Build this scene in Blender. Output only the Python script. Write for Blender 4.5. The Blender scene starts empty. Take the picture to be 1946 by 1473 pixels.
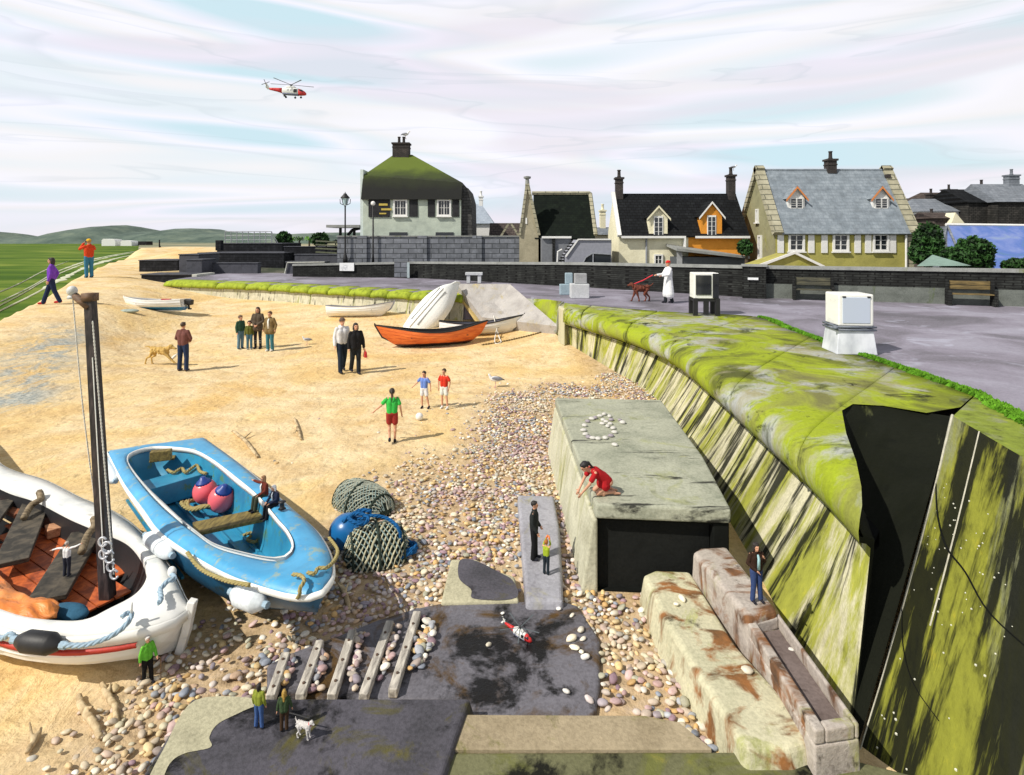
import bpy, bmesh, math, random
import numpy as np
from mathutils import Vector, Matrix, noise
R = math.radians
random.seed(7)
S = bpy.context.scene
COL = S.collection
# ---------------------------------------------------------------- camera
HC = 4.25; FP = 1100.0; HX = 973.0; HY = 455.0      # eye height, focal length in photo pixels, principal point
cam = bpy.data.cameras.new('camera'); cam.sensor_width = 36; cam.lens = FP / 1946 * 36
cam.shift_y = -(736.5 - HY) / 1946; cam.clip_end = 20000; cam.clip_start = .05
co = bpy.data.objects.new('camera', cam); COL.objects.link(co)
co.location = (0, 0, HC); co.rotation_euler = (R(90), 0, 0); S.camera = co
S.view_settings.view_transform = 'Standard'; S.view_settings.look = 'None'
S.view_settings.exposure = 0.0; S.view_settings.gamma = 1.0
# ---------------------------------------------------------------- sun and sky
SUN_DIR = Vector((.84, .52, -.98)).normalized()      # the way the light travels
sl = bpy.data.lights.new('sun', 'SUN'); sl.energy = 4.7; sl.angle = R(.5); sl.color = (1, .94, .84)
so = bpy.data.objects.new('sun', sl); COL.objects.link(so)
so.rotation_euler = SUN_DIR.to_track_quat('-Z', 'Y').to_euler(); so.location = (-20, -10, 30)
W = bpy.data.worlds.new('World'); S.world = W; W.use_nodes = True
nt = W.node_tree; N = nt.nodes; Lk = nt.links
bg = N['Background']; bg.inputs[1].default_value = 1.0
sky = N.new('ShaderNodeTexSky'); sky.sky_type = 'NISHITA'; sky.sun_disc = False
tos = -SUN_DIR
sky.sun_elevation = math.asin(tos.z); sky.sun_rotation = math.atan2(tos.x, tos.y)
tc = N.new('ShaderNodeTexCoord')
def wn(t, **k):
    n = N.new(t)
    for a, b in k.items(): setattr(n, a, b)
    return n
def wmath(op, a, b=None, clamp=False):
    n = wn('ShaderNodeMath', operation=op, use_clamp=clamp)
    for i, v in enumerate((a, b)):
        if v is None: continue
        if isinstance(v, (int, float)): n.inputs[i].default_value = v
        else: Lk.new(v, n.inputs[i])
    return n.outputs[0]
def wmix(f, a, b):
    n = wn('ShaderNodeMix', data_type='RGBA')
    for i, v in ((0, f), (6, a), (7, b)):
        if isinstance(v, (int, float)): n.inputs[i].default_value = v
        elif isinstance(v, tuple): n.inputs[i].default_value = (*v, 1)
        else: Lk.new(v, n.inputs[i])
    return n.outputs[2]
def wnoise(scale, st, det=3, dist=0., rough=.5, off=(0, 0, 0)):
    m = wn('ShaderNodeMapping'); m.inputs['Scale'].default_value = st; m.inputs['Location'].default_value = off
    Lk.new(tc.outputs['Generated'], m.inputs[0])
    n = wn('ShaderNodeTexNoise'); n.inputs['Scale'].default_value = scale; n.inputs['Detail'].default_value = det
    n.inputs['Distortion'].default_value = dist; n.inputs['Roughness'].default_value = rough
    Lk.new(m.outputs[0], n.inputs['Vector']); return n.outputs['Fac']
def wramp(v, st, mode='LINEAR'):
    r = wn('ShaderNodeValToRGB'); r.color_ramp.interpolation = mode
    e = r.color_ramp.elements
    while len(e) < len(st): e.new(.5)
    for el, (p, c) in zip(e, st):
        el.position = p; el.color = (*c, 1) if len(c) == 3 else c
    Lk.new(v, r.inputs[0]); return r.outputs[0]
g1 = wnoise(1.15, (1, 1, 10.5), 1.6, .5, .4)
g2 = wnoise(1.1, (1, 1, 9), 2.5, 1.0, .45, (3.1, 1.2, .4))
g3 = wnoise(1.9, (1, 1, 9), 3, .8, .5, (.3, 5, 2))
base = wramp(g1, [(.30, (.66, .86, .92)), (.40, (.82, .92, .98)), (.455, (1.03, 1.02, 1.10)), (.50, (.97, .96, .98)), (.54, (.86, .93, .98)), (.60, (1.0, .99, 1.10)), (.68, (.66, .86, .94))])
lil = wramp(g2, [(.53, (0, 0, 0)), (.63, (1, 1, 1))])
c1 = wmix(wmath('MULTIPLY', lil, .60), base, (.86, .80, .89))
ed = wramp(g3, [(.485, (0, 0, 0)), (.50, (1, 1, 1)), (.535, (0, 0, 0))])
c2 = wmix(wmath('MULTIPLY', ed, .22), c1, (.55, .64, .70))
sx = wn('ShaderNodeSeparateXYZ'); Lk.new(tc.outputs['Generated'], sx.inputs[0])
dx_ = wramp(sx.outputs['X'], [(.45, (0, 0, 0)), (.75, (1, 1, 1))]); c2 = wmix(wmath('MULTIPLY', dx_, .30), c2, (.93, .86, .80))
hor = wramp(sx.outputs['Z'], [(0.0, (1, 1, 1)), (.10, (0, 0, 0))])
c3 = wmix(wmath('MULTIPLY', hor, .55), c2, (.87, .83, .93))
hi = wramp(sx.outputs['Z'], [(.36, (1, 1, 1)), (.72, (.30, .30, .30))])       # sky dimmed overhead, out of view, to deepen the shadows
mm = wn('ShaderNodeMix', data_type='RGBA', blend_type='MULTIPLY'); mm.inputs[0].default_value = 1
Lk.new(c3, mm.inputs[6]); Lk.new(hi, mm.inputs[7])
sk = wn('ShaderNodeMix', data_type='RGBA', blend_type='MULTIPLY'); sk.inputs[0].default_value = 1
Lk.new(sky.outputs[0], sk.inputs[6]); sk.inputs[7].default_value = (.09, .09, .09, 1)
fin = wmix(.94, sk.outputs[2], mm.outputs[2]); Lk.new(fin, bg.inputs[0])
# ---------------------------------------------------------------- helpers
def U(px, py, z=0.0):                                # photo pixel -> point on the level z
    d = (HC - z) * FP / (py - HY); return Vector(((px - HX) / FP * d, d, z))
def D(px, py, d):                                    # photo pixel -> point at the distance d
    return Vector(((px - HX) / FP * d, d, HC - (py - HY) / FP * d))
def cr(P, n=8, closed=False):                        # Catmull-Rom
    P = [Vector(p) for p in P]; out = []; m = len(P)
    rng = range(m) if closed else range(m - 1)
    for i in rng:
        if closed: a, b, c, d = P[i - 1], P[i], P[(i + 1) % m], P[(i + 2) % m]
        else: a, b, c, d = P[max(i - 1, 0)], P[i], P[i + 1], P[min(i + 2, m - 1)]
        for k in range(n):
            t = k / n
            out.append(.5 * ((2 * b) + (c - a) * t + (2 * a - 5 * b + 4 * c - d) * t * t + (3 * b - a - 3 * c + d) * t ** 3))
    if not closed: out.append(P[-1].copy())
    return out
def resamp(P, n):
    L = [0]
    for a, b in zip(P, P[1:]): L.append(L[-1] + (b - a).length)
    out = []; j = 0
    for i in range(n):
        s = L[-1] * i / (n - 1)
        while j < len(P) - 2 and L[j + 1] < s: j += 1
        f = (s - L[j]) / max(1e-9, L[j + 1] - L[j]); out.append(P[j].lerp(P[j + 1], min(1, max(0, f))))
    return out
class MB:
    def __init__(s): s.v = []; s.f = []
    def add(s, V, F, M=None):
        o = len(s.v)
        s.v += [tuple(M @ Vector(p)) if M else tuple(p) for p in V]
        s.f += [tuple(i + o for i in f) for f in F]; return s
    def box(s, c, d, rz=0, rx=0, ry=0, top=1.0):
        x, y, z = d[0] / 2, d[1] / 2, d[2] / 2; t = top
        V = [(-x, -y, -z), (x, -y, -z), (x, y, -z), (-x, y, -z), (-x * t, -y * t, z), (x * t, -y * t, z), (x * t, y * t, z), (-x * t, y * t, z)]
        F = [(3, 2, 1, 0), (4, 5, 6, 7), (0, 1, 5, 4), (1, 2, 6, 5), (2, 3, 7, 6), (3, 0, 4, 7)]
        M = Matrix.Translation(Vector(c)) @ Matrix.Rotation(rz, 4, 'Z') @ Matrix.Rotation(ry, 4, 'Y') @ Matrix.Rotation(rx, 4, 'X')
        return s.add(V, F, M)
    def bb(s, a, b):                                  # box by two corners
        a = Vector(a); b = Vector(b); return s.box((a + b) / 2, [abs(k) for k in (b - a)])
    def sph(s, c, r, n=10, m=7, M=None):
        if isinstance(r, (int, float)): r = (r, r, r)
        V = [(0, 0, -r[2])]; F = []
        for j in range(1, m):
            a = -math.pi / 2 + math.pi * j / m
            for i in range(n):
                b = 2 * math.pi * i / n; V.append((r[0] * math.cos(a) * math.cos(b), r[1] * math.cos(a) * math.sin(b), r[2] * math.sin(a)))
        V.append((0, 0, r[2])); T = len(V) - 1
        for i in range(n):
            k = (i + 1) % n; F.append((0, 1 + k, 1 + i)); F.append((T, T - n + i, T - n + k))
            for j in range(m - 2): a = 1 + j * n; F.append((a + i, a + k, a + n + k, a + n + i))
        MM = Matrix.Translation(Vector(c)); MM = MM @ M if M else MM
        return s.add(V, F, MM)
    def tube(s, P, r, n=8, cap=True, sq=None):
        P = [Vector(p) for p in P]; rr = r if isinstance(r, (list, tuple)) else [r] * len(P)
        V = []; F = []; up = None
        for i, p in enumerate(P):
            t = (P[min(i + 1, len(P) - 1)] - P[max(i - 1, 0)])
            t = t.normalized() if t.length > 1e-9 else Vector((0, 0, 1))
            if up is None: up = Vector((0, 0, 1)) if abs(t.z) < .9 else Vector((0, 1, 0))
            a = t.cross(up); a = a.normalized() if a.length > 1e-6 else t.orthogonal().normalized()
            b = a.cross(t); up = b
            for k in range(n):
                q = 2 * math.pi * (k + (.5 if n == 4 else 0)) / n
                V.append(p + (a * math.cos(q) + b * math.sin(q) * (sq or 1)) * rr[i])
        m = len(P)
        for i in range(m - 1):
            for k in range(n): l = (k + 1) % n; F.append((i * n + k, i * n + l, i * n + n + l, i * n + n + k))
        if cap: F.append(tuple(range(n - 1, -1, -1))); F.append(tuple(range((m - 1) * n, m * n)))
        return s.add(V, F)
    def cap(s, p, q, r1, r2, n=10):                   # tapered limb piece with round ends
        s.tube([p, q], [r1, r2], n); s.sph(p, r1, n, 6); s.sph(q, r2, n, 6); return s
    def lathe(s, prof, c=(0, 0, 0), n=20, M=None, sy=1.0):
        V = []; F = []
        for r, z in prof:
            for k in range(n): a = 2 * math.pi * k / n; V.append((r * math.cos(a), r * sy * math.sin(a), z))
        for i in range(len(prof) - 1):
            for k in range(n): l = (k + 1) % n; F.append((i * n + k, i * n + l, i * n + n + l, i * n + n + k))
        F.append(tuple(range(n - 1, -1, -1))); F.append(tuple(range((len(prof) - 1) * n, len(prof) * n)))
        MM = Matrix.Translation(Vector(c)); MM = MM @ M if M else MM
        return s.add(V, F, MM)
    def prism(s, poly, z0, z1, off=None):             # polygon in plan, extruded; off = outward offset of the foot
        n = len(poly); V = []
        c = sum((Vector((p[0], p[1], 0)) for p in poly), Vector()) / n
        for p in poly:
            q = Vector((p[0], p[1], 0))
            if off: q += (q - c).normalized() * off
            V.append((q.x, q.y, z0))
        for p in poly: V.append((p[0], p[1], p[2] if len(p) > 2 else z1))
        F = [tuple(range(n - 1, -1, -1)), tuple(range(n, 2 * n))] + [(i, (i + 1) % n, n + (i + 1) % n, n + i) for i in range(n)]
        return s.add(V, F)
    def poly(s, P, ax='y', d0=0, d1=0):               # polygon of (x,z) extruded from y=d0 to y=d1
        n = len(P); V = [(p[0], d0, p[1]) for p in P] + [(p[0], d1, p[1]) for p in P]
        if ax == 'x': V = [(d0, p[0], p[1]) for p in P] + [(d1, p[0], p[1]) for p in P]
        F = [tuple(range(n)), tuple(range(2 * n - 1, n - 1, -1))] + [(i, n + i, n + (i + 1) % n, (i + 1) % n) for i in range(n)]
        return s.add(V, F)
    def slab(s, Q, th):                               # thick sheet through four (or more) points
        Q = [Vector(q) for q in Q]; nn = (Q[1] - Q[0]).cross(Q[2] - Q[1]).normalized(); n = len(Q)
        V = Q + [q - nn * th for q in Q]
        F = [tuple(range(n)), tuple(range(2 * n - 1, n - 1, -1))] + [(i, n + i, n + (i + 1) % n, (i + 1) % n) for i in range(n)]
        return s.add(V, F)
    def grid(s, rows, closed=False):
        n = len(rows[0]); o = len(s.v); s.v += [tuple(p) for r in rows for p in r]
        for i in range(len(rows) - 1):
            for k in range(n if closed else n - 1):
                l = (k + 1) % n; s.f.append((o + i * n + k, o + i * n + l, o + i * n + n + l, o + i * n + n + k))
        return s
    def build(s, name, m, parent=None, smooth=False, bev=0, world=False, remesh=0, tri=False, sm=0, sub=0, solid=0, disp=None):
        V = s.v; loc = None
        if world:
            if parent: o = parent.location
            else:
                A = np.array(V); o = Vector(((A[:, 0].min() + A[:, 0].max()) / 2, (A[:, 1].min() + A[:, 1].max()) / 2, A[:, 2].min())); loc = o
            V = [(p[0] - o[0], p[1] - o[1], p[2] - o[2]) for p in V]
        me = bpy.data.meshes.new(name); me.from_pydata(V, [], s.f)
        bm = bmesh.new(); bm.from_mesh(me)
        if tri: bmesh.ops.triangulate(bm, faces=bm.faces[:])
        bmesh.ops.recalc_face_normals(bm, faces=bm.faces[:]); bm.to_mesh(me); bm.free()
        me.materials.append(m)
        ob = bpy.data.objects.new(name, me); COL.objects.link(ob)
        if parent: ob.parent = parent
        if loc: ob.location = loc
        if smooth: me.polygons.foreach_set('use_smooth', [True] * len(me.polygons))
        if remesh:
            r = ob.modifiers.new('r', 'REMESH'); r.mode = 'VOXEL'; r.voxel_size = remesh; r.use_smooth_shade = True
            r = ob.modifiers.new('s', 'SMOOTH'); r.iterations = sm or 3; r.factor = .5
        if sub: r = ob.modifiers.new('sub', 'SUBSURF'); r.levels = r.render_levels = sub; r.subdivision_type = 'SIMPLE' if disp else 'CATMULL_CLARK'
        if solid: r = ob.modifiers.new('sol', 'SOLIDIFY'); r.thickness = solid
        if bev:
            r = ob.modifiers.new('b', 'BEVEL'); r.width = bev; r.segments = 3; r.limit_method = 'ANGLE'; r.angle_limit = R(35)
            r.harden_normals = False
        return ob
def tag(o, label, cat=None, group=None, kind=None):
    if label: o['label'] = label
    if cat: o['category'] = cat
    if group: o['group'] = group
    if kind: o['kind'] = kind
    return o
def thing(name, loc, label, cat, rz=0, sc=1, group=None):
    o = bpy.data.objects.new(name, None); COL.objects.link(o); o.empty_display_size = .2
    o.location = loc; o.rotation_euler = (0, 0, rz); o.scale = (sc, sc, sc)
    return tag(o, label, cat, group)
def dup(root, loc, rz=None, label=None, sc=None):
    def cp(o, par):
        c = o.copy(); COL.objects.link(c); c.parent = par
        for ch in o.children: cp(ch, c)
        return c
    r = cp(root, None); r.location = loc
    if rz is not None: r.rotation_euler = (0, 0, rz)
    if label: r['label'] = label
    if sc: r.scale = (sc, sc, sc)
    return r
# ---------------------------------------------------------------- materials
MC = {}
class NT:
    def __init__(s, name):
        s.m = bpy.data.materials.new(name); s.m.use_nodes = True; s.t = s.m.node_tree
        s.b = s.t.nodes['Principled BSDF']; s.tc = s.t.nodes.new('ShaderNodeTexCoord')
    def n(s, t, **k):
        x = s.t.nodes.new(t)
        for a, b in k.items(): setattr(x, a, b)
        return x
    def l(s, a, b): s.t.links.new(a, b)
    def put(s, sock, v):
        if isinstance(v, (int, float)): sock.default_value = v
        elif isinstance(v, (tuple, list)): sock.default_value = (*v, 1) if len(v) == 3 and len(sock.default_value) == 4 else v
        else: s.l(v, sock)
    def vec(s, st=(1, 1, 1), rot=(0, 0, 0), off=(0, 0, 0)):
        m = s.n('ShaderNodeMapping'); m.inputs['Scale'].default_value = st; m.inputs['Rotation'].default_value = rot; m.inputs['Location'].default_value = off
        s.l(getattr(s, 'src', None) or s.tc.outputs['Object'], m.inputs[0]); return m.outputs[0]
    def noise(s, sc, st=(1, 1, 1), det=4, rough=.55, dist=0, off=(0, 0, 0), out='Fac'):
        x = s.n('ShaderNodeTexNoise'); x.inputs['Scale'].default_value = sc; x.inputs['Detail'].default_value = det
        x.inputs['Roughness'].default_value = rough; x.inputs['Distortion'].default_value = dist
        s.l(s.vec(st, off=off), x.inputs['Vector']); return x.outputs[out]
    def ramp(s, v, st, mode='LINEAR'):
        r = s.n('ShaderNodeValToRGB'); e = r.color_ramp.elements; r.color_ramp.interpolation = mode
        while len(e) < len(st): e.new(.5)
        for el, (p, c) in zip(e, st):
            if isinstance(c, (int, float)): c = (c, c, c)
            el.position = p; el.color = (*c, 1)
        s.l(v, r.inputs[0]); return r.outputs[0]
    def mix(s, f, a, b, bt='MIX'):
        x = s.n('ShaderNodeMix', data_type='RGBA', blend_type=bt)
        s.put(x.inputs[0], f); s.put(x.inputs[6], a); s.put(x.inputs[7], b); return x.outputs[2]
    def math(s, op, a, b=0.0, clamp=False):
        x = s.n('ShaderNodeMath', operation=op, use_clamp=clamp); s.put(x.inputs[0], a); s.put(x.inputs[1], b); return x.outputs[0]
    def bump(s, h, st=.3, dist=.02, prev=None):
        x = s.n('ShaderNodeBump'); x.inputs['Strength'].default_value = st; x.inputs['Distance'].default_value = dist
        s.put(x.inputs['Height'], h)
        if prev: s.l(prev, x.inputs['Normal'])
        return x.outputs[0]
    def done(s, col, rough=.8, nrm=None, spec=None, metal=0):
        s.put(s.b.inputs['Base Color'], col); s.put(s.b.inputs['Roughness'], rough)
        if nrm: s.l(nrm, s.b.inputs['Normal'])
        if spec is not None: s.b.inputs['Specular IOR Level'].default_value = spec
        s.b.inputs['Metallic'].default_value = metal
        return s.m
def shade(c, k): return tuple(min(1, x * k) for x in c)
def paint(name, c, rough=.5, var=.25, sc=6, bump=.15, bs=40, c2=None, metal=0, st=(1, 1, 1), spec=None):
    if name in MC: return MC[name]
    t = NT(name); a = t.noise(sc, st, 5, .6)
    col = t.ramp(a, [(.3, shade(c, 1 - var)), (.5, c), (.7, c2 or shade(c, 1 + var))])
    g = t.noise(sc * 9, st, 3); col = t.mix(.35, col, t.ramp(g, [(.35, shade(c, .6)), (.6, c)]), 'MIX')
    MC[name] = t.done(col, rough, t.bump(t.noise(bs, st, 3), bump, .01), spec if spec is not None else (.15 if rough >= .8 else None), metal); return MC[name]
def bricks(name, c1, c2, mortar, scale=1, w=.5, h=.25, ms=.02, ax='xz', rough=.9, var=.5):
    if name in MC: return MC[name]
    t = NT(name); sep = t.n('ShaderNodeSeparateXYZ'); t.l(t.tc.outputs['Object'], sep.inputs[0])
    cb = t.n('ShaderNodeCombineXYZ')
    wob = t.noise(3, det=2); wv = t.math('MULTIPLY', t.math('SUBTRACT', wob, .5), .06)
    src = {'x': sep.outputs[0], 'y': sep.outputs[1], 'z': sep.outputs[2]}
    if ax[0] == 's': t.l(t.math('ADD', sep.outputs[0], t.math('ADD', sep.outputs[1], wv)), cb.inputs[0])
    else: t.l(t.math('ADD', src[ax[0]], wv), cb.inputs[0])
    t.l(t.math('ADD', src[ax[1]], wv), cb.inputs[1])
    b = t.n('ShaderNodeTexBrick'); t.l(cb.outputs[0], b.inputs['Vector'])
    b.inputs['Color1'].default_value = (*c1, 1); b.inputs['Color2'].default_value = (*c2, 1); b.inputs['Mortar'].default_value = (*mortar, 1)
    b.inputs['Scale'].default_value = scale; b.inputs['Brick Width'].default_value = w; b.inputs['Row Height'].default_value = h
    b.inputs['Mortar Size'].default_value = ms; b.inputs['Mortar Smooth'].default_value = .3
    n2 = t.noise(2.3, det=5, rough=.65); col = t.mix(var, b.outputs['Color'], t.ramp(n2, [(.3, shade(c1, .45)), (.5, c1), (.7, shade(c2, 1.35))]))
    col = t.mix(b.outputs['Fac'], col, mortar)
    nr = t.bump(b.outputs['Fac'], -.5, .02); nr = t.bump(t.noise(25), .2, .01, nr)
    MC[name] = t.done(col, rough, nr, .12); return MC[name]
def wood(name, c, c2, rough=.7, st=(1, 12, 12), planks=0):
    if name in MC: return MC[name]
    t = NT(name); a = t.noise(2.5, st, 6, .6, .6)
    col = t.ramp(a, [(.3, shade(c2, .5)), (.45, c2), (.6, c), (.75, shade(c, 1.3))])
    MC[name] = t.done(col, rough, t.bump(a, .4, .01)); return MC[name]
def concrete(name, light, mid, dark=(.02, .02, .016), moss=None, moss_amt=.5, dk_amt=.5, streak=True, rough=.85, rust=None, sc=1.0, mscale=1.2, axes=None, dst=None, rth=.55):
    if name in MC: return MC[name]
    t = NT(name)
    if axes == 'attr':
        aa = t.n('ShaderNodeAttribute', attribute_name='suv'); t.src = aa.outputs['Vector']
    elif axes:
        cb = t.n('ShaderNodeCombineXYZ')
        for i, ax in enumerate(axes):
            dp = t.n('ShaderNodeVectorMath', operation='DOT_PRODUCT'); t.l(t.tc.outputs['Object'], dp.inputs[0]); dp.inputs[1].default_value = ax; t.l(dp.outputs['Value'], cb.inputs[i])
        t.src = cb.outputs[0]
    a = t.noise(1.6 * sc, det=8, rough=.65, dist=.4)
    col = t.ramp(a, [(.3, mid), (.5, light), (.62, shade(light, 1.15)), (.72, mid)])
    f = t.noise(30, det=4); col = t.mix(.3, col, t.ramp(f, [(.35, shade(mid, .55)), (.6, light)]))
    if moss:
        m1 = t.noise(mscale, (1.4, 1.4, .22) if streak else (1, 1, .45), 7, .7, .9, (4, 2, 1))
        p = .72 - moss_amt * .45
        mc = t.ramp(t.noise(5, (1, 1, .5), 5, .7), [(.3, shade(moss, .3)), (.45, shade(moss, .8)), (.6, moss), (.72, (moss[0] * 1.5, moss[1] * 1.3, moss[2]))])
        col = t.mix(t.ramp(m1, [(p, 0), (p + .1, .93)]), col, mc)
    if rust:
        col = t.mix(t.ramp(t.noise(1.7, (1, 1.8, 1), 5, .6, .8, (9, 3, 3)), [(rth, 0), (rth + .10, .9)]), col, t.ramp(t.noise(4, det=5), [(.35, shade(rust, .25)), (.6, rust)]))
    if dk_amt:
        st = (1.5, 1.5, .15) if streak else (1, 1, 1)
        d1 = t.noise(2.6 * sc, dst or st, 7, .68, .25, (1, 7, 3)); p = .78 - dk_amt * .4
        col = t.mix(t.ramp(d1, [(p, 0), (p + .07, .95)]), col, dark)
    nr = t.bump(t.noise(9, det=8, rough=.7), .5, .03); nr = t.bump(t.noise(60, det=3), .25, .01, nr)
    MC[name] = t.done(col, rough, nr, .12); return MC[name]
def glass(name='window_glass', c=(.02, .025, .03)):
    if name in MC: return MC[name]
    t = NT(name); MC[name] = t.done(c, .12, None, .6); return MC[name]
# ================================================================ ground
CP = []
def cpx(px, py, z): p = U(px, py, z); CP.append((p.x, p.y, z))
for a in [(1062, 630, .45), (780, 585, .75), (600, 565, .9), (378, 545, 1.15), (268, 540, 1.25), (268, 511, 1.6), (340, 478, 2.3), (262, 470, 2.9),
          (487, 665, .1), (350, 705, 0), (658, 708, 0), (750, 840, 0), (100, 578, 1.5), (168, 527, 1.85), (0, 610, 1.25), (90, 565, 1.5), (150, 525, 1.75),
          (205, 500, 1.95), (262, 486, 2.2), (0, 700, .5), (0, 850, .08), (200, 650, .3), (240, 585, .9), (616, 605, .45), (200, 545, 1.6), (310, 575, .8),
          (820, 640, .15), (960, 640, .2), (1000, 700, 0), (0, 1240, 0), (300, 1300, 0), (600, 1100, 0), (900, 900, 0), (1150, 720, 0), (1200, 1200, 0),
          (900, 1450, 0), (300, 1000, 0), (550, 750, 0), (1225, 745, 0), (1600, 1400, 0), (700, 620, .35)]: cpx(*a)
for a in [(-25, 22, -1.2), (-29, 29, -1.2), (-35, 39, -1.3), (-47, 54, -1.3), (-60, 70, -1.3), (-80, 100, -1.2), (-19, 14, -.3), (-26, 12, -1.3), (-14, 2, 0),
          (-34, 20, -1.5), (-60, 45, -1.5), (0, 1, 0), (6, 1, 0), (7, 8, 0), (8, 20, .3), (0, 36, 1.2), (12, 30, 1.2), (30, 30, 1.2), (20, 50, 1.2), (-10, 50, 1.5),
          (-25, 80, 2.4), (0, 90, 1.6), (60, 60, 1.2), (60, 110, 1.5), (-40, 105, 2.6), (-60, 115, 2.6), (0, 120, 2), (30, 5, 0), (-22, 5, -1)]: CP.append(a)
CREST = [(-14, -2, .0), (-16.5, 8, .2), (-17.2, 14, .75)] + [tuple(U(a, b, z)) for a, b, z in ((0, 608, 1.25), (90, 564, 1.50), (150, 525, 1.75), (205, 500, 1.95), (262, 486, 2.2), (268, 475, 2.6), (262, 467, 3.0))] + [(-95, 160, 3.0)]
CA = np.array(CP); XY = CA[:, :2] / 20
def _k(r): return np.where(r > 1e-9, r * r * np.log(np.maximum(r, 1e-9)), 0)
_n = len(CA); K = _k(np.linalg.norm(XY[:, None] - XY[None], axis=2)) + np.eye(_n) * .004
Pm = np.hstack([np.ones((_n, 1)), XY]); A_ = np.zeros((_n + 3, _n + 3)); A_[:_n, :_n] = K; A_[:_n, _n:] = Pm; A_[_n:, :_n] = Pm.T
WT = np.linalg.solve(A_, np.concatenate([CA[:, 2], [0, 0, 0]]))
def hts(X, Y):
    q = np.stack([np.ravel(X), np.ravel(Y)], 1) / 20; r = np.linalg.norm(q[:, None] - XY[None], axis=2)
    z = _k(r) @ WT[:_n] + WT[_n] + q @ WT[_n + 1:]
    z = np.clip(z, -1.6, 3.0); px, py = np.ravel(X), np.ravel(Y)
    best = np.full(px.shape, 1e9); cz = np.zeros(px.shape); sd = np.zeros(px.shape)
    for (x0, y0, z0), (x1, y1, z1) in zip(CREST, CREST[1:]):
        vx, vy = x1 - x0, y1 - y0; t = np.clip(((px - x0) * vx + (py - y0) * vy) / (vx * vx + vy * vy), 0, 1)
        dx, dy = px - x0 - t * vx, py - y0 - t * vy; d = np.hypot(dx, dy); s = vx * dy - vy * dx; q = d < best
        best = np.where(q, d, best); cz = np.where(q, z0 + (z1 - z0) * t, cz); sd = np.where(q, s, sd)
    out = sd * 1.0 > 0; k = np.clip(best / 6, 0, 1); k = k * k * (3 - 2 * k)
    zi = cz * (1 - k) + np.minimum(z, 3.0) * k; zo = cz - .95 * best
    z = np.where(out, np.clip(zo, -1.6, 3), zi); return z.reshape(np.shape(X))
def hz(x, y): return float(hts(np.array([x]), np.array([y]))[0])
_dd = np.concatenate([np.arange(3, 20, .05), np.arange(20, 60, .1), np.arange(60, 140, .5)])
def G(px, py):                                        # where the sight line first meets the beach
    zz = HC - (py - HY) / FP * _dd; xx = (px - HX) / FP * _dd; h = hts(xx, _dd)
    i = int(np.argmax(zz < h)) if (zz < h).any() else len(_dd) - 1
    return Vector((xx[i], _dd[i], h[i]))
ys = [1.0]
while ys[-1] < 140: ys.append(ys[-1] + max(.10, ys[-1] * .011))
us = np.linspace(-1.55, 1.9, 300); YY = np.array(ys)
GX = us[None, :] * (YY[:, None] + 4); GY = np.repeat(YY[:, None], len(us), 1); GZ = hts(GX, GY)
fade = np.clip((GY - 100) / 40, 0, 1); GZ = GZ * (1 - fade) + np.where(GX < -60, -1.2, 1.0) * fade
rng = np.random.default_rng(5)
def pix(X, Y, Z=0): return HX + X / Y * FP, HY + (HC - Z) / Y * FP
def seg_d(px, py, line):
    d = np.full(np.shape(px), 1e9)
    for (x0, y0), (x1, y1) in zip(line, line[1:]):
        vx, vy = x1 - x0, y1 - y0; t = np.clip(((px - x0) * vx + (py - y0) * vy) / (vx * vx + vy * vy + 1e-9), 0, 1)
        d = np.minimum(d, np.hypot(px - x0 - t * vx, py - y0 - t * vy))
    return d
# spines of the shingle, given on the ground in metres (x, y) with a half width
SH = []
def spine(pts, w):                                    # pts are read off the photo once, kept as ground points
    SH.append(([tuple(U(a, b, 0)[:2]) for a, b in pts], w))
spine([(1110, 660), (1180, 715)], .55); spine([(1000, 760), (1010, 860), (1000, 960), (930, 1010)], .75); spine([(1050, 740), (1210, 745)], .5)
spine([(860, 930), (900, 1010), (780, 1110)], 1.0); spine([(1030, 800), (1060, 1000), (1085, 1120)], .28); spine([(760, 1120), (640, 1170), (560, 1200), (430, 1270)], .55)
spine([(480, 1250), (400, 1290), (330, 1370), (260, 1440)], .50); spine([(1120, 1160), (1180, 1250), (1290, 1390)], .55); spine([(1180, 1140), (1220, 1330)], .42)
spine([(1290, 1360), (1340, 1410)], .3); spine([(500, 1300), (420, 1320)], .3); spine([(300, 1260), (420, 1240)], .2); spine([(840, 1165), (760, 1290)], .1)
spine([(640, 1090), (780, 1060), (850, 960)], .8); spine([(1150, 700), (1245, 770)], .45); spine([(960, 800), (930, 900)], .5); spine([(1190, 725), (1300, 830), (1390, 950)], .25)
def shing(X, Y):
    m = np.zeros(np.shape(X))
    for ln, w in SH:
        d = seg_d(X, Y, ln); m = np.maximum(m, np.clip(1.30 - d / w * .55, 0, 1) if w > .3 else np.clip(1.5 - d / w, 0, 1))
    return m
SHM = shing(GX, GY)
GM = np.zeros(np.shape(GX))                           # grey wet shingle streak near the water
for pts, w in (([(350, 640), (200, 790), (60, 1010)], 45),):
    q = [tuple(G(a * .36, 400 + b * .36)[:2]) for a, b in pts]
    GM = np.maximum(GM, np.clip(1.4 - seg_d(GX, GY, q) / 1.0, 0, 1))
idx = np.arange(GX.size).reshape(GX.shape)
F = np.stack([idx[:-1, :-1], idx[:-1, 1:], idx[1:, 1:], idx[1:, :-1]], -1).reshape(-1, 4)
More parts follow.
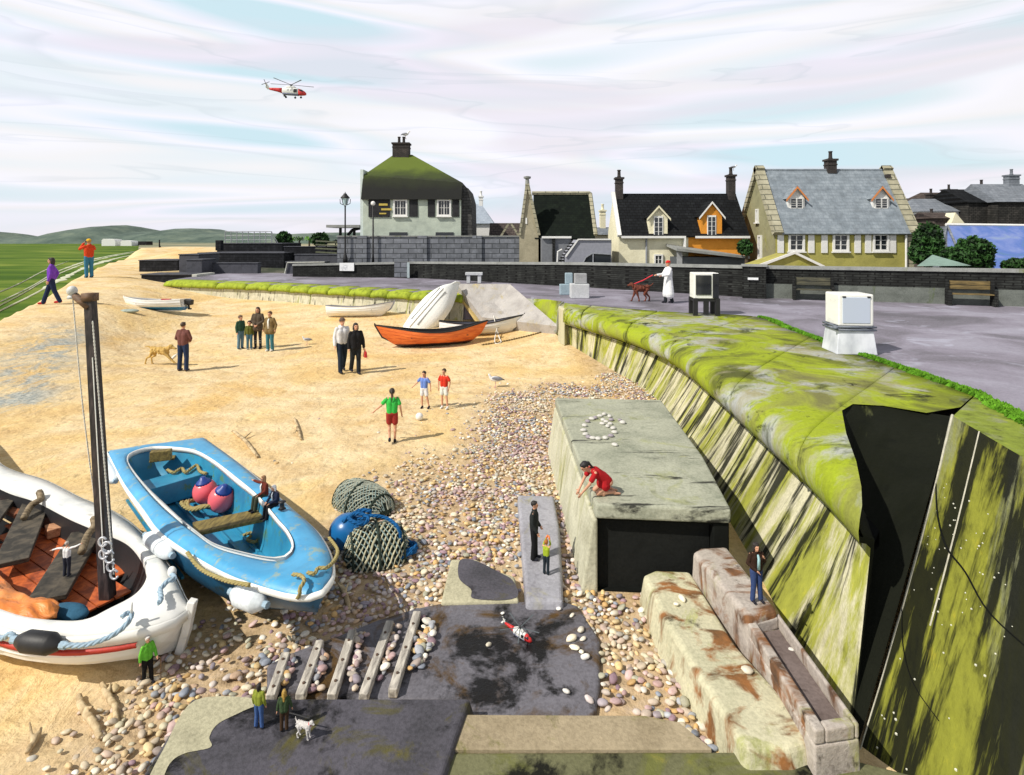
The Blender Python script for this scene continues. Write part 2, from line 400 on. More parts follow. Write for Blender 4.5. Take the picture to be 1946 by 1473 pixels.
def np_mesh(name, V, F, m, attrs=None, smooth=True):
    me = bpy.data.meshes.new(name); n = F.shape[1]
    me.vertices.add(len(V)); me.vertices.foreach_set('co', V.astype(np.float32).ravel())
    me.loops.add(F.size); me.loops.foreach_set('vertex_index', F.ravel().astype(np.int32))
    me.polygons.add(len(F)); me.polygons.foreach_set('loop_start', np.arange(0, F.size, n, dtype=np.int32))
    me.update(); me.validate()
    if smooth: me.polygons.foreach_set('use_smooth', [True] * len(F))
    for k, (t, a) in (attrs or {}).items():
        at = me.attributes.new(k, t, 'POINT'); at.data.foreach_set('color' if t == 'FLOAT_COLOR' else 'value', a.astype(np.float32).ravel())
    me.materials.append(m); o = bpy.data.objects.new(name, me); COL.objects.link(o); return o
t = NT('beach_sand')
big = t.noise(.22, det=6, rough=.6, dist=.5); mid = t.noise(1.1, (1, 1.3, 1), 7, .65, .4, (3, 3, 0)); fine = t.noise(14, det=5, rough=.7)
c = t.ramp(big, [(.34, (.68, .42, .13)), (.44, (.78, .58, .27)), (.53, (.84, .71, .47)), (.64, (.72, .47, .17))])
c = t.mix(t.ramp(mid, [(.45, 0), (.68, .75)]), c, (.46, .29, .13))
c = t.mix(t.ramp(t.noise(.8, (2.2, .6, 1), 6, .6, .6, (8, 1, 0)), [(.55, 0), (.7, .55)]), c, (.84, .70, .46))
c = t.mix(.4, c, t.ramp(fine, [(.35, (.40, .26, .12)), (.55, (.76, .56, .29))]))
at = t.n('ShaderNodeAttribute', attribute_name='shingle'); gr = t.n('ShaderNodeAttribute', attribute_name='grey')
c = t.mix(t.math('MULTIPLY', at.outputs['Fac'], .75), c, t.ramp(t.noise(6, det=6, rough=.7), [(.35, (.16, .10, .06)), (.5, (.46, .33, .20)), (.65, (.52, .40, .30))]))
gm = t.math('MULTIPLY', gr.outputs['Fac'], t.ramp(t.noise(1.6, (1, .4, 1), 7, .75, .5), [(.42, 0), (.56, 1)]))
c = t.mix(gm, c, t.ramp(t.noise(8, det=5, rough=.7), [(.35, (.22, .25, .25)), (.6, (.50, .50, .44))]))
vo = t.n('ShaderNodeTexVoronoi', feature='SMOOTH_F1'); vo.inputs['Scale'].default_value = 3.2; t.l(t.vec((1, 1, 1)), vo.inputs['Vector']); nr = t.bump(t.ramp(vo.outputs['Distance'], [(.05, 0), (.32, 1)]), .45, .05); nr = t.bump(mid, .5, .10, nr); nr = t.bump(fine, .6, .03, nr); nr = t.bump(t.noise(2.2, (1.2, .8, 1), 5, .6, .7, (1, 9, 0)), .5, .12, nr)
ld = t.n('ShaderNodeAttribute', attribute_name='land'); c = t.mix(ld.outputs['Fac'], c, t.ramp(t.noise(.4, det=6, rough=.7), [(.4, (.05, .06, .04)), (.6, (.16, .15, .12))]))
MSAND = t.done(c, .92, nr, .2)
sand = np_mesh('sand_beach', np.stack([GX, GY, GZ], -1).reshape(-1, 3), F, MSAND, {'shingle': ('FLOAT', SHM), 'grey': ('FLOAT', GM), 'land': ('FLOAT', np.clip((GY - 40 + .35 * (GX + 24)) / 3, 0, 1) * np.clip((GX + 30) / 6, 0, 1))})
tag(sand, 'golden sand beach rising gently towards the sea wall', kind='structure')
# sea
t = NT('sea_water'); w1 = t.noise(.35, (.5, 1.6, 1), 6, .6, .3)
cc = t.ramp(t.noise(.05, (.4, 1.2, 1), 5, .6, .5), [(.38, (.035, .085, .012)), (.5, (.085, .15, .018)), (.62, (.20, .25, .045))])
nr = t.bump(w1, .5, .25)
MSEA = t.done(cc, .85, nr, .03)
sea = MB(); sea.add([(-6000, -200, 0), (200, -200, 0), (200, 9000, 0), (-6000, 9000, 0)], [(0, 1, 2, 3)])
o = sea.build('sea', MSEA); o.location.z = -.25; tag(o, 'green sea running out to the horizon', kind='structure')
MFOAM = paint('sea_foam', (.60, .62, .46), .8, .1, 2)
def foam(pts, w):
    P = resamp(cr([U(a, b, -.25) for a, b in pts], 8), 60); m = MB(); rows = []
    for i, p in enumerate(P):
        tt = (P[min(i + 1, 59)] - P[max(0, i - 1)]).normalized(); s = Vector((-tt.y, tt.x, 0)); k = w * (.35 + .9 * noise.noise(p * .35) ** 2 * 3) * p.y / 40 * math.sin(math.pi * min(1, (i + 1) / 58)) ** .5
        rows.append([p + s * k + Vector((0, 0, .02)), p + Vector((0, 0, .10)), p - s * k + Vector((0, 0, .02))])
    m.grid(rows); o = m.build('wave_foam', MFOAM, None, True, world=True); tag(o, 'line of white foam where a wave breaks at the shore', kind='structure')
foam([(-10, 597), (60, 562), (110, 535), (170, 506), (230, 489), (262, 484)], .30)
foam([(-10, 587), (50, 555), (100, 526), (165, 500), (220, 486), (258, 480)], .13)
foam([(-10, 560), (40, 538), (90, 512), (130, 497)], .08)
foam([(0, 575), (60, 545), (120, 512), (190, 490), (262, 477)], .16)
# far land and hills
t = NT('far_land'); MLAND = t.done(t.ramp(t.noise(.02, (1, .3, 1), 5), [(.4, (.10, .13, .07)), (.6, (.34, .30, .18))]), .95)
fl = MB(); fl.add([(-88, 136, 0), (-300, 466, 0), (-960, 1500, 0), (4000, 1500, 0), (4000, -60, 0), (60, -60, 0), (46, 60, 0), (46, 136, 0)], [(0, 1, 2, 3, 4, 5, 6, 7)])
o = fl.build('far_ground', MLAND, tri=True); o.location.z = .9; tag(o, 'flat ground behind the promenade and the far end of the beach', kind='structure')
t = NT('hill_scrub'); hn = t.noise(.035, (1, 1, 2), 6, .7)
MH = t.done(t.ramp(hn, [(.35, (.045, .075, .06)), (.5, (.085, .125, .10)), (.65, (.15, .19, .14))]), .95)
def hill(prof, d, dep, label, mm=MH):
    rows = []; pr = resamp([Vector((a, b, 0)) for a, b in prof], 110)
    for j in range(9):
        f = j / 8; k = math.sin(math.pi * (f * .5 + .0)) if j < 8 else 1
        row = []
        for p in pr:
            q = D(p.x, p.y, d); x = q.x; h = max(0, q.z); y = d + (f - .5) * dep
            s = math.sin(math.pi * f) ** .6
            row.append((x, y, (h * s) * (1 + (.10 * noise.noise(Vector((x * .03, y * .03, 1)) * 1.3) if 0 < j < 8 else 0)) - .5))
        rows.append(row)
    m = MB(); m.grid(rows); o = m.build('hill', mm, None, True); tag(o, label, kind='structure'); return o
hill([(-60, 440), (0, 441), (30, 449), (70, 456)], 1300, 300, 'low grey green headland far out at the left edge')
hill([(45, 457), (90, 450), (130, 448), (160, 446), (178, 440), (195, 432), (240, 428), (262, 432), (285, 440), (330, 440), (360, 433), (400, 434), (420, 440), (560, 444), (700, 440), (760, 452)], 700, 220, 'rounded scrub covered hills along the horizon')
hill([(560, 458), (590, 452), (610, 443), (625, 446), (645, 455)], 500, 80, 'small dark hill beside the canopy')
# ================================================================ shingle
MPEB = None
t = NT('pebble'); at = t.n('ShaderNodeAttribute', attribute_name='tint')
pn = t.noise(22, det=4, rough=.7); c = t.mix(.45, at.outputs['Color'], t.mix(1.0, at.outputs['Color'], t.ramp(pn, [(.3, (.55, .5, .5)), (.6, (1.2, 1.2, 1.15))]), 'MULTIPLY'))
MPEB = t.done(c, .62, t.bump(pn, .25, .01), .35)
PAL = np.array([(.74, .66, .50), (.80, .74, .62), (.62, .52, .42), (.55, .38, .36), (.30, .20, .24), (.25, .28, .34), (.42, .44, .48), (.62, .40, .17), (.70, .52, .26), (.82, .78, .70), (.36, .30, .27), (.60, .44, .42), (.48, .47, .36)])
def ico():
    bm = bmesh.new(); bmesh.ops.create_icosphere(bm, subdivisions=2, radius=1); V = np.array([v.co[:] for v in bm.verts]); Fc = np.array([[v.index for v in f.verts] for f in bm.faces]); bm.free(); return V, Fc
IV, IF = ico()
def in_poly(x, y, P):
    c = np.zeros(np.shape(x), bool); j = len(P) - 1
    for i in range(len(P)):
        xi, yi = P[i][:2]; xj, yj = P[j][:2]
        c ^= ((yi > y) != (yj > y)) & (x < (xj - xi) * (y - yi) / (yj - yi + 1e-12) + xi); j = i
    return c
def pebbles(name, X, Y, Z, size, label, pal=PAL):
    n = len(X); sz = size * np.clip(rng.lognormal(0, .25, n), .6, 1.6); ax = np.stack([sz * rng.uniform(.9, 1.25, n), sz * rng.uniform(.62, .9, n), sz * rng.uniform(.38, .6, n)], 1)
    an = rng.uniform(0, np.pi * 2, n); tl = rng.normal(0, .22, n)
    V = IV[None] * ax[:, None] * (1 + .06 * rng.normal(size=(n, len(IV), 1)))
    x, y, z = V[..., 0], V[..., 1], V[..., 2]
    z, x = z * np.cos(tl)[:, None] - x * np.sin(tl)[:, None], x * np.cos(tl)[:, None] + z * np.sin(tl)[:, None]
    x, y = x * np.cos(an)[:, None] - y * np.sin(an)[:, None], x * np.sin(an)[:, None] + y * np.cos(an)[:, None]
    V = np.stack([x + X[:, None], y + Y[:, None], z + Z[:, None] + (ax[:, 2] * .45)[:, None]], -1).reshape(-1, 3)
    Fc = (IF[None] + (np.arange(n) * len(IV))[:, None, None]).reshape(-1, 3)
    patch = np.array([noise.noise(Vector((a * .9, b * .9, 3))) for a, b in zip(X, Y)])
    ci = rng.integers(0, len(pal), n); co_ = pal[ci] * rng.uniform(.75, 1.15, (n, 1))
    pk = patch > .22; co_[pk] = co_[pk] * .6 + np.array([.40, .27, .30]) * .4 * rng.uniform(.7, 1.3, (pk.sum(), 1))
    pk = patch < -.25; co_[pk] = co_[pk] * .6 + np.array([.70, .60, .40]) * .4
    cl = np.repeat(np.concatenate([np.clip(co_, 0, 1), np.ones((n, 1))], 1), len(IV), 0)
    o = np_mesh(name, V, Fc, MPEB, {'tint': ('FLOAT_COLOR', cl)}); tag(o, label, kind='stuff'); return o
# slabs, in metres on the ground
def UP(pts, z=0): return [tuple(U(a, b, z)) for a, b in pts]
S_FL = UP([(365, 1326), (893, 1326), (838, 1480), (790, 1640), (180, 1640), (268, 1480)], .26)
S_MID = UP([(508, 1262), (560, 1237), (640, 1208), (720, 1176), (790, 1155), (845, 1144), (1068, 1141), (1098, 1150), (1140, 1215), (1140, 1300), (1130, 1362), (893, 1372), (893, 1330), (508, 1326)], .06)
S_FR = UP([(876, 1358), (1225, 1360), (1290, 1372), (1352, 1422), (1352, 1424), (846, 1424)], .22)
S_FR2 = UP([(844, 1428), (1560, 1426), (1770, 1480), (1900, 1640), (770, 1640), (836, 1480)], .20)
S_SM = UP([(857, 1062), (905, 1062), (940, 1082), (978, 1095), (986, 1140), (838, 1144)], .10)
S_MAN = UP([(984, 940), (1052, 942), (1062, 1000), (1070, 1141), (1000, 1141)], .15)
BLK = [(1.00, 6.93), (2.58, 6.80), (2.80, 8.5), (2.95, 11.45), (.86, 11.6)]
B1 = UP([(1222, 1092), (1245, 1082), (1312, 1085), (1395, 1221), (1558, 1398), (1500, 1418), (1412, 1418), (1273, 1193)], .35)
B2 = UP([(1316, 1048), (1330, 1040), (1381, 1037), (1478, 1158), (1421, 1172)], .62)
B3 = UP([(1418, 1178), (1480, 1164), (1634, 1375), (1548, 1388)], .55)
BLOCKERS = [S_FL, S_MID, S_FR, S_FR2, S_SM, S_MAN, BLK, B1, B2, B3]
N0 = 170000; Y = 4.2 + (rng.random(N0) ** 1.0) * 14; X = rng.uniform(-8.2, 4.2, N0); m = shing(X, Y)
keep = rng.random(N0) < np.clip(m * (.78 + .55 * np.array([noise.noise(Vector((a * 1.6, b * 1.6, 5))) for a, b in zip(X, Y)])), 0, 1) ** 3.0 * .95
X, Y = X[keep], Y[keep]
keep = (np.abs(X / Y) < .98) & ~((X > 2.7) & (Y < 7))
X, Y = X[keep], Y[keep]
for P in BLOCKERS:
    q = ~in_poly(X, Y, P); X, Y = X[q], Y[q]
# thin out so stones do not pile into one another
cell = {}; ok = np.zeros(len(X), bool); md = .045
for i, (a, b) in enumerate(zip(X, Y)):
    k = (int(a / md), int(b / md)); hit = False
    for u in (-1, 0, 1):
        for v in (-1, 0, 1):
            for (p, q) in cell.get((k[0] + u, k[1] + v), ()):
                if (a - p) ** 2 + (b - q) ** 2 < md * md: hit = True
    if not hit: cell.setdefault(k, []).append((a, b)); ok[i] = True
X, Y = X[ok], Y[ok]; Z = hts(X, Y) + rng.uniform(-.01, .035, len(X))
pebbles('pebbles', X, Y, Z, .033, 'bank of mixed cream, mauve and grey pebbles over the lower beach')
print('pebbles', len(X))
X = rng.uniform(-11, 4, 5000); Y = rng.uniform(4.5, 18, 5000); k = (shing(X, Y) < .5) & (np.array([noise.noise(Vector((a * .5, b * .5, 9))) for a, b in zip(X, Y)]) >  -.05) & (rng.random(5000) < np.clip(shing(X, Y) * 1.6 + .10, 0, 1)) & (X > -7 + rng.random(5000) * 5) & ~((X > 2) & (Y < 12)) & (X/Y<.27)
for P in BLOCKERS: k &= ~in_poly(X, Y, P)
X, Y = X[k], Y[k]; pebbles('loose_pebbles', X, Y, hts(X, Y) - .005, .028, 'loose stones scattered thinly over the sand')
# stones lodged between the timbers and strewn on the slabs
X = []; Y = []; Zp = []
for (a, b, c_, d_, w) in [(618, 1222, 596, 1312, 10), (688, 1200, 666, 1312, 10), (758, 1184, 722, 1285, 10), (806, 1166, 790, 1270, 16), (822, 1178, 812, 1235, 14), (552, 1244, 540, 1300, 9)]:
    for i in range(30):
        f = rng.random(); q = U(a + (c_ - a) * f + rng.normal(0, w * .55), b + (d_ - b) * f, .10); X.append(q.x); Y.append(q.y); Zp.append(.075 + rng.uniform(0, .03))
pebbles('lodged_pebbles', np.array(X), np.array(Y), np.array(Zp), .036, 'pebbles lodged between the timbers on the slipway slab')
X = []; Y = []; Zp = []
for (a, b, z) in [(955, 1166, .07), (1062, 1158, .07), (1087, 1170, .07), (1104, 1198, .07), (1108, 1215, .07), (1112, 1250, .07), (1086, 1215, .07), (1092, 1232, .07), (1076, 1315, .07), (1120, 1331, .07), (1155, 1349, .22), (929, 1226, .07), (1105, 1240, .07),
                  (1285, 1149, .36), (1296, 1139, .36), (1500, 1218, .42), (1511, 1224, .42), (1503, 1238, .42), (1420, 1275, .36)]:
    q = U(a, b, z); X.append(q.x); Y.append(q.y); Zp.append(z)
pebbles('strewn_pebbles', np.array(X), np.array(Y), np.array(Zp), .04, 'a few pale pebbles strewn on the concrete', np.array([(.82, .76, .62), (.8, .78, .74)]))
# ================================================================ sea wall
ALG = (.26, .30, .028)
t = NT('coping_moss'); n1 = t.noise(.42, (1, 1, .6), 7, .62, 1.0, (2, 3, 1)); n2 = t.noise(1.3, (1, 1, .6), 7, .7, .8, (7, 1, 4)); n3 = t.noise(.7, det=6, rough=.65, dist=.6, off=(1, 8, 2))
c = t.ramp(n1, [(.34, (.10, .11, .03)), (.43, (.24, .28, .03)), (.50, (.34, .42, .025)), (.57, (.30, .33, .06)), (.66, (.20, .20, .07))])
c = t.mix(t.ramp(n3, [(.50, 0), (.60, .85)]), c, t.ramp(n2, [(.4, (.36, .33, .22)), (.55, (.46, .47, .48)), (.7, (.32, .36, .38))]))
c = t.mix(t.ramp(n2, [(.56, 0), (.66, .8)]), c, (.07, .075, .03)); c = t.mix(t.ramp(t.noise(.9, det=8, rough=.75, dist=.5, off=(4, 4, 9)), [(.60, 0), (.66, .95)]), c, (.012, .012, .008))
c = t.mix(.3, c, t.mix(1, c, t.ramp(t.noise(22, det=5, rough=.8), [(.35, .3), (.65, 1)]), 'MULTIPLY'))
M_COPE = t.done(c, .85, t.bump(t.noise(30, det=4), .35, .015, t.bump(n2, .5, .05)), .12)
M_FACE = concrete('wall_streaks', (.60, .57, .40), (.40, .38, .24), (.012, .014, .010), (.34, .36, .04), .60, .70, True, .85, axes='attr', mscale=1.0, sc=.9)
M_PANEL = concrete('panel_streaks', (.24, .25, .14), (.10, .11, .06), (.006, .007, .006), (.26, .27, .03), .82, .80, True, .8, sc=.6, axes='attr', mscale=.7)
M_DARK = paint('shade_and_crack_black', (.006, .007, .006), .9, .5, 3)  # near-black painted as shade under the lip and in the block, also cracks
ST = [((1.92, 21.8), (2.1, 23.2), (2.12, 22.3)), ((3.42, 17.3), (5.2, 20.6), (3.28, 18.2)), ((3.93, 14.5), (8.0, 19.2), (3.70, 15.6)),
      ((3.90, 11.5), (7.95, 16.6), (3.42, 12.2)), ((3.79, 9.4), (7.8, 14.3), (3.18, 9.7)), ((3.69, 7.7), (7.72, 12), (2.98, 7.8)), ((3.58, 6.5), (7.68, 10.4), (2.78, 6.3)), ((3.46, 5.75), (7.65, 9.55), (2.72, 4.75))]
def st_at(u):
    i = min(int(u), len(ST) - 2); f = u - i; out = []
    for k in range(3):
        a, b, c, d = [Vector((*ST[min(max(j, 0), len(ST) - 1)][k], 0)) for j in (i - 1, i, i + 1, i + 2)]
        out.append(.5 * ((2 * b) + (c - a) * f + (2 * a - 5 * b + 4 * c - d) * f * f + (3 * b - a - 3 * c + d) * f ** 3))
    return out
def face_row(u):
    rg, pa, ba = st_at(u); zb = hz(ba.x, ba.y) - .25; row = []
    zt = 1.10
    for k in range(9):
        f = k / 8; p = ba.lerp(rg + (pa - rg).normalized() * .44, f ** .9); row.append(Vector((p.x, p.y, zb + (zt - zb) * f)))
    return row
def cope_row(u):
    row = cope_row0(u)
    if u <= 5.2: return row
    rg, pa, ba = st_at(u); L = (pa - rg).length; out = []
    for k, p in enumerate(row):
        f = max(0, min(1, (Vector((p.x, p.y, 0)) - rg).length / L)); du = 1.75 * math.sin(math.pi * min(1, max(0, (f - .01) / .68))) ** .95 if f < .69 else 0
        ue = 5.2 + (u - 5.2) * (1.8 - du) / 1.8; out.append(cope_row0(ue)[k])
    return out
def cope_row0(u):
    rg, pa, ba = st_at(u); dr = (pa - rg); L = dr.length; dn = dr / L
    pf = [(.52, 1.03), (.34, 1.08), (.08, 1.15), (-.03, 1.26), (-.05, 1.36), (-.01, 1.47), (.10, 1.56), (.28, 1.63), (.6, 1.675), (1.1, 1.695), (1.8, 1.70)]
    k = min(1, L / 3.2)
    row = [Vector((*(rg + dn * (o * k))[:2], z)) for o, z in pf]
    if L > 3.4: row += [Vector((*(rg + dn * (L * f))[:2], 1.702)) for f in (.40, .51, .62, .8, 1.0)]
    else: row += [Vector((*(rg + dn * (1.8 * k + (L - 1.8 * k) * f))[:2], 1.702)) for f in (.2, .4, .6, .8, 1.0)]
    e = row[-1]; row.append(Vector((e.x, e.y, .9)))
    return row
wall = thing('sea_wall', Vector((3.2, 12, 0)), 'curved concrete sea wall with a mossy rolled coping and streaked face', 'sea wall')
rows = [face_row(u) for u in np.linspace(0, 7, 90)]
def uvgrid(name, rows, mat, par, ss=1.0):
    s = 0; V = []; A = []
    for i, r in enumerate(rows):
        if i: s += (r[len(r) // 2] - rows[i - 1][len(r) // 2]).length
        h = 0
        for k, p in enumerate(r):
            if k: h += (p - r[k - 1]).length
            V.append(tuple(p - par.location)); A.append((s * ss, s * .31, h, 1))
    n = len(rows[0]); ix = np.arange(len(V)).reshape(-1, n); Fq = np.stack([ix[:-1, :-1], ix[:-1, 1:], ix[1:, 1:], ix[1:, :-1]], -1).reshape(-1, 4)
    o = np_mesh(name, np.array(V), Fq, mat, {'suv': ('FLOAT_COLOR', np.array(A))}); o.parent = par; return o
uvgrid('wall_face', rows, M_FACE, wall)
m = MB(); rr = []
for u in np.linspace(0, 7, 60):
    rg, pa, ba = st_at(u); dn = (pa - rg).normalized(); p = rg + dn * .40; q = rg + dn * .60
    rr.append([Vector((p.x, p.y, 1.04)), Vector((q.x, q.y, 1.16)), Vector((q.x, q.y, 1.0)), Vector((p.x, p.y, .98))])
m.grid(rr); m.build('lip_painted_shade', M_DARK, wall, True, world=True)  # black strip painting in the shade beneath the coping lip
JN = [0, .38, 1, 2, 3.6, 5.2, 7]
for a, b in zip(JN, JN[1:]):
    uu = [a + .012 + (b - a - .024) * k / 16 for k in range(17)]; rows = [cope_row(u) for u in uu]
    def shrink(r):
        c = sum(r, Vector()) / len(r); return [Vector((p.x, p.y, p.z - .035)) for p in r]
    m = MB(); m.grid([shrink(cope_row(a + .004))] + rows + ([shrink(cope_row(b - .004))] if b < 7 else [])); n = 17
    m.f.append(tuple(range(n)))
    if b < 7: m.f.append(tuple(range(len(m.v) - 1, len(m.v) - n - 1, -1)))
    o = m.build('coping', M_COPE, wall, True, world=True)
# nose of the wall at the slipway
rg, pa, ba = st_at(0)
m = MB()
for k, (rad, z) in enumerate([(.0, 0)]): pass
m.prism([(2.0, 23.2), (1.80, 22.6), (1.86, 22.0), (1.97, 21.75), (2.3, 22.4), (2.3, 23.4)], .2, 1.66); m.build('wall_end', M_FACE, wall, world=True, bev=.08)
# end face with the dark hollow, then the raking panel
E0 = Vector((3.46, 5.75, 0)); E1 = Vector((6.37, 8.37, 0)); En = Vector((.67, -.74, 0))
m = MB(); dv = (E1 - E0)
Vv = [E0 + Vector((-.42, -.80, 0)), E0 + dv * .5, E0 + dv * 1.2]
back = Vector((-.10, .35, 0))
m.add([Vv[0] - Vector((0, 0, .2)), Vv[2] - Vector((0, 0, .2)), Vv[2] + Vector((0, 0, 1.62)), E0 + Vector((.35, .30, 1.15)), E0 + Vector((.05, -.1, .9))], [(0, 1, 2, 3, 4)])
er = cope_row(6.985)[3:14]; er[-1] = Vector((6.40, 8.42, 1.69)); fr = face_row(6.999); TLp = Vector((6.37, 8.37, 0)); BLp = Vector((2.80, 4.72, 0)); ne = len(er) - 1
def Lh(h):
    if h < 1.1: f = max(0, (h - fr[0].z) / (1.1 - fr[0].z)) * 8; k = min(int(f), 7); q = fr[k].lerp(fr[k + 1], f - k)
    else: q = fr[8].lerp(er[0], min(1, (h - 1.1) / .2))
    return Vector((q.x, q.y, 0))
def Rh(h): return BLp.lerp(TLp, max(0, h) / 1.7) + Vector((.03, .05, 0))
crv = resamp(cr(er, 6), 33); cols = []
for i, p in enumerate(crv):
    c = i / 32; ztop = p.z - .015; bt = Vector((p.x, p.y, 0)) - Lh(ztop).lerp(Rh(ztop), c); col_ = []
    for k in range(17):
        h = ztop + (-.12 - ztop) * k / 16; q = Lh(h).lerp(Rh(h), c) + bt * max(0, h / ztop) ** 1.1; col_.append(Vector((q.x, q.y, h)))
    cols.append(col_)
uvgrid('hollow_end', cols, concrete('hollow_shade_streaks', (.13, .14, .07), (.04, .045, .02), (.003, .004, .003), (.07, .08, .012), .5, 1.22, True, .85, axes='attr', mscale=1.0, sc=.7), wall)  # hollow's shade is painted near-black, the paler streaks are stains
pn = thing('wing_wall', Vector((4.5, 5, 0)), 'raking concrete wing wall with black weed streaks and cracks, nearest the viewer', 'wall')
TL = Vector((6.37, 8.37, 1.70)); TR = Vector((5.98, 6.76, 1.70)); TR2 = Vector((5.5, 4.6, 1.70)); TR3 = Vector((5.2, 3, 1.7))
BL = Vector((2.80, 4.72, -.05)); BR = Vector((3.2, 4.36, -.02)); BR2 = Vector((3.9, 3.6, -.02)); BR3 = Vector((4.0, 2.2, -.02))
rows = []
for j in range(25):
    f = j / 24; top = cr([TL, TR, TR2, TR3], 8); bot = cr([BL, BR, BR2, BR3], 8)
    rows.append([a.lerp(b, f) + Vector((0, 0, -.12 * math.sin(math.pi * f))) for a, b in zip(top, bot)])
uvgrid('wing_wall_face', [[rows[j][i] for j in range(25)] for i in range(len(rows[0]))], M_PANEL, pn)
m = MB()
def onp(a, b, lift=.012): # a along, b down the panel
    top = cr([TL, TR, TR2, TR3], 8); bot = cr([BL, BR, BR2, BR3], 8); i = a * (len(top) - 1); k = min(int(i), len(top) - 2); g = i - k
    p = top[k].lerp(top[k + 1], g).lerp(bot[k].lerp(bot[k + 1], g), b); return p + Vector((0, 0, -.12 * math.sin(math.pi * b) + lift))
crk = cr([onp(0, .27), onp(.07, .36), onp(.15, .43), onp(.24, .46), onp(.34, .52), onp(.48, .55)], 5)
m.tube(crk, [.009 * (1 - abs(i / len(crk) - .4)) + .002 for i in range(len(crk))], 5)
crk = cr([onp(0, .66), onp(.08, .74), onp(.17, .80), onp(.28, .84)], 5); m.tube(crk, .004, 5)
m.build('crack', M_DARK, pn, world=True)
M_LIME = paint('lime_edge', (.52, .50, .40), .9, .35, 8)
m = MB(); e = [onp(0, k / 20, .006) + Vector((random.uniform(-.004, .004), 0, 0)) for k in range(21)]; m.tube(e, [.020 * (1 - k / 26) for k in range(21)], 6)
m.build('pale_arris', M_LIME, pn, world=True)
m = MB(); e = [onp(.17, k / 20, .002) for k in range(14)]; m.tube(e, [.008] * 14, 5, sq=.5)
m.build('pale_joint', M_LIME, pn, world=True)
m = MB()
for k in range(150):
    q = onp(.03 + .9 * random.random(), .25 + .75 * random.random(), .004); m.sph(q, random.uniform(.005, .012), 5, 3)
o = m.build('barnacles', paint('barnacle', (.72, .72, .60), .8), pn, world=True); o['kind'] = 'stuff'
m = MB(); m.slab([(6.37, 8.37, 1.70), (5.98, 6.76, 1.70), (5.5, 4.6, 1.7), (5.2, 3, 1.7), (6.5, 3, 1.69), (6.9, 5.5, 1.69), (7.2, 8.13, 1.69), (7.66, 9.56, 1.69)], .5)
m.build('coping', concrete('coping_dull', (.26, .28, .14), (.13, .15, .06), (.02, .02, .01), (.24, .30, .04), .7, .45, False), pn, world=True, tri=True, bev=.03)
# promenade
t = NT('promenade_tarmac'); a = t.noise(.35, det=6, rough=.6, dist=.8); cc = t.ramp(a, [(.32, (.07, .068, .08)), (.44, (.15, .14, .17)), (.54, (.25, .23, .29)), (.66, (.36, .35, .43))])
cc = t.mix(.35, cc, t.ramp(t.noise(18, det=6, rough=.8), [(.35, (.10, .095, .10)), (.65, (.34, .31, .38))]))
cc = t.mix(t.ramp(t.noise(.9, det=4, dist=1.5, off=(5, 5, 5)), [(.60, 0), (.68, .35)]), cc, (.50, .52, .64))
M_TAR = t.done(cc, .7, t.bump(t.noise(50, det=4), .4, .01), .4)
far_cope = [(-2.2, 27.2), (-4.1, 28.0), (-7.0, 29.6), (-10.5, 31.4), (-14.5, 33.6), (-19.2, 35.2), (-21.5, 36.2)]
edge = [(6.5, -2), (6.6, 3), (6.92, 5.5), (7.2, 8.1)] + [tuple(st_at(u)[1][:2]) for u in (7, 6.5, 6, 5, 4, 3, 2, 1.5, 1, .5, 0)] + [(2.05, 24.0), (-.1, 27.2)] + far_cope
bk = [(-22.5, 45.5), (-6.4, 40.2), (3.6, 33), (10.3, 27.5), (19.4, 23.2), (40, 17), (40, -2)]
m = MB(); m.prism(edge + bk, .0, 1.695); o = m.build('promenade', M_TAR, tri=True); tag(o, 'wide grey tarmac promenade above the beach', kind='structure')
# slipway
m = MB(); rows = []
tl = [Vector((-2.6, 27.5, 1.69)), Vector((-.08, 27.3, 1.69))]; bl = [Vector((-1.34, 26.2, hz(-1.34, 26.2) - .10)), Vector((1.9, 23.5, hz(1.9, 23.5) - .12))]
for k in range(9): f = k / 8; rows.append([tl[0].lerp(bl[0], f), tl[1].lerp(bl[1], f)])
V = [tl[0], tl[1], bl[1], bl[0]]
m.slab(V, .5); M_SLIP = concrete('slipway_concrete', (.44, .42, .40), (.30, .28, .27), (.1, .1, .09), (.45, .38, .2), .35, .15, False)
o = m.build('slipway', M_SLIP); tag(o, 'pale concrete slipway ramp from the promenade to the sand', kind='structure')
kb = MB(); kb.tube([tl[1] + Vector((0, 0, .06)), bl[1] + Vector((.1, -.1, .1))], .09, 4); o = kb.build('slipway_kerb', paint('ochre_kerb', (.50, .38, .16), .8), world=True); tag(o, 'ochre kerb along the right side of the slipway', 'kerb')
kb = MB(); kb.tube([tl[0] + Vector((0, 0, .06)), bl[0] + Vector((-.1, -.1, .1))], .09, 4); o = kb.build('slipway_kerb', paint('ochre_kerb', (.5, .38, .16)), world=True); tag(o, 'ochre kerb along the left side of the slipway', 'kerb')
# slip side retaining wall on the right
m = MB(); m.slab([(2.06, 23.95, 1.68), (-.06, 27.25, 1.68), (-.06, 27.25, 1.2), (1.88, 23.70, .1), (2.02, 23.0, .1)], .06)
m.prism([(1.9, 23.7), (1.84, 22.5), (2.1, 22.3), (2.12, 23.9)], .1, 1.64)
o = m.build('retaining_wall', M_COPE, world=True); tag(o, 'mossy retaining wall between the slipway and the rounded wall end', 'wall')
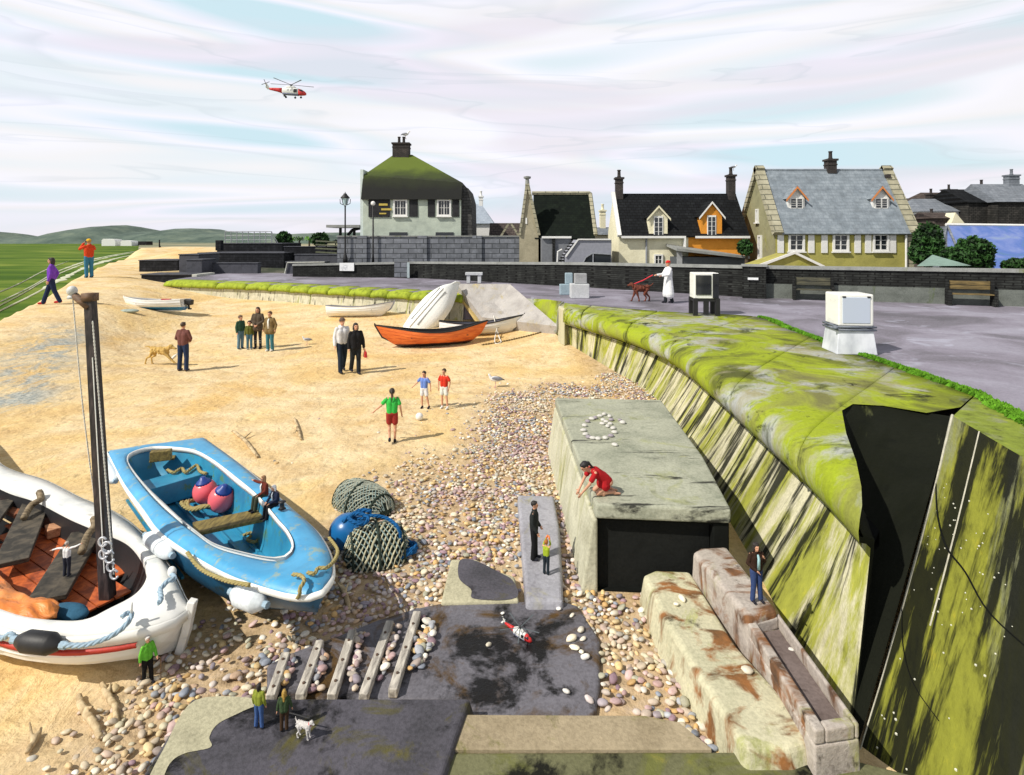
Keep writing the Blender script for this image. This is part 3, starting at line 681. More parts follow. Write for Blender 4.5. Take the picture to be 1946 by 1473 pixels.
# far low coping wall
fw = thing('low_sea_wall', Vector((-10, 31, .7)), 'long low sea wall with a mossy green coping left of the slipway', 'sea wall')
FC = [Vector((x, y, 0)) for x, y in far_cope]; P = resamp(cr(FC, 8), 60); jn = [0, 5, 8, 12, 15, 19, 23, 27, 31, 36, 41, 47, 59]
def frow(i, sh=0):
    p = P[i]; tt = (P[min(i + 1, 59)] - P[max(i - 1, 0)]).normalized(); nn = Vector((tt.y, -tt.x, 0)); nn = nn if nn.y < 0 else -nn
    zt = 1.72
    return [p + nn * o + Vector((0, 0, z - sh)) for o, z in [(-.9, 1.5), (-.85, zt), (-.2, zt + .01), (.15, zt - .05), (.33, zt - .18), (.36, zt - .32), (.25, zt - .40), (.05, zt - .42)]]
for a, b in zip(jn, jn[1:]):
    m = MB(); rows = [frow(i) for i in range(a, b + 1)]; d = (P[b] - P[b - 1]).normalized() * .05; rows[0] = [v - d * 0 + (P[a + 1] - P[a]).normalized() * .05 for v in frow(a, .04)]; rows[-1] = [v - d for v in frow(b, .04)]
    m.grid(rows); m.f.append(tuple(range(8))); m.f.append(tuple(range(len(m.v) - 1, len(m.v) - 9, -1)))
    m.build('coping', concrete('far_moss', (.34, .40, .10), (.16, .20, .05), (.02, .02, .01), (.34, .42, .04), 1.1, .32, False), fw, True, world=True)
m = MB(); rows = []
for i in range(60):
    p = P[i]; tt = (P[min(i + 1, 59)] - P[max(i - 1, 0)]).normalized(); nn = Vector((tt.y, -tt.x, 0)); nn = nn if nn.y < 0 else -nn
    rows.append([p + nn * .12 + Vector((0, 0, 1.40)), p + nn * .30 + Vector((0, 0, .0))])
m.grid(rows); m.build('wall_face', concrete('far_face', (.56, .54, .42), (.40, .38, .26), (.03, .03, .02), (.3, .33, .08), .35, .55, True, sc=1.5), fw, True, world=True)
# moss fringe on the promenade edge
def tufts(path, w, n, name, label, c1, hgt=.05):
    P = resamp(path, 200); m = MB()
    for i in range(n):
        f = random.random() * 198; k = int(f); p = P[k].lerp(P[k + 1], f - k); wl = w * (.35 + .65 * abs(noise.noise(p * 1.3)) * 2)
        q = p + Vector((random.uniform(-1, 1) * wl, random.uniform(-1, 1) * wl, 0)); a = random.uniform(0, 6.28); s = random.uniform(.03, .075); h = hgt * random.uniform(.5, 1.5)
        dx, dy = math.cos(a) * s, math.sin(a) * s; lx, ly = random.uniform(-.03, .03), random.uniform(-.03, .03)
        m.add([q + Vector((-dx, -dy, 0)), q + Vector((dx, dy, 0)), q + Vector((lx, ly, h))], [(0, 1, 2)])
    o = m.build(name, c1); tag(o, label, kind='stuff')
mg = paint('moss_green', (.12, .30, .02), .9, .6, 5)
tufts([Vector((*st_at(u)[1][:2], 1.70)) for u in np.linspace(2.1, 4.2, 20)], .12, 5000, 'moss_fringe', 'bright green moss along the farther promenade edge', mg)
tufts([Vector((*st_at(u)[1][:2], 1.70)) for u in np.linspace(4.6, 7, 20)] + [Vector((7.2, 8.13, 1.70)), Vector((6.95, 5.8, 1.7))], .13, 7000, 'moss_fringe', 'bright green moss along the nearer promenade edge', mg)
# ================================================================ concrete on the beach
M_SL = concrete('slab_wet', (.105, .10, .12), (.045, .045, .05), (.012, .012, .013), (.11, .10, .03), .42, .60, False, .5, sc=.45)
M_SD = concrete('slab_mid', (.17, .165, .19), (.065, .06, .065), (.008, .008, .008), (.10, .055, .012), .50, .66, False, .4, sc=.4)
M_SP = concrete('slab_pale', (.52, .49, .34), (.34, .32, .22), (.1, .09, .06), None, 0, .2, False)
M_SO = concrete('slab_ochre', (.40, .33, .22), (.26, .21, .13), (.015, .015, .01), (.20, .20, .05), .35, .35, False, .7, sc=.6)
def slabobj(poly, h, m_, label, off=.1, bev=.03, name='concrete_slab'):
    m = MB(); m.prism(poly, -.2, h, off); o = m.build(name, m_, world=True, bev=bev); tag(o, label, 'concrete slab'); return o
def puddle(parent_loc, pts, z, mm, name='wet_patch'):
    pass
slabobj(S_FL, .26, M_SL, 'large dark wet slab at the bottom where the couple walk the white dog', .14)
slabobj(S_MID, .06, M_SD, 'wet central slab with timbers across its left side and the fallen helicopter', .02)
slabobj(S_FR, .22, M_SO, 'ochre cracked slab at the bottom right of the dark couple slab', .04)
slabobj(S_FR2, .20, concrete('slab_green', (.17, .17, .09), (.09, .09, .045), (.005, .005, .005), (.16, .17, .05), .5, .6, False, .6, sc=.35), 'olive green front slab running off under the foot of the sea wall', .02)
slabobj(S_SM, .10, M_SP, 'small broken slab partly covered by a grey stain, beside the standing man', .03)
slabobj(S_MAN, .30, concrete('slab_grey', (.36, .36, .40), (.22, .21, .24), (.1, .1, .1), (.42, .40, .28), .3, .15, False, .6), 'narrow raised slab where a man and a child stand', .10, .04)
# sand and stains have outlines of their own: a light dry margin on the wet slab
def stain(pts, z, m_, name, label):
    P = cr([Vector(U(a, b, z)) for a, b in pts], 6, True); m = MB(); m.v = [tuple(p) for p in P]; m.f = [tuple(range(len(P)))]
    o = m.build(name, m_, tri=True); tag(o, label, kind='structure')
stain([(372, 1330), (500, 1330), (460, 1352), (415, 1375), (398, 1400), (400, 1420), (350, 1432), (322, 1452), (300, 1500), (275, 1500), (310, 1425)], .264, M_SP, 'dry_margin', 'pale dry margin on the wet slab')
stain([(875, 1064), (905, 1066), (950, 1088), (975, 1104), (980, 1136), (902, 1138), (895, 1120), (872, 1098)], .104, M_SL, 'wet_stain', 'grey wet stain on the small slab')
M_PUD = paint('puddle', (.30, .31, .38), .08, .2, 2)
# timbers
M_TIM = wood('weathered_timber', (.58, .54, .47), (.36, .33, .29), .85, (8, 2, 8))
for k, (a, b, c_, d_, lb) in enumerate([(543, 1240, 514, 1322, 'first timber from the left on the slab, half sunk in pebbles'), (608, 1217, 570, 1320, 'second timber from the left on the slab'), (670, 1197, 630, 1320, 'third timber, the middle one of the five on the slab'), (741, 1180, 690, 1320, 'fourth timber from the left on the slab'), (793, 1162, 746, 1311, 'rightmost timber on the slab, nearest the fallen helicopter')]):
    p = U(a, b, .14); q = U(c_, d_, .14); m = MB(); d = q - p
    m.box((0, 0, .045), (.085, d.length, .09)); root = thing('timber_rail', Vector(((p.x + q.x) / 2, (p.y + q.y) / 2, .06)), lb, 'timber', math.atan2(d.y, d.x) - math.pi / 2, 1, 'timbers laid across the slab')
    m.build('beam', M_TIM, root, bev=.012)
    for s in (-.3, .02, .33): MB().lathe([(.014, 0), (.014, .012), (.004, .016)], (0, s * d.length, .088), 8).build('bolt_head', paint('rusty_iron', (.10, .06, .04), .7), root)
# the big block, the shade on its front put into the colour
bl = thing('large_concrete_block', Vector((1.8, 9, 0)), 'big concrete block with a front face coloured black as shade and a stone ring laid on its top', 'concrete block')
M_BT = concrete('block_top', (.40, .41, .32), (.22, .24, .18), (.02, .02, .018), (.36, .38, .20), .35, .50, False, .7, sc=.8, dst=(.35, 2.2, 1))
M_BS = concrete('block_side', (.56, .55, .42), (.38, .37, .26), (.1, .09, .05), (.42, .42, .22), .4, .15, True)
m = MB(); m.prism(BLK, .90, 1.08); m.build('top_slab', M_BT, bl, world=True, bev=.035)
m = MB(); m.prism([(.80, 6.95), (1.03, 6.95), (1.03, 11.5), (.68, 11.6)], -.2, .895, .0); V = m.v
m.v = [(x + (.17 if (i >= 4 and x < .9) else 0), y, z) for i, (x, y, z) in enumerate(V)]
m.build('side_wall', M_BS, bl, world=True, bev=.03)
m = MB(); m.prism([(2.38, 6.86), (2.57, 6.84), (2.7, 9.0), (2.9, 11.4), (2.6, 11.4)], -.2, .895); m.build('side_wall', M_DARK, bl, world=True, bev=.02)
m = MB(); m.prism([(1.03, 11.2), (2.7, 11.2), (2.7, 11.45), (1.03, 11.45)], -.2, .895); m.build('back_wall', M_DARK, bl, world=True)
m = MB(); m.prism([(1.03, 6.99), (2.38, 6.88), (2.38, 11.2), (1.03, 11.2)], .865, .898); m.prism([(1.03, 7.05), (1.06, 7.05), (1.06, 11.2), (1.03, 11.2)], -.2, .86); m.prism([(1.03, 7.0), (2.38, 6.9), (2.4, 11.2), (1.03, 11.2)], -.2, .02); m.build('shade_black_lining', M_DARK, bl, world=True); MB().prism([(1.035, 7.06), (2.375, 6.97), (2.375, 7.3), (1.035, 7.3)], -.2, .86).build('front_shade_black', concrete('front_shade_black', (.013, .014, .013), (.008, .009, .008), (.004, .004, .004), None, 0, .5, True, .9), bl, world=True)  # lining and front coloured near-black in place of shade
# long blocks
M_LB = concrete('long_block', (.60, .57, .40), (.42, .41, .27), (.03, .022, .012), (.42, .44, .16), .35, .42, False, .8, rust=(.30, .10, .015), sc=.6, rth=.50)
M_LC = concrete('long_block_grey', (.50, .45, .40), (.34, .29, .26), (.04, .03, .02), (.38, .38, .14), .35, .42, False, .8, rust=(.24, .09, .02), sc=.7, rth=.50)
def lblock(P, h, mm, label, off):
    m = MB(); m.prism(P, -.15, h, off); o = m.build('stone_block', mm, world=True, bev=.05); tag(o, label, 'stone block', 'long stone blocks at the foot of the wall'); return o
lblock(B1, .35, M_LB, 'widest rust stained long block, left of the other two, with a tar patch', .13)
lblock(B2, .62, M_LC, 'highest long block at the wall foot, with the dark haired man standing on it', .05)
t3 = thing('stone_trough', U(1520, 1280, 0), 'long hollowed block with a sunken trough, the nearest along the wall foot', 'stone block', 0, 1, 'long stone blocks at the foot of the wall')
m = MB(); m.prism([p[:2] for p in B3], -.15, .43, .03); m.build('block_body', M_LC, t3, world=True, bev=.02)
A, Bq, Cq, Dq = [Vector(p) for p in B3]
def bil(u, v): return A.lerp(Bq, u).lerp(Dq.lerp(Cq, u), v)
def rim(u0, u1, v0, v1, z1):
    m.prism([tuple(bil(u, v)[:2]) for u, v in ((u0, v0), (u1, v0), (u1, v1), (u0, v1))], .431, z1)
m = MB(); rim(0, .24, 0, 1, .55); rim(.90, 1, 0, 1, .548); rim(.243, .897, .93, 1, .545); rim(.243, .897, 0, .05, .545)
m.build('trough_rim', M_LC, t3, world=True, bev=.02)
m = MB(); rim(.243, .897, .053, .927, .437); m.build('trough_bottom', concrete('trough_mud', (.20, .16, .15), (.12, .09, .08), (.02, .015, .01), (.2, .2, .06), .3, .5, False), t3, world=True)
# ring of stones on the block
sc = paint('ring_stone', (.62, .60, .56), .7, .35, 9); s2 = paint('ring_stone_mauve', (.34, .30, .34), .7, .3, 9)
ring = [(240, 540), (228, 556), (224, 575), (232, 591), (244, 602), (260, 606), (281, 608), (309, 605), (331, 597), (345, 583), (340, 567), (328, 550), (332, 534), (326, 520), (305, 512), (288, 519), (270, 526), (256, 530), (312, 541), (297, 549), (318, 559), (300, 534)]
def stone(a, b, z, r, label, grp, mm):
    p = U(1000 + a * .4861, 540 + b * .4861, z); m = MB(); m.sph((0, 0, r * .4), (r * random.uniform(.9, 1.15), r * random.uniform(.75, .95), r * .5), 10, 7, Matrix.Rotation(random.uniform(0, 3), 4, 'Z'))
    o = m.build('round_stone', mm, None, True); o.location = p; tag(o, label, 'stone', grp)
ORD = ['topmost'] + [w + ' clockwise from the top' for w in 'first second third fourth fifth sixth seventh eighth ninth tenth eleventh twelfth thirteenth fourteenth fifteenth sixteenth seventeenth'.split()]
oring = sorted(range(18), key=lambda k: (math.atan2(ring[k][0] - 288, 560 - ring[k][1]) + .12) % (2 * math.pi))
for j, k in enumerate(oring): stone(*ring[k], 1.082, .052, ('pale' if k % 4 else 'mauve') + ' stone of the ring on the big block, ' + ORD[j], 'stones laid in a ring', sc if k % 4 else s2)
for k, w in zip((18, 19, 20, 21), ('second from its outer end', 'innermost', 'lower right', 'the one above the innermost')): stone(*ring[k], 1.082, .05, 'stone of the short hook inside the stone ring, ' + w, 'stones laid in a ring', sc)
stone(377, 545, 1.082, .06, 'white stone lying alone right of the stone ring', None, sc); stone(366, 534, 1.082, .04, 'small dark stone touching the white stone right of the stone ring', None, s2)
stone(346, 632, 1.082, .05, 'single stone on the block between the stone ring and the kneeling woman', None, sc); stone(522, 518, .25, .06, 'pale stone in the gap between the big block and the sea wall', None, sc)
# ================================================================ back wall of the promenade
M_BW = bricks('dark_brick', (.018, .019, .019), (.042, .045, .042), (.010, .010, .010), 1, .30, .10, .016, 'sz', .9, .6)
M_RB = concrete('rendered_wall', (.15, .165, .15), (.08, .09, .08), (.02, .02, .02), (.10, .13, .06), .3, .35, False, .85)
M_CAP = concrete('wall_cap', (.30, .31, .30), (.19, .20, .19), (.05, .05, .05), (.2, .22, .12), .3, .2, False)
BWP = [Vector((34, 17.4, 0)), Vector((19.4, 22.0, 0)), Vector((10.35, 25.6, 0)), Vector((3.7, 31.0, 0)), Vector((-6.5, 38.4, 0)), Vector((-15.0, 39.6, 0))]
BWZ = [3.12, 3.10, 3.08, 3.00, 2.75, 2.55]
bw = thing('promenade_wall', Vector((8, 28, 1.69)), 'long dark brick wall with a grey cap along the back of the promenade', 'wall')
def wstrip(name, mat, z0, ztop, off0, off1, n0=0, n1=5):
    m = MB()
    for i in range(n0, n1):
        a, b = BWP[i], BWP[i + 1]; t_ = (b - a).normalized(); nn = Vector((-t_.y, t_.x, 0)); nn = nn if nn.y < 0 else -nn
        def P(v, o, z): q = v + nn * o; return (q.x, q.y, z)
        za, zb = ztop(i), ztop(i + 1)
        V = [P(a, off0, z0), P(b, off0, z0), P(b, off1, z0), P(a, off1, z0), P(a, off0, za), P(b, off0, zb), P(b, off1, zb), P(a, off1, za)] if isinstance(z0, (int, float)) else \
            [P(a, off0, z0(i)), P(b, off0, z0(i + 1)), P(b, off1, z0(i + 1)), P(a, off1, z0(i)), P(a, off0, za), P(b, off0, zb), P(b, off1, zb), P(a, off1, za)]
        m.add(V, [(3, 2, 1, 0), (4, 5, 6, 7), (0, 1, 5, 4), (1, 2, 6, 5), (2, 3, 7, 6), (3, 0, 4, 7)])
    return m.build(name, mat, bw, world=True)
wstrip('brickwork', M_BW, 1.6, lambda i: BWZ[i] - .12, -.30, 0)
wstrip('cap', M_CAP, lambda i: BWZ[i] - .118, lambda i: BWZ[i] + .02, -.36, .07)
wstrip('lower_render', M_RB, 1.6, lambda i: 2.32, .0, .035, 0, 2)
def on_wall(px):                                     # point of the wall's foot under that sight line
    r = (px - HX) / FP
    for a, b in zip(BWP, BWP[1:]):
        # (a + t(b-a)).x = r * (a + t(b-a)).y
        den = (b.x - a.x) - r * (b.y - a.y); t_ = (r * a.y - a.x) / den if abs(den) > 1e-9 else 2
        if 0 <= t_ <= 1:
            p = a.lerp(b, t_); d = (b - a).normalized(); return p, math.atan2(d.y, d.x) + math.pi
    return BWP[0], 0
p, rz = on_wall(1428)
m = MB(); m.box((p.x, p.y - .28, 2.38), (.95, .45, 1.42), rz); m.build('pier', M_BW, bw, world=True, bev=.02)
m = MB(); m.box((p.x, p.y - .28, 3.12), (1.05, .55, .09), rz); m.build('pier_cap', M_CAP, bw, world=True)
M_WH = paint('white_paint', (.80, .80, .78), .55, .07, 4)
M_SIGN = paint('notice_white', (.78, .80, .82), .5, .05, 5)
m = MB(); m.box((p.x - .15, p.y - .53, 2.55), (.42, .03, .10), rz); o = m.build('small_sign', M_SIGN, world=True); tag(o, 'tiny white sign fixed on the brick pier of the promenade wall', 'sign')
p, rz = on_wall(660); sg = MB(); sg.box((p.x, p.y - .10, 2.40), (1.02, .04, .54), rz); o = thing('notice_board', Vector((p.x, p.y - .1, 2.1)), 'white notice board on the dark promenade wall below the lamp post', 'sign')
sg.build('board', M_SIGN, o, world=True)
sg = MB()
for k in range(4):
    for j in range(7):
        if (k * 3 + j) % 5: sg.box((p.x - .38 + j * .125, p.y - .128, 2.53 - k * .085), (.09, .006, .02), rz)
sg.build('faint_lettering', paint('faint_ink', (.50, .52, .55), .8), o, world=True)
# benches in the wall
M_BEN = wood('bench_wood', (.20, .14, .05), (.11, .08, .03), .8)
for px, lb in ((1535, 'dark bench of grey brown slats against the wall, right of the brick pier'), (1828, 'wooden bench with two seats against the wall at the right edge')):
    p, rz = on_wall(px); root = thing('bench', Vector((p.x, p.y - .45, 1.695)), lb, 'bench', rz, 1.0, None)
    M1 = M_BEN if px > 1700 else wood('bench_grey', (.09, .085, .05), (.05, .05, .035))
    for s in (-1, 1): m = MB(); m.box((s * .72, 0, .3), (.12, .5, .6)); m.box((s * .72, .16, .75), (.12, .12, .5)); m.build('end_frame', M_BW, root, bev=.02)
    m = MB()
    for k in range(3): m.box((0, -.17 + k * .15, .45), (1.32, .13, .04))
    m.build('seat', M1, root, bev=.008)
    m = MB()
    for k in range(2): m.box((0, .20, .70 + k * .17), (1.32, .035, .15))
    m.build('backrest', M1, root, bev=.008)
# ================================================================ houses
def dpt(px, d): return (px - HX) / FP * d
def zt(py, d): return HC - (py - HY) / FP * d
M_SLATE = bricks('slate_blue', (.20, .235, .27), (.26, .295, .33), (.14, .165, .19), 1, .34, .20, .008, 'xz', .65, .55)
M_BLK = bricks('slate_black', (.008, .009, .011), (.017, .019, .021), (.004, .004, .004), 1, .30, .18, .02, 'xz', .7, .5)
M_OL = concrete('olive_render', (.40, .37, .11), (.32, .30, .09), (.15, .14, .06), (.34, .34, .05), .3, .1, False, .85)
M_OLD = concrete('stone_gable', (.30, .29, .17), (.22, .21, .13), (.08, .08, .05), (.28, .28, .08), .4, .2, False, .85)
M_CRM = concrete('cream_render', (.80, .76, .56), (.74, .69, .48), (.4, .36, .25), None, 0, .03, False, .8)
M_ORG = concrete('orange_render', (.72, .30, .045), (.62, .24, .03), (.3, .1, .02), None, 0, .05, False, .8)
M_TRO = paint('orange_trim', (.66, .24, .07), .6, .1)
M_STC = bricks('coping_stone', (.33, .31, .22), (.42, .40, .30), (.12, .12, .09), 1, 1.2, .32, .03, 'xz', .9, .4)
M_CHM = bricks('chimney_brick', (.05, .045, .045), (.09, .075, .07), (.025, .025, .025), 1, .22, .08, .012, 'sz', .9, .5)
M_GL = glass(); M_BAR = paint('glazing_bar', (.70, .70, .68), .5, .05)
M_GREY = paint('grey_pipe', (.32, .34, .38), .5)
def window(par, x, y, z, w, h, frame=.07, nx=2, ny=3, ax='y', name='window', mf=None, sill=True):
    """window in a wall whose outside faces -y at the plane y (or -x when ax is 'x')"""
    mf = mf or M_WH; f = MB(); g = MB(); b = MB()
    def B(mb, c, s):
        if ax == 'y': mb.box((x + c[0], y + c[1], z + c[2]), s)
        else: mb.box((x + c[1], y - c[0], z + c[2]), (s[1], s[0], s[2]))
    for s in (-1, 1): B(f, (s * (w / 2 - frame / 2), -.04, 0), (frame, .12, h))
    for s in (-1, 1): B(f, (0, -.041, s * (h / 2 - frame / 2)), (w - 2 * frame, .12, frame))
    if sill: B(f, (0, -.07, -h / 2 - .04), (w + .12, .2, .07))
    B(g, (0, -.005, 0), (w - 2 * frame, .02, h - 2 * frame))
    iw, ih = w - 2 * frame, h - 2 * frame
    B(b, (0, -.03, 0), (.06, .05, ih))
    for k in range(1, ny): B(b, (0, -.027, -ih / 2 + ih * k / ny), (iw, .03, .028))
    if nx > 2:
        for s in (-1, 1): B(b, (s * iw / 4, -.026, 0), (.025, .03, ih))
    o = f.build(name, mf, par, world=True); q = Vector(par.location)
    gg = g.build('pane', M_GL, o); bb_ = b.build('glazing_bars', M_BAR, o)
    for c in (gg, bb_): c.location = -q
    return o
def roof_gable(par, x0, x1, y0, y1, ze, zr, mat, over=.25, th=.12, yr=None, name='roof', ze2=None):
    yr = yr if yr is not None else (y0 + y1) / 2; m = MB(); sl = (zr - ze) / (yr - y0)
    m.slab([(x0, y0 - over, ze - over * sl), (x1, y0 - over, ze - over * sl), (x1, yr, zr), (x0, yr, zr)], th)
    m.slab([(x0, yr, zr + .002), (x1, yr, zr + .002), (x1, y1 + over, ze - over * sl), (x0, y1 + over, ze - over * sl)], th)
    return m.build(name, mat, par, world=True)
def chimney(par, x, y, z0, z1, w=.6, dpth=.45, pots=1, mat=None, potm=None, name='chimney'):
    m = MB(); m.bb((x - w / 2, y - dpth / 2, z0), (x + w / 2, y + dpth / 2, z1)); m.box((x, y, z1 + .05), (w + .14, dpth + .14, .12)); m.box((x, y, z1 - .25), (w + .06, dpth + .06, .08))
    o = m.build(name, mat or M_CHM, par, world=True)
    for k in range(pots):
        p = MB(); xx = x + (k - (pots - 1) / 2) * .36; p.lathe([(.12, 0), (.14, .05), (.11, .1), (.10, .42), (.13, .45), (.12, .5)], (xx, y, z1 + .11), 12)
        c = p.build('chimney_pot', potm or M_CHM, o, True); c.location = -Vector(par.location)
    return o
def gable_box(par, x0, x1, y0, y1, zb, ze, zr, mat, yr=None, name='walls'):
    yr = yr or (y0 + y1) / 2; m = MB(); m.poly([(y0, zb), (y1, zb), (y1, ze), (yr, zr), (y0, ze)], 'x', x0, x1); return m.build(name, mat, par, world=True)
# ---- olive house
d = 34; y0, y1, yr = 34, 39, 36.4; x0, x1 = dpt(1474, 34), dpt(1736, 34); ze = zt(432, 34); zr = zt(321, yr)
h = thing('house', Vector(((x0 + x1) / 2, 36, .9)), 'olive green house with a blue grey slate roof, two small dormers and white shutters', 'house')
gable_box(h, x0, x1, y0, y1, .9, ze, zr - .14, M_OL, yr)
m = MB(); m.poly([(y0 + .02, .9), (y1, .9), (y1, ze), (yr, zr - .14), (y0 + .02, ze)], 'x', x0 - .03, x0 - .002); m.build('gable_wall', M_OLD, h, world=True)
roof_gable(h, x0 + .3, x1 - .3, y0, y1, ze + .05, zr, M_SLATE, .28, yr=yr)
sl = (zr - ze) / (yr - y0)
for xa, xb in ((x0 - .22, x0 + .32), (x1 - .34, x1 + .25)):
    m = MB(); m.slab([(xa, y0 - .34, ze - .30 * sl + .18), (xb, y0 - .34, ze - .30 * sl + .18), (xb, yr, zr + .22), (xa, yr, zr + .22)], .34); m.slab([(xa, yr, zr + .222), (xb, yr, zr + .222), (xb, y1 + .2, ze + .1), (xa, y1 + .2, ze + .1)], .34)
    m.build('gable_coping', M_STC, h, world=True)
chimney(h, dpt(1578, yr), yr, zr - .3, zt(306, yr), .55, .5, 1); 
m = MB(); m.bb((x0, y0 - .10, ze - .36), (x1, y0 + .02, ze - .22)); m.build('gutter', M_WH, h, world=True)
for px in (1513, 1597, 1673): window(h, dpt(px, d), d, zt(461, d), .95, 1.05, .12, 2, 3)
for px in (1483, 1541, 1566, 1629, 1649, 1696):
    m = MB(); m.box((dpt(px, d), d - .04, zt(461, d)), (.36, .05, 1.22)); m.build('shutter', M_WH, h, world=True)
m = MB(); m.tube([(dpt(1720, d), d - .09, .9), (dpt(1720, d), d - .09, ze - .3)], .06, 8); m.build('downpipe', M_WH, h, world=True)
m = MB(); m.bb((dpt(1722, d), d - .02, .9), (x1 + .02, d + .5, ze - .1)); m.build('corner_pier', M_STC, h, world=True)
def dormer(par, px, pyb, pyt, d_, w, hgt, wallm, roofm, trim, facew=True, over=.16, gh=None, back=2.0, wh=None, nm='dormer'):
    x = dpt(px, d_); zb = zt(pyb, d_); zw = zt(pyt, d_); gh = gh or w * .45
    m = MB(); m.poly([(x - w / 2, zb), (x + w / 2, zb), (x + w / 2, zw), (x, zw + gh), (x - w / 2, zw)], 'y', d_, d_ + back); o = m.build(nm, wallm, par, world=True)
    def sub(mb, n, mt): c = mb.build(n, mt, o); c.location = -Vector(par.location); return c
    r = MB(); k = gh / (w / 2)
    for s in (-1, 1):
        r.slab([(x + s * (w / 2 + over), d_ - .16, zw - over * k + .06), (x + s * (w / 2 + over), d_ + back, zw - over * k + .06), (x, d_ + back, zw + gh + .07), (x, d_ - .16, zw + gh + .07)][::s], .07)
    sub(r, 'dormer_roof', roofm)
    f = MB()
    for s in (-1, 1):
        f.slab([(x + s * (w / 2 + over), d_ - .19, zw - over * k + .02), (x, d_ - .19, zw + gh + .04), (x, d_ - .19, zw + gh - .10), (x + s * (w / 2 + over), d_ - .19, zw - over * k - .12)][::s], .03)
    sub(f, 'bargeboard', trim)
    g = MB(); b = MB(); fr = MB(); W2, H2 = wh or (w * .7, (zw - zb) * .8); zc = (zb + zw) / 2
    fr.box((x, d_ - .02, zc), (W2, .06, H2)); g.box((x, d_ - .045, zc), (W2 * .80, .03, H2 * .84))
    b.box((x, d_ - .065, zc), (W2 * .09, .02, H2 * .84))
    for q in (-1, 0, 1): b.box((x, d_ - .064, zc + q * H2 * .21), (W2 * .8, .018, .022))
    sub(fr, 'window_frame', M_WH); sub(g, 'pane', M_GL); sub(b, 'glazing_bars', M_BAR)
    return o
for px in (1513, 1674):
    dormer(h, px, 399, 374, 34.75, 1.0, 0, M_WH, M_SLATE, M_TRO, gh=.58, back=1.6, wh=(.80, .62))
m = MB()
for (a, b) in ((1685, 335), (1692, 346)): q = D(a, b, 36.0); m.box((q.x, q.y - .1, q.z), (.22, .3, .22))
m.build('roof_vent', M_CHM, h, world=True)
window(h, x0 - .03, 36.4, zt(410, 36.4), .35, .85, .08, 2, 3, 'x', 'gable_window'); window(h, x0 - .03, 36.0, zt(470, 36), .5, 1.5, .10, 2, 4, 'x', 'gable_window')
# porch in front of olive house
p_ = thing('porch', Vector((dpt(1500, 30), 30, 1)), 'small white edged gable porch roof showing above the promenade wall', 'porch')
xa, xb, xm = dpt(1443, 30), dpt(1556, 30), dpt(1508, 30); zq = zt(505, 30); zp = zt(483, 30)
m = MB(); m.poly([(xa, 1), (xb, 1), (xb, zq), (xm, zp), (xa, zq)], 'y', 30, 32); m.build('gable', M_OL, p_, world=True)
m = MB(); m.tube([(xa - .2, 29.9, zq - .05), (xm, 29.9, zp + .08), (xb + .2, 29.9, zq - .05)], .09, 4); m.build('bargeboard', M_WH, p_, world=True)
# ---- cream and orange cottage
d = 36; x0, x1, xm = dpt(1176, 36), dpt(1421, 36), dpt(1308, 36); y1 = 40; yr = 38; ze = zt(440, 36); zr = zt(368, yr)
h = thing('house', Vector(((x0 + x1) / 2, 38, .9)), 'black roofed cottage painted half cream and half orange, with a chimney at each end', 'house')
gable_box(h, x0, xm, d, y1, .9, ze, zr - .14, M_CRM, yr, 'cream_wall'); gable_box(h, xm + .003, x1, d, y1, .9, ze, zr - .14, M_ORG, yr, 'orange_wall')
roof_gable(h, x0 + .1, x1 + .02, d, y1, ze + .05, zr, M_BLK, .28, yr=yr)
m = MB(); sl = (zr - ze) / (yr - d); m.slab([(x0 - .12, d - .3, ze - .25 * sl + .1), (x0 + .12, d - .3, ze - .25 * sl + .1), (x0 + .12, yr, zr + .12), (x0 - .12, yr, zr + .12)], .2); m.build('gable_coping', M_WH, h, world=True)
m = MB(); m.bb((x0 + .1, d - .38, ze - .42), (xm - .35, d - .28, ze - .28)); m.bb((xm + .35, d - .38, ze - .42), (x1, d - .28, ze - .28)); m.bb((xm - .35, d - .38, ze - 1.2), (xm - .25, d - .05, ze - .28)); m.build('gutter', M_WH, h, world=True)
m = MB(); m.tube([(dpt(1228, d), d - .06, .9), (dpt(1228, d), d - .06, ze - .3)], .06, 8); m.build('downpipe', M_GREY, h, world=True)
chimney(h, dpt(1178, 37.6), 37.9, zr - .4, zt(341, 38), .45, .5, 1, name='chimney'); chimney(h, dpt(1392, 37.6), 37.9, zr - .6, zt(336, 38), .45, .5, 1)
dormer(h, 1251, 452, 411, 35.85, 1.15, 0, M_CRM, M_BLK, M_CRM, gh=.62, back=1.9, wh=(.58, 1.35)); dormer(h, 1352, 452, 408, 35.85, 1.30, 0, M_ORG, M_BLK, M_WH, gh=.78, back=1.9, wh=(.55, 1.35))
window(h, dpt(1251, d), d, zt(497, d), .55, .9, .09)
m = MB(); m.slab([(dpt(1283, 34), 33.6, zt(472, 34)), (dpt(1420, 34), 33.6, zt(487, 34)), (dpt(1420, 34), 36, zt(484, 34)), (dpt(1283, 34), 36, zt(464, 34))], .14)
o = thing('lean_to', Vector((dpt(1350, 34), 34.5, .9)), 'low grey lean-to with a sloping roof in front of the orange cottage wall', 'shed'); m.build('roof', M_CAP, o, world=True)
m = MB(); m.bb((dpt(1290, 34), 34, .9), (dpt(1418, 34), 35.9, zt(489, 34))); m.build('walls', paint('shed_dark', (.10, .11, .12), .8), o, world=True)
m = MB(); m.bb((dpt(1286, 34), 33.93, .9), (dpt(1296, 34), 33.99, zt(475, 34))); m.build('door', paint('door_grey', (.35, .36, .37)), o, world=True)
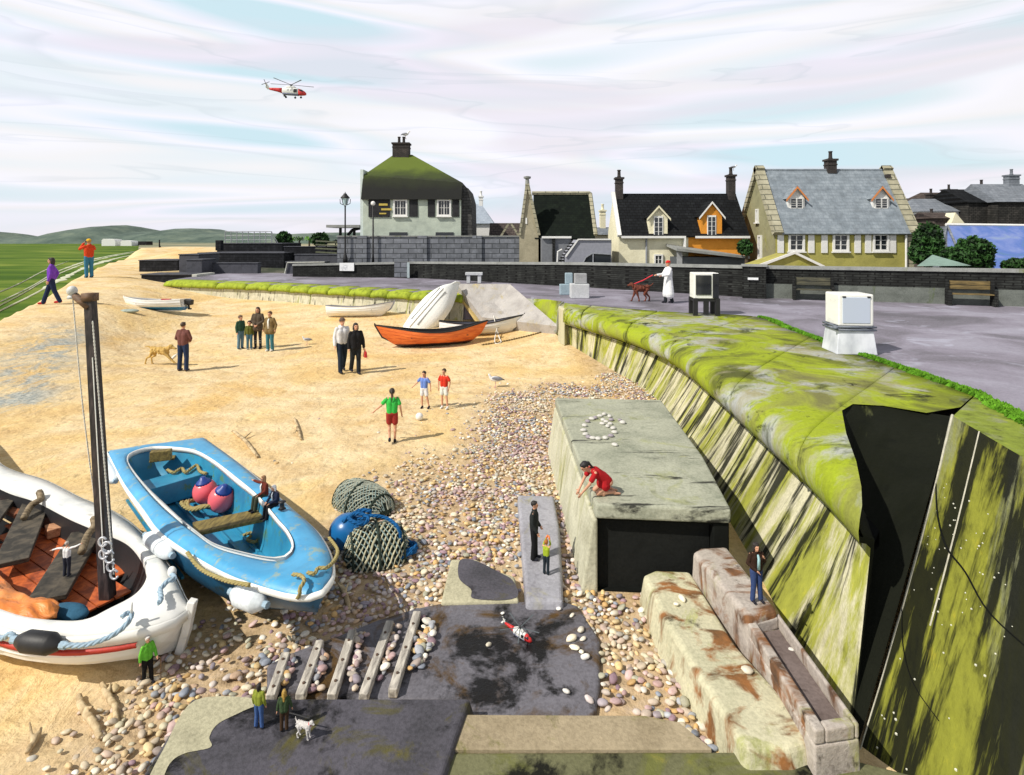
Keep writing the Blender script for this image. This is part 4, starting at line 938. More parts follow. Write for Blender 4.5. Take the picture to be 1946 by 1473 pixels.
# ---- green roofed inn
MG = NT('mossy_roof'); a = MG.noise(1.2, (1, 1, 1), 6, .6, .4); sep = MG.n('ShaderNodeSeparateXYZ'); MG.l(MG.tc.outputs['Object'], sep.inputs[0])
zf = MG.math('ADD', MG.math('MULTIPLY', sep.outputs[2], .42), MG.math('MULTIPLY', a, .45)); 
c = MG.ramp(MG.math('SUBTRACT', zf, 3.15), [(.0, (.010, .011, .010)), (.30, (.022, .028, .012)), (.50, (.045, .065, .010)), (.72, (.10, .14, .014))])
M_MOSR = MG.done(c, .9, MG.bump(MG.noise(14, (1, 1, 3)), .5, .03))
M_INN = concrete('pale_green_render', (.50, .56, .48), (.38, .43, .38), (.2, .22, .2), None, 0, .12, False, .85)
d = 42; x0, x1 = dpt(690, d), dpt(876, d); y1 = 48; zc = zt(378, d)
h = thing('inn', Vector(((x0 + x1) / 2, 45, .9)), 'two storey inn with a mossy green hipped roof and a hanging sign board', 'building')
m = MB(); m.bb((x0, d, .9), (x1, y1, zc)); m.build('walls', M_INN, h, world=True)
e1, e2 = zt(334, d + .4), zt(348, d + .4); top = zt(294, d + 3)
V = [(x0 - .1, d - .25, zc - .05), (x1 + .05, d - .25, zc - .05), (x1 + .1, d + .1, e2), (x0 - .02, d + .1, e1), (dpt(748, d + 3), d + 3, top), (dpt(783, d + 3), d + 3, top), (x1 + .1, y1, e2), (x0 - .02, y1, e1), (x1 + .05, y1, zc - .05), (x0 - .1, y1, zc - .05)]
m = MB(); m.add(V, [(0, 1, 2, 3), (3, 2, 5, 4), (2, 6, 5), (6, 7, 4, 5), (7, 3, 4), (1, 8, 6, 2), (9, 0, 3, 7), (8, 9, 7, 6), (1, 0, 9, 8)]); m.build('roof', M_MOSR, h, world=True, tri=True)
chimney(h, dpt(763, d + 3), d + 3, top - .3, zt(275, d + 3), 1.25, .8, 2, potm=M_CHM)
m = MB(); m.bb((x0 - .22, d + .05, .9), (x0 - .002, y1 - .1, zt(322, d))); m.build('side_pilaster', paint('pale_pilaster', (.62, .70, .68), .8, .1), h, world=True)
m = MB(); m.poly([(x1 + .002, .9), (x1 + .85, .9), (x1 + .75, zt(380, d)), (x1 + .5, zt(357, d)), (x1 + .002, zt(352, d))], 'y', d + .3, y1 - .4); m.build('rear_wing', bricks('inn_stone', (.06, .06, .06), (.11, .11, .11), (.03, .03, .03), 1, .4, .2, .02, 'sz'), h, world=True)
for px in (761, 844): window(h, dpt(px, d), d, zt(395, d), 1.02, 1.22, .12, 3, 2, mf=M_WH)
M_DSH = bricks('louvre', (.015, .016, .018), (.03, .03, .034), (.07, .07, .075), 1, 2, .07, .01, 'xz')
for px, w in ((786, .62), (820, .52), (866, .50)): m = MB(); m.box((dpt(px, d), d - .03, zt(395, d)), (w, .05, 1.3)); m.build('shutter', M_DSH, h, world=True)
m = MB(); m.box((dpt(721, d), d - .05, zt(396, d)), (1.55, .06, 1.25)); sb = m.build('sign_board', M_DSH, h, world=True)
m = MB(); m.box((dpt(729, d), d - .1, zt(389, d)), (.62, .03, .15)); m.box((dpt(735, d), d - .1, zt(398, d)), (.75, .03, .14)); m.box((dpt(728, d), d - .1, zt(406, d)), (.5, .03, .10)); c = m.build('lettering', paint('gilt', (.55, .42, .08), .5, .2), sb); c.location = -h.location
for px in (757, 845): m = MB(); m.box((dpt(px, d), d - .02, zt(446, d)), (1.3, .06, .35)); m.build('lower_window', M_GL, h, world=True)
# ---- stone yard wall
M_STW = bricks('grey_ashlar', (.135, .145, .165), (.235, .25, .285), (.055, .06, .065), 1, 1.05, .34, .028, 'xz', .85, .42)
d = 40; w_ = thing('stone_wall', Vector((dpt(834, d), d, .9)), 'grey stone block wall with piers in front of the inn', 'wall')
m = MB(); m.bb((dpt(641, d), d, .9), (dpt(1028, d), d + .4, zt(450, d))); m.build('blockwork', M_STW, w_, world=True)
for px in (689, 803, 907): m = MB(); m.bb((dpt(px - 9, d), d - .14, .9), (dpt(px + 9, d), d - .002, zt(448, d))); m.build('pier', M_STW, w_, world=True, bev=.02)
m = MB(); m.bb((dpt(640, d), d - .05, zt(450, d) + .002), (dpt(1029, d), d + .45, zt(450, d) + .08)); m.build('cap', M_CAP, w_, world=True)
cn = thing('canopy', Vector((dpt(657, 43), 43, .9)), 'flat topped grey shelter roof left of the inn', 'shelter')
m = MB(); m.bb((dpt(628, 43), 42, zt(433, 43)), (dpt(690, 43), 44.5, zt(428, 43))); m.build('roof', M_CAP, cn, world=True)
for px in (650, 676): m = MB(); m.bb((dpt(px - 2, 43), 42.5, .9), (dpt(px + 2, 43), 42.7, zt(433, 43))); m.build('post', M_BW, cn, world=True)
m = MB(); m.tube([D(661, 447, 42.6), D(670, 437, 42.6), D(684, 434, 42.6)], .12, 6); m.build('brace', M_BW, cn, world=True)
# ---- barn
M_BARN = bricks('barn_roof', (.006, .009, .008), (.012, .018, .012), (.006, .008, .006), 1, .28, .16, .015, 'xz', .9, .5)
d = 40; x0, x1 = dpt(1016, d), dpt(1130, d); yr = 42.2; ze = zt(446, d); zr = zt(369, yr)
h = thing('barn', Vector(((x0 + x1) / 2, 42, .9)), 'barn with a steep dark green roof and a pale stone gable end on its left', 'building')
gable_box(h, x0, x1, d, 44.4, .9, ze, zr - .12, paint('barn_wall', (.17, .17, .18), .9, .3), yr); roof_gable(h, x0, x1, d, 44.4, ze, zr, M_BARN, .2, yr=yr)
m = MB(); m.tube([(x0 - .1, yr, zr + .06), (x1, yr, zr + .06)], .15, 8); m.build('ridge', M_STC, h, world=True)
m = MB(); m.tube([(x1, yr, zr + .05), (x1 + .05, d - .2, ze)], .14, 6); m.build('verge', M_STC, h, world=True)
# its pale gable is a separate projecting stone end seen obliquely
xg0, xg1 = dpt(987, d), dpt(1023, d)
m = MB(); m.poly([(xg0, .9), (xg1, .9), (xg1, zt(447, d)), (dpt(1006, d), zt(352, d)), (dpt(1001, d), zt(352, d)), (xg0, zt(447, d))], 'y', d - .15, d + .5); m.build('stone_gable', concrete('gable_buff', (.42, .38, .27), (.32, .29, .20), (.15, .14, .1), None, 0, .1, False), h, world=True)
m = MB(); m.tube([(xg0 + .02, d - .2, zt(447, d)), (dpt(1001, d), d - .2, zt(350, d))], .12, 4); m.tube([(dpt(1003, d), d - .2, zt(350, d)), (xg1 + .05, d - .2, zt(447, d))], .13, 4); m.build('gable_coping', M_STC, h, world=True)
m = MB(); m.lathe([(.16, 0), (.14, .3), (.12, .45), (.24, .5), (.26, .62), (.10, .66)], (dpt(1002, d), d, zt(353, d)), 12); m.build('chimney', M_CAP, h, world=True)
m = MB(); m.box((dpt(1000, d), d - .17, zt(420, d)), (.12, .05, .42)); m.build('slit_window', M_WH, h, world=True)
# ---- things between
h = thing('outbuilding', Vector((dpt(1058, 38), 38, .9)), 'plain grey outbuilding with a white eaves board under the barn roof', 'building')
m = MB(); m.bb((dpt(1030, 38), 38.2, .9), (dpt(1085, 38), 39.8, zt(452, 38))); m.build('walls', paint('grey_render', (.20, .21, .23), .85, .2), h, world=True)
m = MB(); m.bb((dpt(1030, 38), 38.0, zt(453, 38)), (dpt(1086, 38), 38.19, zt(449, 38))); m.build('eaves_board', M_WH, h, world=True); m = MB(); m.bb((dpt(1050, 38), 38.05, .9), (dpt(1055, 38), 38.19, zt(453, 38))); m.build('dark_post', M_BW, h, world=True)
st_ = thing('outside_stair', Vector((dpt(1066, 36), 36, .9)), 'white framed dark outside stair beside the grey vaulted shed', 'stair')
for k in range(7): m = MB(); m.bb((dpt(1063 + k * 3.2, 36), 36, zt(497 - k * 5.5, 36)), (dpt(1073 + k * 3.2, 36), 36.6, zt(494.5 - k * 5.5, 36))); m.build('tread', M_BW, st_, world=True)
m = MB(); m.tube([D(1059, 500, 35.9), D(1060, 478, 35.9), D(1068, 474, 35.9)], .05, 6); m.build('rail', M_WH, st_, world=True)
h = thing('vaulted_shed', Vector((dpt(1125, 35), 35, .9)), 'grey shed with a chamfered roof and a low arched dark window', 'shed')
m = MB(); m.poly([(dpt(1076, 35), .9), (dpt(1162, 35), .9), (dpt(1162, 35), zt(456, 35)), (dpt(1100, 35), zt(456, 35)), (dpt(1076, 35), zt(487, 35))], 'y', 35, 38); m.build('body', paint('shed_grey', (.30, .31, .36), .8, .15), h, world=True)
m = MB(); m.tube([D(1075, 488, 34.95), D(1099, 455, 34.95), D(1160, 455, 34.95)], .06, 4); m.build('roof_edge', M_WH, h, world=True)
m = MB(); m.poly([(dpt(1107, 35), zt(503, 35)), (dpt(1160, 35), zt(503, 35)), (dpt(1160, 35), zt(484, 35)), (dpt(1126, 35), zt(482, 35)), (dpt(1113, 35), zt(490, 35))], 'y', 34.93, 34.99); m.build('arched_window', M_GL, h, world=True)
m = MB(); m.tube([D(1106, 503, 34.9), D(1113, 489, 34.9), D(1126, 481, 34.9), D(1160, 483, 34.9)], .05, 4); m.tube([D(1127, 503, 34.9), D(1127, 481, 34.9)], .04, 4); m.build('window_frame', M_GREY, h, world=True)
def smallhouse(px0, px1, pye, pyr, d, dep, wm, rm, label, hip=0, chim=None, name='house', cat='house', pyb=None, chm=None):
    x0, x1 = dpt(px0, d), dpt(px1, d); ze = zt(pye, d); yr = d + dep / 2; zr = zt(pyr, yr)
    h = thing(name, Vector(((x0 + x1) / 2, yr, .9)), label, cat); m = MB(); m.bb((x0, d, .9), (x1, d + dep, ze)); m.build('walls', wm, h, world=True)
    hx = hip * (x1 - x0); m = MB(); o_ = .2
    V = [(x0 - o_, d - o_, ze), (x1 + o_, d - o_, ze), (x1 + o_, d + dep + o_, ze), (x0 - o_, d + dep + o_, ze), (x0 + hx - (0 if hip else o_), yr, zr), (x1 - hx + (0 if hip else o_), yr, zr)]
    m.add(V, [(0, 1, 5, 4), (2, 3, 4, 5), (1, 2, 5), (3, 0, 4), (3, 2, 1, 0)]); m.build('roof', rm, h, world=True)
    for (cx, cz, w) in (chim or []): chimney(h, dpt(cx, yr), yr, zr - .5, zt(cz, yr), w, .6, 1, chm, chm)
    return h
M_RB2 = bricks('slate_pale', (.30, .35, .42), (.36, .41, .48), (.22, .26, .32), 1, .3, .2, .01, 'xz', .8, .3)
M_RB3 = bricks('slate_mid', (.16, .18, .21), (.22, .24, .27), (.10, .11, .13), 1, .3, .2, .01, 'xz', .8, .4)
M_BRN = bricks('brown_tiles', (.07, .055, .05), (.11, .09, .08), (.03, .025, .025), 1, .3, .2, .02, 'xz', .9, .5)
M_DST = bricks('dark_stone', (.03, .03, .028), (.065, .06, .055), (.012, .012, .012), 1, .35, .14, .02, 'xz', .95, .6)
smallhouse(872, 935, 425, 388, 52, 6, M_WH, M_RB2, 'pale blue roofed house peeping out behind the inn', .38, [(914, 375, .35)], chm=M_WH)
smallhouse(934, 990, 449, 424, 47, 4, M_BRN, M_BRN, 'low brown tiled roof between the inn and the barn')
af = thing('roof_truss', Vector((dpt(968, 44), 44, .9)), 'pale timber A frame standing before the low brown roof', 'frame')
m = MB(); m.tube([D(950, 452, 43), D(966, 426, 43), D(972, 426, 43), D(988, 452, 43)], .10, 4); m.build('rafters', M_STC, af, world=True); m = MB(); m.bb((dpt(952, 43), 42.95, .9), (dpt(955, 43), 43.1, zt(450, 43))); m.bb((dpt(984, 43), 42.95, .9), (dpt(987, 43), 43.1, zt(450, 43))); m.build('posts', M_STC, af, world=True)
smallhouse(1128, 1168, 446, 432, 45, 4, M_CRM, M_RB3, 'small house with a buff chimney between the barn and the cream cottage', 0, [(1145, 402, .42)], chm=M_CRM)
# right hand cluster
smallhouse(1735, 1790, 415, 377, 52, 5, M_CRM, M_BRN, 'cream gabled house with a brick chimney just right of the olive house', .0, [(1769, 371, .6)])
smallhouse(1752, 1845, 402, 378, 49, 5, M_WH, M_RB3, 'white walled house under a hipped grey slate roof in the far cluster', .22, [])
smallhouse(1775, 1860, 381, 366, 57, 5, M_BRN, M_BRN, 'dark brown roof with two white rooflights and a broad bulbous chimney', .1, [(1803, 362, 1.2)])
smallhouse(1775, 1815, 415, 404, 46, 3, M_BRN, M_BRN, 'small brown roof in front of the white walled house', .0, [(1770, 411, .3)])
gx = MB(); gx.poly([(dpt(1808, 45.5), zt(424, 45.5)), (dpt(1833, 45.5), zt(424, 45.5)), (dpt(1816, 45.5), zt(404, 45.5))], 'y', 45.5, 46.5); gx.bb((dpt(1808, 45.5), 45.52, .9), (dpt(1833, 45.5), 46.5, zt(424, 45.5))); o = gx.build('gable_end', M_CRM, world=True); tag(o, 'cream gable end with a dark recess below the grey slate roof', 'building')
smallhouse(1840, 1900, 385, 360, 48, 5, M_DST, M_BLK, 'dark stone house with a black roof and one small chimney', 0, [(1865, 355, .5)])
smallhouse(1896, 1990, 384, 350, 47, 5, M_DST, M_RB3, 'dark walled house with a blue grey roof and tall grey chimney at the right edge', 0, [(1922, 335, .9)], chm=M_RB3)
t = NT('blue_roof'); a = t.noise(.5, (1, 1, 2), 6, .65, .8); c = t.ramp(a, [(.3, (.10, .20, .30)), (.45, (.10, .17, .45)), (.55, (.17, .23, .50)), (.7, (.24, .32, .44))]); M_BLU = t.done(c, .45, t.bump(t.noise(20, det=3), .2, .01), .3)
h = thing('blue_roofed_hall', Vector((dpt(1880, 38), 40, .9)), 'hall with a large bright blue roof slope at the right edge', 'building')
m = MB(); m.slab([(dpt(1806, 36), 36, zt(518, 36)), (dpt(2120, 36), 36, zt(518, 36)), (dpt(2120, 36) + 1.5, 39.5, zt(428, 39.5)), (dpt(1800, 39.5), 39.5, zt(428, 39.5))], .15); m.build('roof', M_BLU, h, world=True)
m = MB(); m.tube([D(1798, 427, 39.5), D(2120, 431, 39.5)], .12, 6); m.build('ridge', M_WH, h, world=True); m = MB(); m.bb((dpt(1804, 39.7), 39.6, .9), (dpt(2100, 39.7), 42, zt(430, 39.7))); m.build('walls', M_RB3, h, world=True)
m = MB(); m.tube([D(1799, 430, 39.3), D(1790, 470, 37.5)], .08, 4); m.tube([D(1801, 430, 39.3), D(1818, 470, 37.5)], .08, 4); m.build('gable_struts', M_RB3, h, world=True)
tr = thing('tent_roof', Vector((dpt(1792, 30), 30, .9)), 'low grey green pyramid roof just above the wall beside the bushes', 'shelter')
m = MB(); a, b, c_, e_ = D(1742, 506, 28), D(1772, 484, 29.5), D(1846, 505, 28), D(1820, 503, 32); m.add([a, c_, e_, D(1760, 503, 32), b], [(0, 1, 4), (1, 2, 4), (2, 3, 4), (3, 0, 4), (3, 2, 1, 0)]); m.build('roof', concrete('copper_green', (.22, .32, .28), (.16, .2, .18), (.1, .1, .1), None, 0, .1, False), tr, world=True)
# ================================================================ bushes, palms
t = NT('leaf'); at = t.n('ShaderNodeAttribute', attribute_name='tint'); M_LEAF = t.done(at.outputs['Color'], .7, None, .25)
M_BARK = paint('bark', (.10, .075, .05), .9, .4, 8)
def crown(par, blobs, n, size, c1, c2, name='crown'):
    V = []; C = []; r = np.random.default_rng(len(COL.objects))
    tot = sum(b[1][0] * b[1][1] * b[1][2] for b in blobs)
    for (c, rad) in blobs:
        k = int(n * rad[0] * rad[1] * rad[2] / tot)
        u = r.normal(size=(k, 3)); u /= np.linalg.norm(u, axis=1)[:, None]; rr = r.uniform(.55, 1.06, k) ** .6
        nn_ = np.array([noise.noise(Vector(x) * 3 + Vector(c)) for x in u]); rr = rr * (1 + .22 * nn_)
        P = np.array(c) + u * rr[:, None] * np.array(rad)
        a = r.normal(size=(k, 3)); a /= np.linalg.norm(a, axis=1)[:, None]; b = np.cross(a, r.normal(size=(k, 3))); b /= np.linalg.norm(b, axis=1)[:, None]
        s = size * r.uniform(.6, 1.4, (k, 1)); q = np.stack([P - a * s, P + b * s * .5, P + a * s, P - b * s * .5], 1)
        V.append(q.reshape(-1, 3)); m_ = np.clip(.5 + nn_ * 1.5 + r.normal(0, .2, k), 0, 1)[:, None]; cl = np.array(c1) * (1 - m_) + np.array(c2) * m_; C.append(np.repeat(np.concatenate([cl, np.ones((k, 1))], 1), 4, 0))
    V = np.concatenate(V); C = np.concatenate(C); Fc = np.arange(len(V)).reshape(-1, 4)
    o = np_mesh(name, V - np.array(par.location), Fc, M_LEAF, {'tint': ('FLOAT_COLOR', C)}, False); o.parent = par
    m = MB()                                          # limbs inside the crown
    for (c, rad) in blobs:
        for k in range(4): e = Vector(c) + Vector((random.uniform(-.7, .7) * rad[0], random.uniform(-.7, .7) * rad[1], random.uniform(0, .7) * rad[2])); m.tube([Vector((par.location.x, par.location.y, c[2] - rad[2] * .9)), Vector(c).lerp(e, .3), e], [.07, .05, .02], 5)
    m.build('branches', M_BARK, par, world=True)
    return o
def bush(bl, d, n, label, c1=(.008, .018, .008), c2=(.035, .10, .022), size=.11, name='bush', cat='bush'):
    B = []
    for (px, py, rx, ry) in bl: q = D(px, py, d); r1, r2 = rx / FP * d, ry / FP * d; B.append((tuple(q), (r1, max(.4, r1 * .7), r2)))
    x = sum(b[0][0] for b in B) / len(B); o = thing(name, Vector((x, d, .9)), label, cat)
    m = MB(); m.tube([(x, d, .9), (x + .1, d, B[0][0][2])], [.14, .07], 7); m.build('trunk', M_BARK, o, world=True)
    crown(o, B, n, size, c1, c2); return o
bush([(1764, 462, 27, 38), (1760, 480, 30, 25)], 32, 5200, 'dark rounded bush between the olive house and the blue roof')
bush([(1820, 492, 38, 22), (1850, 478, 34, 26), (1862, 500, 24, 24)], 31, 7500, 'broad dark green bush in front of the blue roof')
bush([(1932, 505, 25, 13)], 31, 1800, 'small low bush at the right edge against the blue roof')
bush([(1416, 470, 12, 14)], 33, 900, 'spiky dark bush between the orange wall and the olive house', size=.14)
bush([(700-160, 455, 14, 14)], 60, 1200, 'dark shrub beside the first palm tree beyond the dark platform', size=.2)
bush([(608, 455, 16, 12)], 60, 1000, 'dark shrub left of the canopy, behind the fences', size=.2)
M_PALM = paint('palm_leaf', (.13, .30, .04), .8, .3, 4); M_PALM2 = paint('palm_leaf_dull', (.06, .12, .04), .8, .3, 4)
for k, (px, c, lb) in enumerate([(553, M_PALM, 'bright green palm nearest the dark shrub'), (568, M_PALM2, 'dull green palm, the middle one of three'), (587, M_PALM, 'bright green palm farthest to the right of three')]):
    base = D(px, 465, 62); o = thing('palm_tree', Vector((base.x, 62, 1.2)), lb, 'palm tree', 0, 1, 'palms beyond the promenade')
    m = MB(); m.tube([(0, 0, 0), (.05, 0, 2.9)], [.13, .09], 8); m.build('trunk', M_BARK, o)
    m = MB()
    for j in range(22):
        a = j * 2.4; l = random.uniform(.4, .62); u = random.uniform(.1, .5); P = [Vector((.05, 0, 2.9)), Vector((.05 + math.cos(a) * l * .6, math.sin(a) * l * .6, 2.9 + u)), Vector((.05 + math.cos(a) * l, math.sin(a) * l, 2.9 + u * .4 - .1))]
        sd = Vector((-math.sin(a), math.cos(a), 0)) * .08; m.grid([[P[0] - sd * .3, P[0] + sd * .3], [P[1] - sd, P[1] + sd], [P[2] - sd * .2, P[2] + sd * .2]])
    m.build('crown', c, o)
# ================================================================ dark sea defences on the left
M_TARW = bricks('tarred_blocks', (.014, .015, .018), (.035, .037, .044), (.007, .007, .008), 1, .5, .2, .015, 'sz', .9, .6)
M_SLT = concrete('dark_concrete', (.085, .088, .105), (.045, .047, .055), (.01, .01, .01), None, 0, .3, False)
M_LIP = paint('pale_lip', (.55, .56, .50), .85, .2)
def dblock(px0, px1, py0, py1, d, dep, label, mat=M_TARW, cap=True, name='dark_wall', cat='wall', zb=None):
    x0, x1 = dpt(px0, d), dpt(px1, d); za = zt(py0, d); z_ = zb if zb is not None else zt(py1, d) - .3; o = thing(name, Vector(((x0 + x1) / 2, d, z_)), label, cat)
    m = MB(); m.bb((x0, d, z_), (x1, d + dep, za - .08)); m.build('body', mat, o, world=True, bev=.04)
    if cap: m = MB(); m.bb((x0 - .04, d - .05, za - .078), (x1 + .04, d + dep, za)); m.build('cap', M_SLT, o, world=True, bev=.02)
    return o
dblock(264, 338, 494, 511, 48, 3, 'short black wall stub farthest left, the upper of two')
dblock(268, 370, 521, 539, 40, 2.2, 'black wall stub farthest left, the lower of two')
m = MB(); q0 = D(369, 521, 39.9); m.bb((q0.x, 39.6, .9), (q0.x + .35, 42, q0.z)); o = m.build('groyne_post', M_LIP, world=True, bev=.03); tag(o, 'pale concrete post at the left end of the low sea wall', 'post')
dblock(340, 378, 483, 514, 44, 3, 'dark stepped wall between the stub and the platform', M_SLT)
dblock(354, 384, 493, 520, 42, 2, 'pale edged dark block in front of the stepped wall', M_SLT)
dblock(376, 540, 480, 512, 50, 5, 'lower tier of the black block platform', zb=.9)
dblock(412, 536, 462, 485, 55, 5, 'upper tier of the black block platform carrying the railing', zb=.9)
dblock(409, 420, 455, 470, 53, .5, 'small dark pillar at the left of the platform', cap=False, name='pillar', cat='pillar')
dblock(384, 490, 499, 518, 43.5, .6, 'smooth grey wall face before the platform', M_SLT)
o = dblock(543, 617, 497, 520, 43, 1.2, 'low grey parapet with a pale lip left of the notice board', M_SLT)
m = MB(); m.tube([D(541, 520, 42.9), D(546, 499, 42.9), D(617, 498, 42.9)], .05, 4); m.build('pale_lip', M_LIP, o, world=True)
dblock(540, 641, 468, 480, 52, 1, 'long dark fence like wall behind the parapet, upper', M_TARW, zb=.9); dblock(560, 645, 483, 494, 47, 1, 'dark weathered wall behind the parapet, lower', M_SLT, zb=.9)
dblock(262, 278, 458, 463, 110, 2, 'tiny dark hut far along the beach', cap=False, name='hut', cat='hut')
o = thing('beach_post', D(303, 468, 100), 'small dark post on the far sand ridge', 'post'); m = MB(); m.tube([(0, 0, -.6), (0, 0, 1.1)], .12, 6); m.tube([(0, 0, .2), (.3, 0, -.3)], .08, 5); m.build('shaft', M_TARW, o)
# railing
rl = thing('railing', D(480, 462, 56), 'grey metal railing on top of the black platform', 'railing'); M_RAIL = paint('rail_metal', (.30, .32, .35), .5)
for k in range(9):
    px = 428 + k * 11; m = MB(); m.tube([D(px, 464, 56), D(px, 440, 56)], .045, 5); m.build('post', M_RAIL, rl, world=True)
for py in (440, 448, 456): m = MB(); m.tube([D(428, py, 56), D(516, py, 56), D(528, py + 22 - (py - 440) * .5, 56)], .035, 5); m.build('rail', M_RAIL, rl, world=True)
# slatted fence with stair right of palms
fc = thing('slat_fence', D(610, 490, 50), 'dark slatted fence beside the stone wall', 'fence')
for k in range(5): m = MB(); m.tube([D(600, 458 + k * 7, 49), D(640, 460 + k * 7, 49)], .08, 4); m.build('slat', paint('old_slat', (.14, .15, .10), .9), fc, world=True)
for px in (602, 620, 638): m = MB(); m.tube([D(px, 494, 49.2), D(px, 455, 49.2)], .06, 4); m.build('post', M_TARW, fc, world=True)
# far white caravans
for a, b, c_, lb in ((193, 219, 454, 'long white roof on the far shore, left of the other'), (229, 250, 457, 'shorter white roof on the far shore, right of the other')):
    x0, x1 = dpt(a, 400), dpt(b, 400); z0 = zt(c_ + 6, 400); m = MB(); m.poly([(x0, z0 - 4), (x1, z0 - 4), (x1, z0 + .8), (x1 - 1, z0 + 1.8), (x0 + 1, z0 + 2.2), (x0, z0 + 1.2)], 'y', 400, 408); o = m.build('far_building', M_WH, world=True); tag(o, lb, 'building')
# ================================================================ rope and boats
def rope(name, pts, r, mat, parent=None, world=True, strands=3, pitch=None, sm=8, closed=False):
    P = cr(pts, sm, closed); L = sum((b - a).length for a, b in zip(P, P[1:])); pitch = pitch or r * 7; n = int(max(12, min(900, L / (pitch / 6)))); P = resamp(P, n)
    m = MB(); up = Vector((0, 0, 1)); fr = []
    for i, p in enumerate(P):
        t_ = (P[min(i + 1, n - 1)] - P[max(i - 1, 0)]).normalized(); a = t_.cross(up); a = a.normalized() if a.length > 1e-4 else t_.orthogonal().normalized(); b = a.cross(t_); fr.append((p, a, b))
    for s in range(strands):
        Q = [p + (a * math.cos(i * L / n / pitch * 6.283 + s * 6.283 / strands) + b * math.sin(i * L / n / pitch * 6.283 + s * 6.283 / strands)) * r * .5 for i, (p, a, b) in enumerate(fr)]
        m.tube(Q, r * .58, 6)
    return m.build(name, mat, parent, True, world=world)
M_RSTR = paint('straw_rope', (.36, .30, .13), .95, .3, 30); M_RBLU = paint('pale_blue_rope', (.34, .46, .56), .9, .25, 30); M_RDB = paint('dark_blue_rope', (.01, .10, .28), .8, .4, 30)
M_WHB = NT('white_hull'); a = M_WHB.noise(1.5, (1, 1, 4), 6, .65); M_WHB = M_WHB.done(M_WHB.mix(M_WHB.ramp(M_WHB.noise(3.5, (1, 1, 1), 8, .78, .4, (5, 5, 5)), [(.60, 0), (.70, .7)]), M_WHB.ramp(a, [(.30, (.55, .58, .58)), (.45, (.80, .80, .76)), (.7, (.84, .84, .82))]), (.36, .34, .30)), .45, M_WHB.bump(M_WHB.noise(20), .12, .01))
def blue_mat(name, c, c2, wear):
    t = NT(name); a = t.noise(2.2, (1, 1, 1), 6, .65, .4); col = t.ramp(a, [(.3, c2), (.5, c), (.7, shade(c, 1.25))])
    w_ = t.noise(4.5, (1, 1, 1), 8, .75, .3, (3, 1, 1)); col = t.mix(t.ramp(w_, [(.56, 0), (.62, .8)]), col, wear); return t.done(col, .42, t.bump(w_, .25, .01))
M_BD = blue_mat('blue_deck', (.07, .34, .60), (.05, .26, .50), (.30, .38, .30)); M_BI = blue_mat('blue_inside', (.03, .25, .42), (.02, .16, .32), (.10, .22, .08)); M_BH = blue_mat('blue_hull', (.015, .10, .20), (.01, .06, .12), (.03, .04, .02))
M_WDT = wood('bench_plank', (.24, .18, .05), (.15, .11, .03), .7, (10, 2, 10)); M_DWD = wood('dark_boat_wood', (.085, .070, .050), (.035, .03, .022), .75, (3, 3, 10))
M_BLKP = paint('black_paint', (.012, .012, .014), .55, .4, 5)
def W3(pts, zf):                                      # outline points at their own heights
    return [U(a, b, zf(i / (len(pts) - 1)) if callable(zf) else zf) for i, (a, b) in enumerate(pts)]
def outline_boat(root, near, far, nin, fin, keel, N=44):
    """near/far: outer gunwale edge, stern to bow; nin/fin: edge of the open well; keel: keel line; all world points"""
    A = resamp(cr(near, 8), N); B = resamp(cr(far, 8), N); K = resamp(cr(keel, 8), N); return A, B, K
# ---- blue boat
zg = lambda f: .74 + .10 * f * f + .02
near = W3([(204, 856), (234, 914), (272, 965), (302, 1006), (357, 1046), (424, 1084), (475, 1104), (543, 1124), (584, 1127), (612, 1118)], zg)
far = W3([(387, 830), (441, 869), (492, 910), (543, 955), (594, 998), (615, 1024), (628, 1050), (633, 1075), (630, 1095), (612, 1118)], zg)
bb = thing('blue_boat', U(430, 1000, 0), 'open blue boat with a white strake and wooden seat, two people sitting on its rail', 'boat')
N_ = 50; A = resamp(cr(near, 8), N_); B = resamp(cr(far, 8), N_)
ctr = [(a + b) / 2 for a, b in zip(A, B)]
bow_foot = U(548, 1178, .02); sternc = (A[0] + B[0]) / 2
keel = [Vector((sternc.x + (ctr[8] - sternc).x * .3, sternc.y, .02)), Vector((*((A[25] + B[25]) / 2)[:2], -.05)), bow_foot + Vector((-.45, .35, -.02)), bow_foot + Vector((.05, .0, .14)), Vector((A[-1].x - .06, A[-1].y + .05, .62))]
Kl = resamp(cr(keel, 10), N_)
rows = []
for i in range(N_):
    a, b, k = A[i], B[i], Kl[i]; row = []
    for s in np.linspace(0, 1, 9): p = a.lerp(k, s); bul = math.sin(math.pi * s) * .16 * min(1, (N_ - i) / 14); o = (a - (a + b) / 2); o.z = 0; row.append(p + (o.normalized() * bul if o.length > 1e-3 else Vector()) + Vector((0, 0, -bul * .35)))
    for s in np.linspace(1, 0, 9)[1:]: p = b.lerp(k, s); bul = math.sin(math.pi * s) * .16 * min(1, (N_ - i) / 14); o = (b - (a + b) / 2); o.z = 0; row.append(p + (o.normalized() * bul if o.length > 1e-3 else Vector()) + Vector((0, 0, -bul * .35)))
    row = [p - Vector((0, 0, .03)) for p in row]
    rows.append(row)
m = MB(); m.grid(rows); m.build('hull', M_BH, bb, True, world=True)
m = MB(); m.v = [tuple(p) for p in rows[0]]; m.f = [tuple(range(17))]; m.build('transom', M_BH, bb, world=True)
well = [(241, 875), (251, 897), (289, 945), (330, 983), (367, 1012), (407, 1040), (460, 1056), (509, 1066), (535, 1066), (552, 1058), (558, 1038), (546, 1012), (530, 994), (492, 948), (450, 912), (407, 879), (373, 860), (340, 854), (289, 852), (252, 862)]
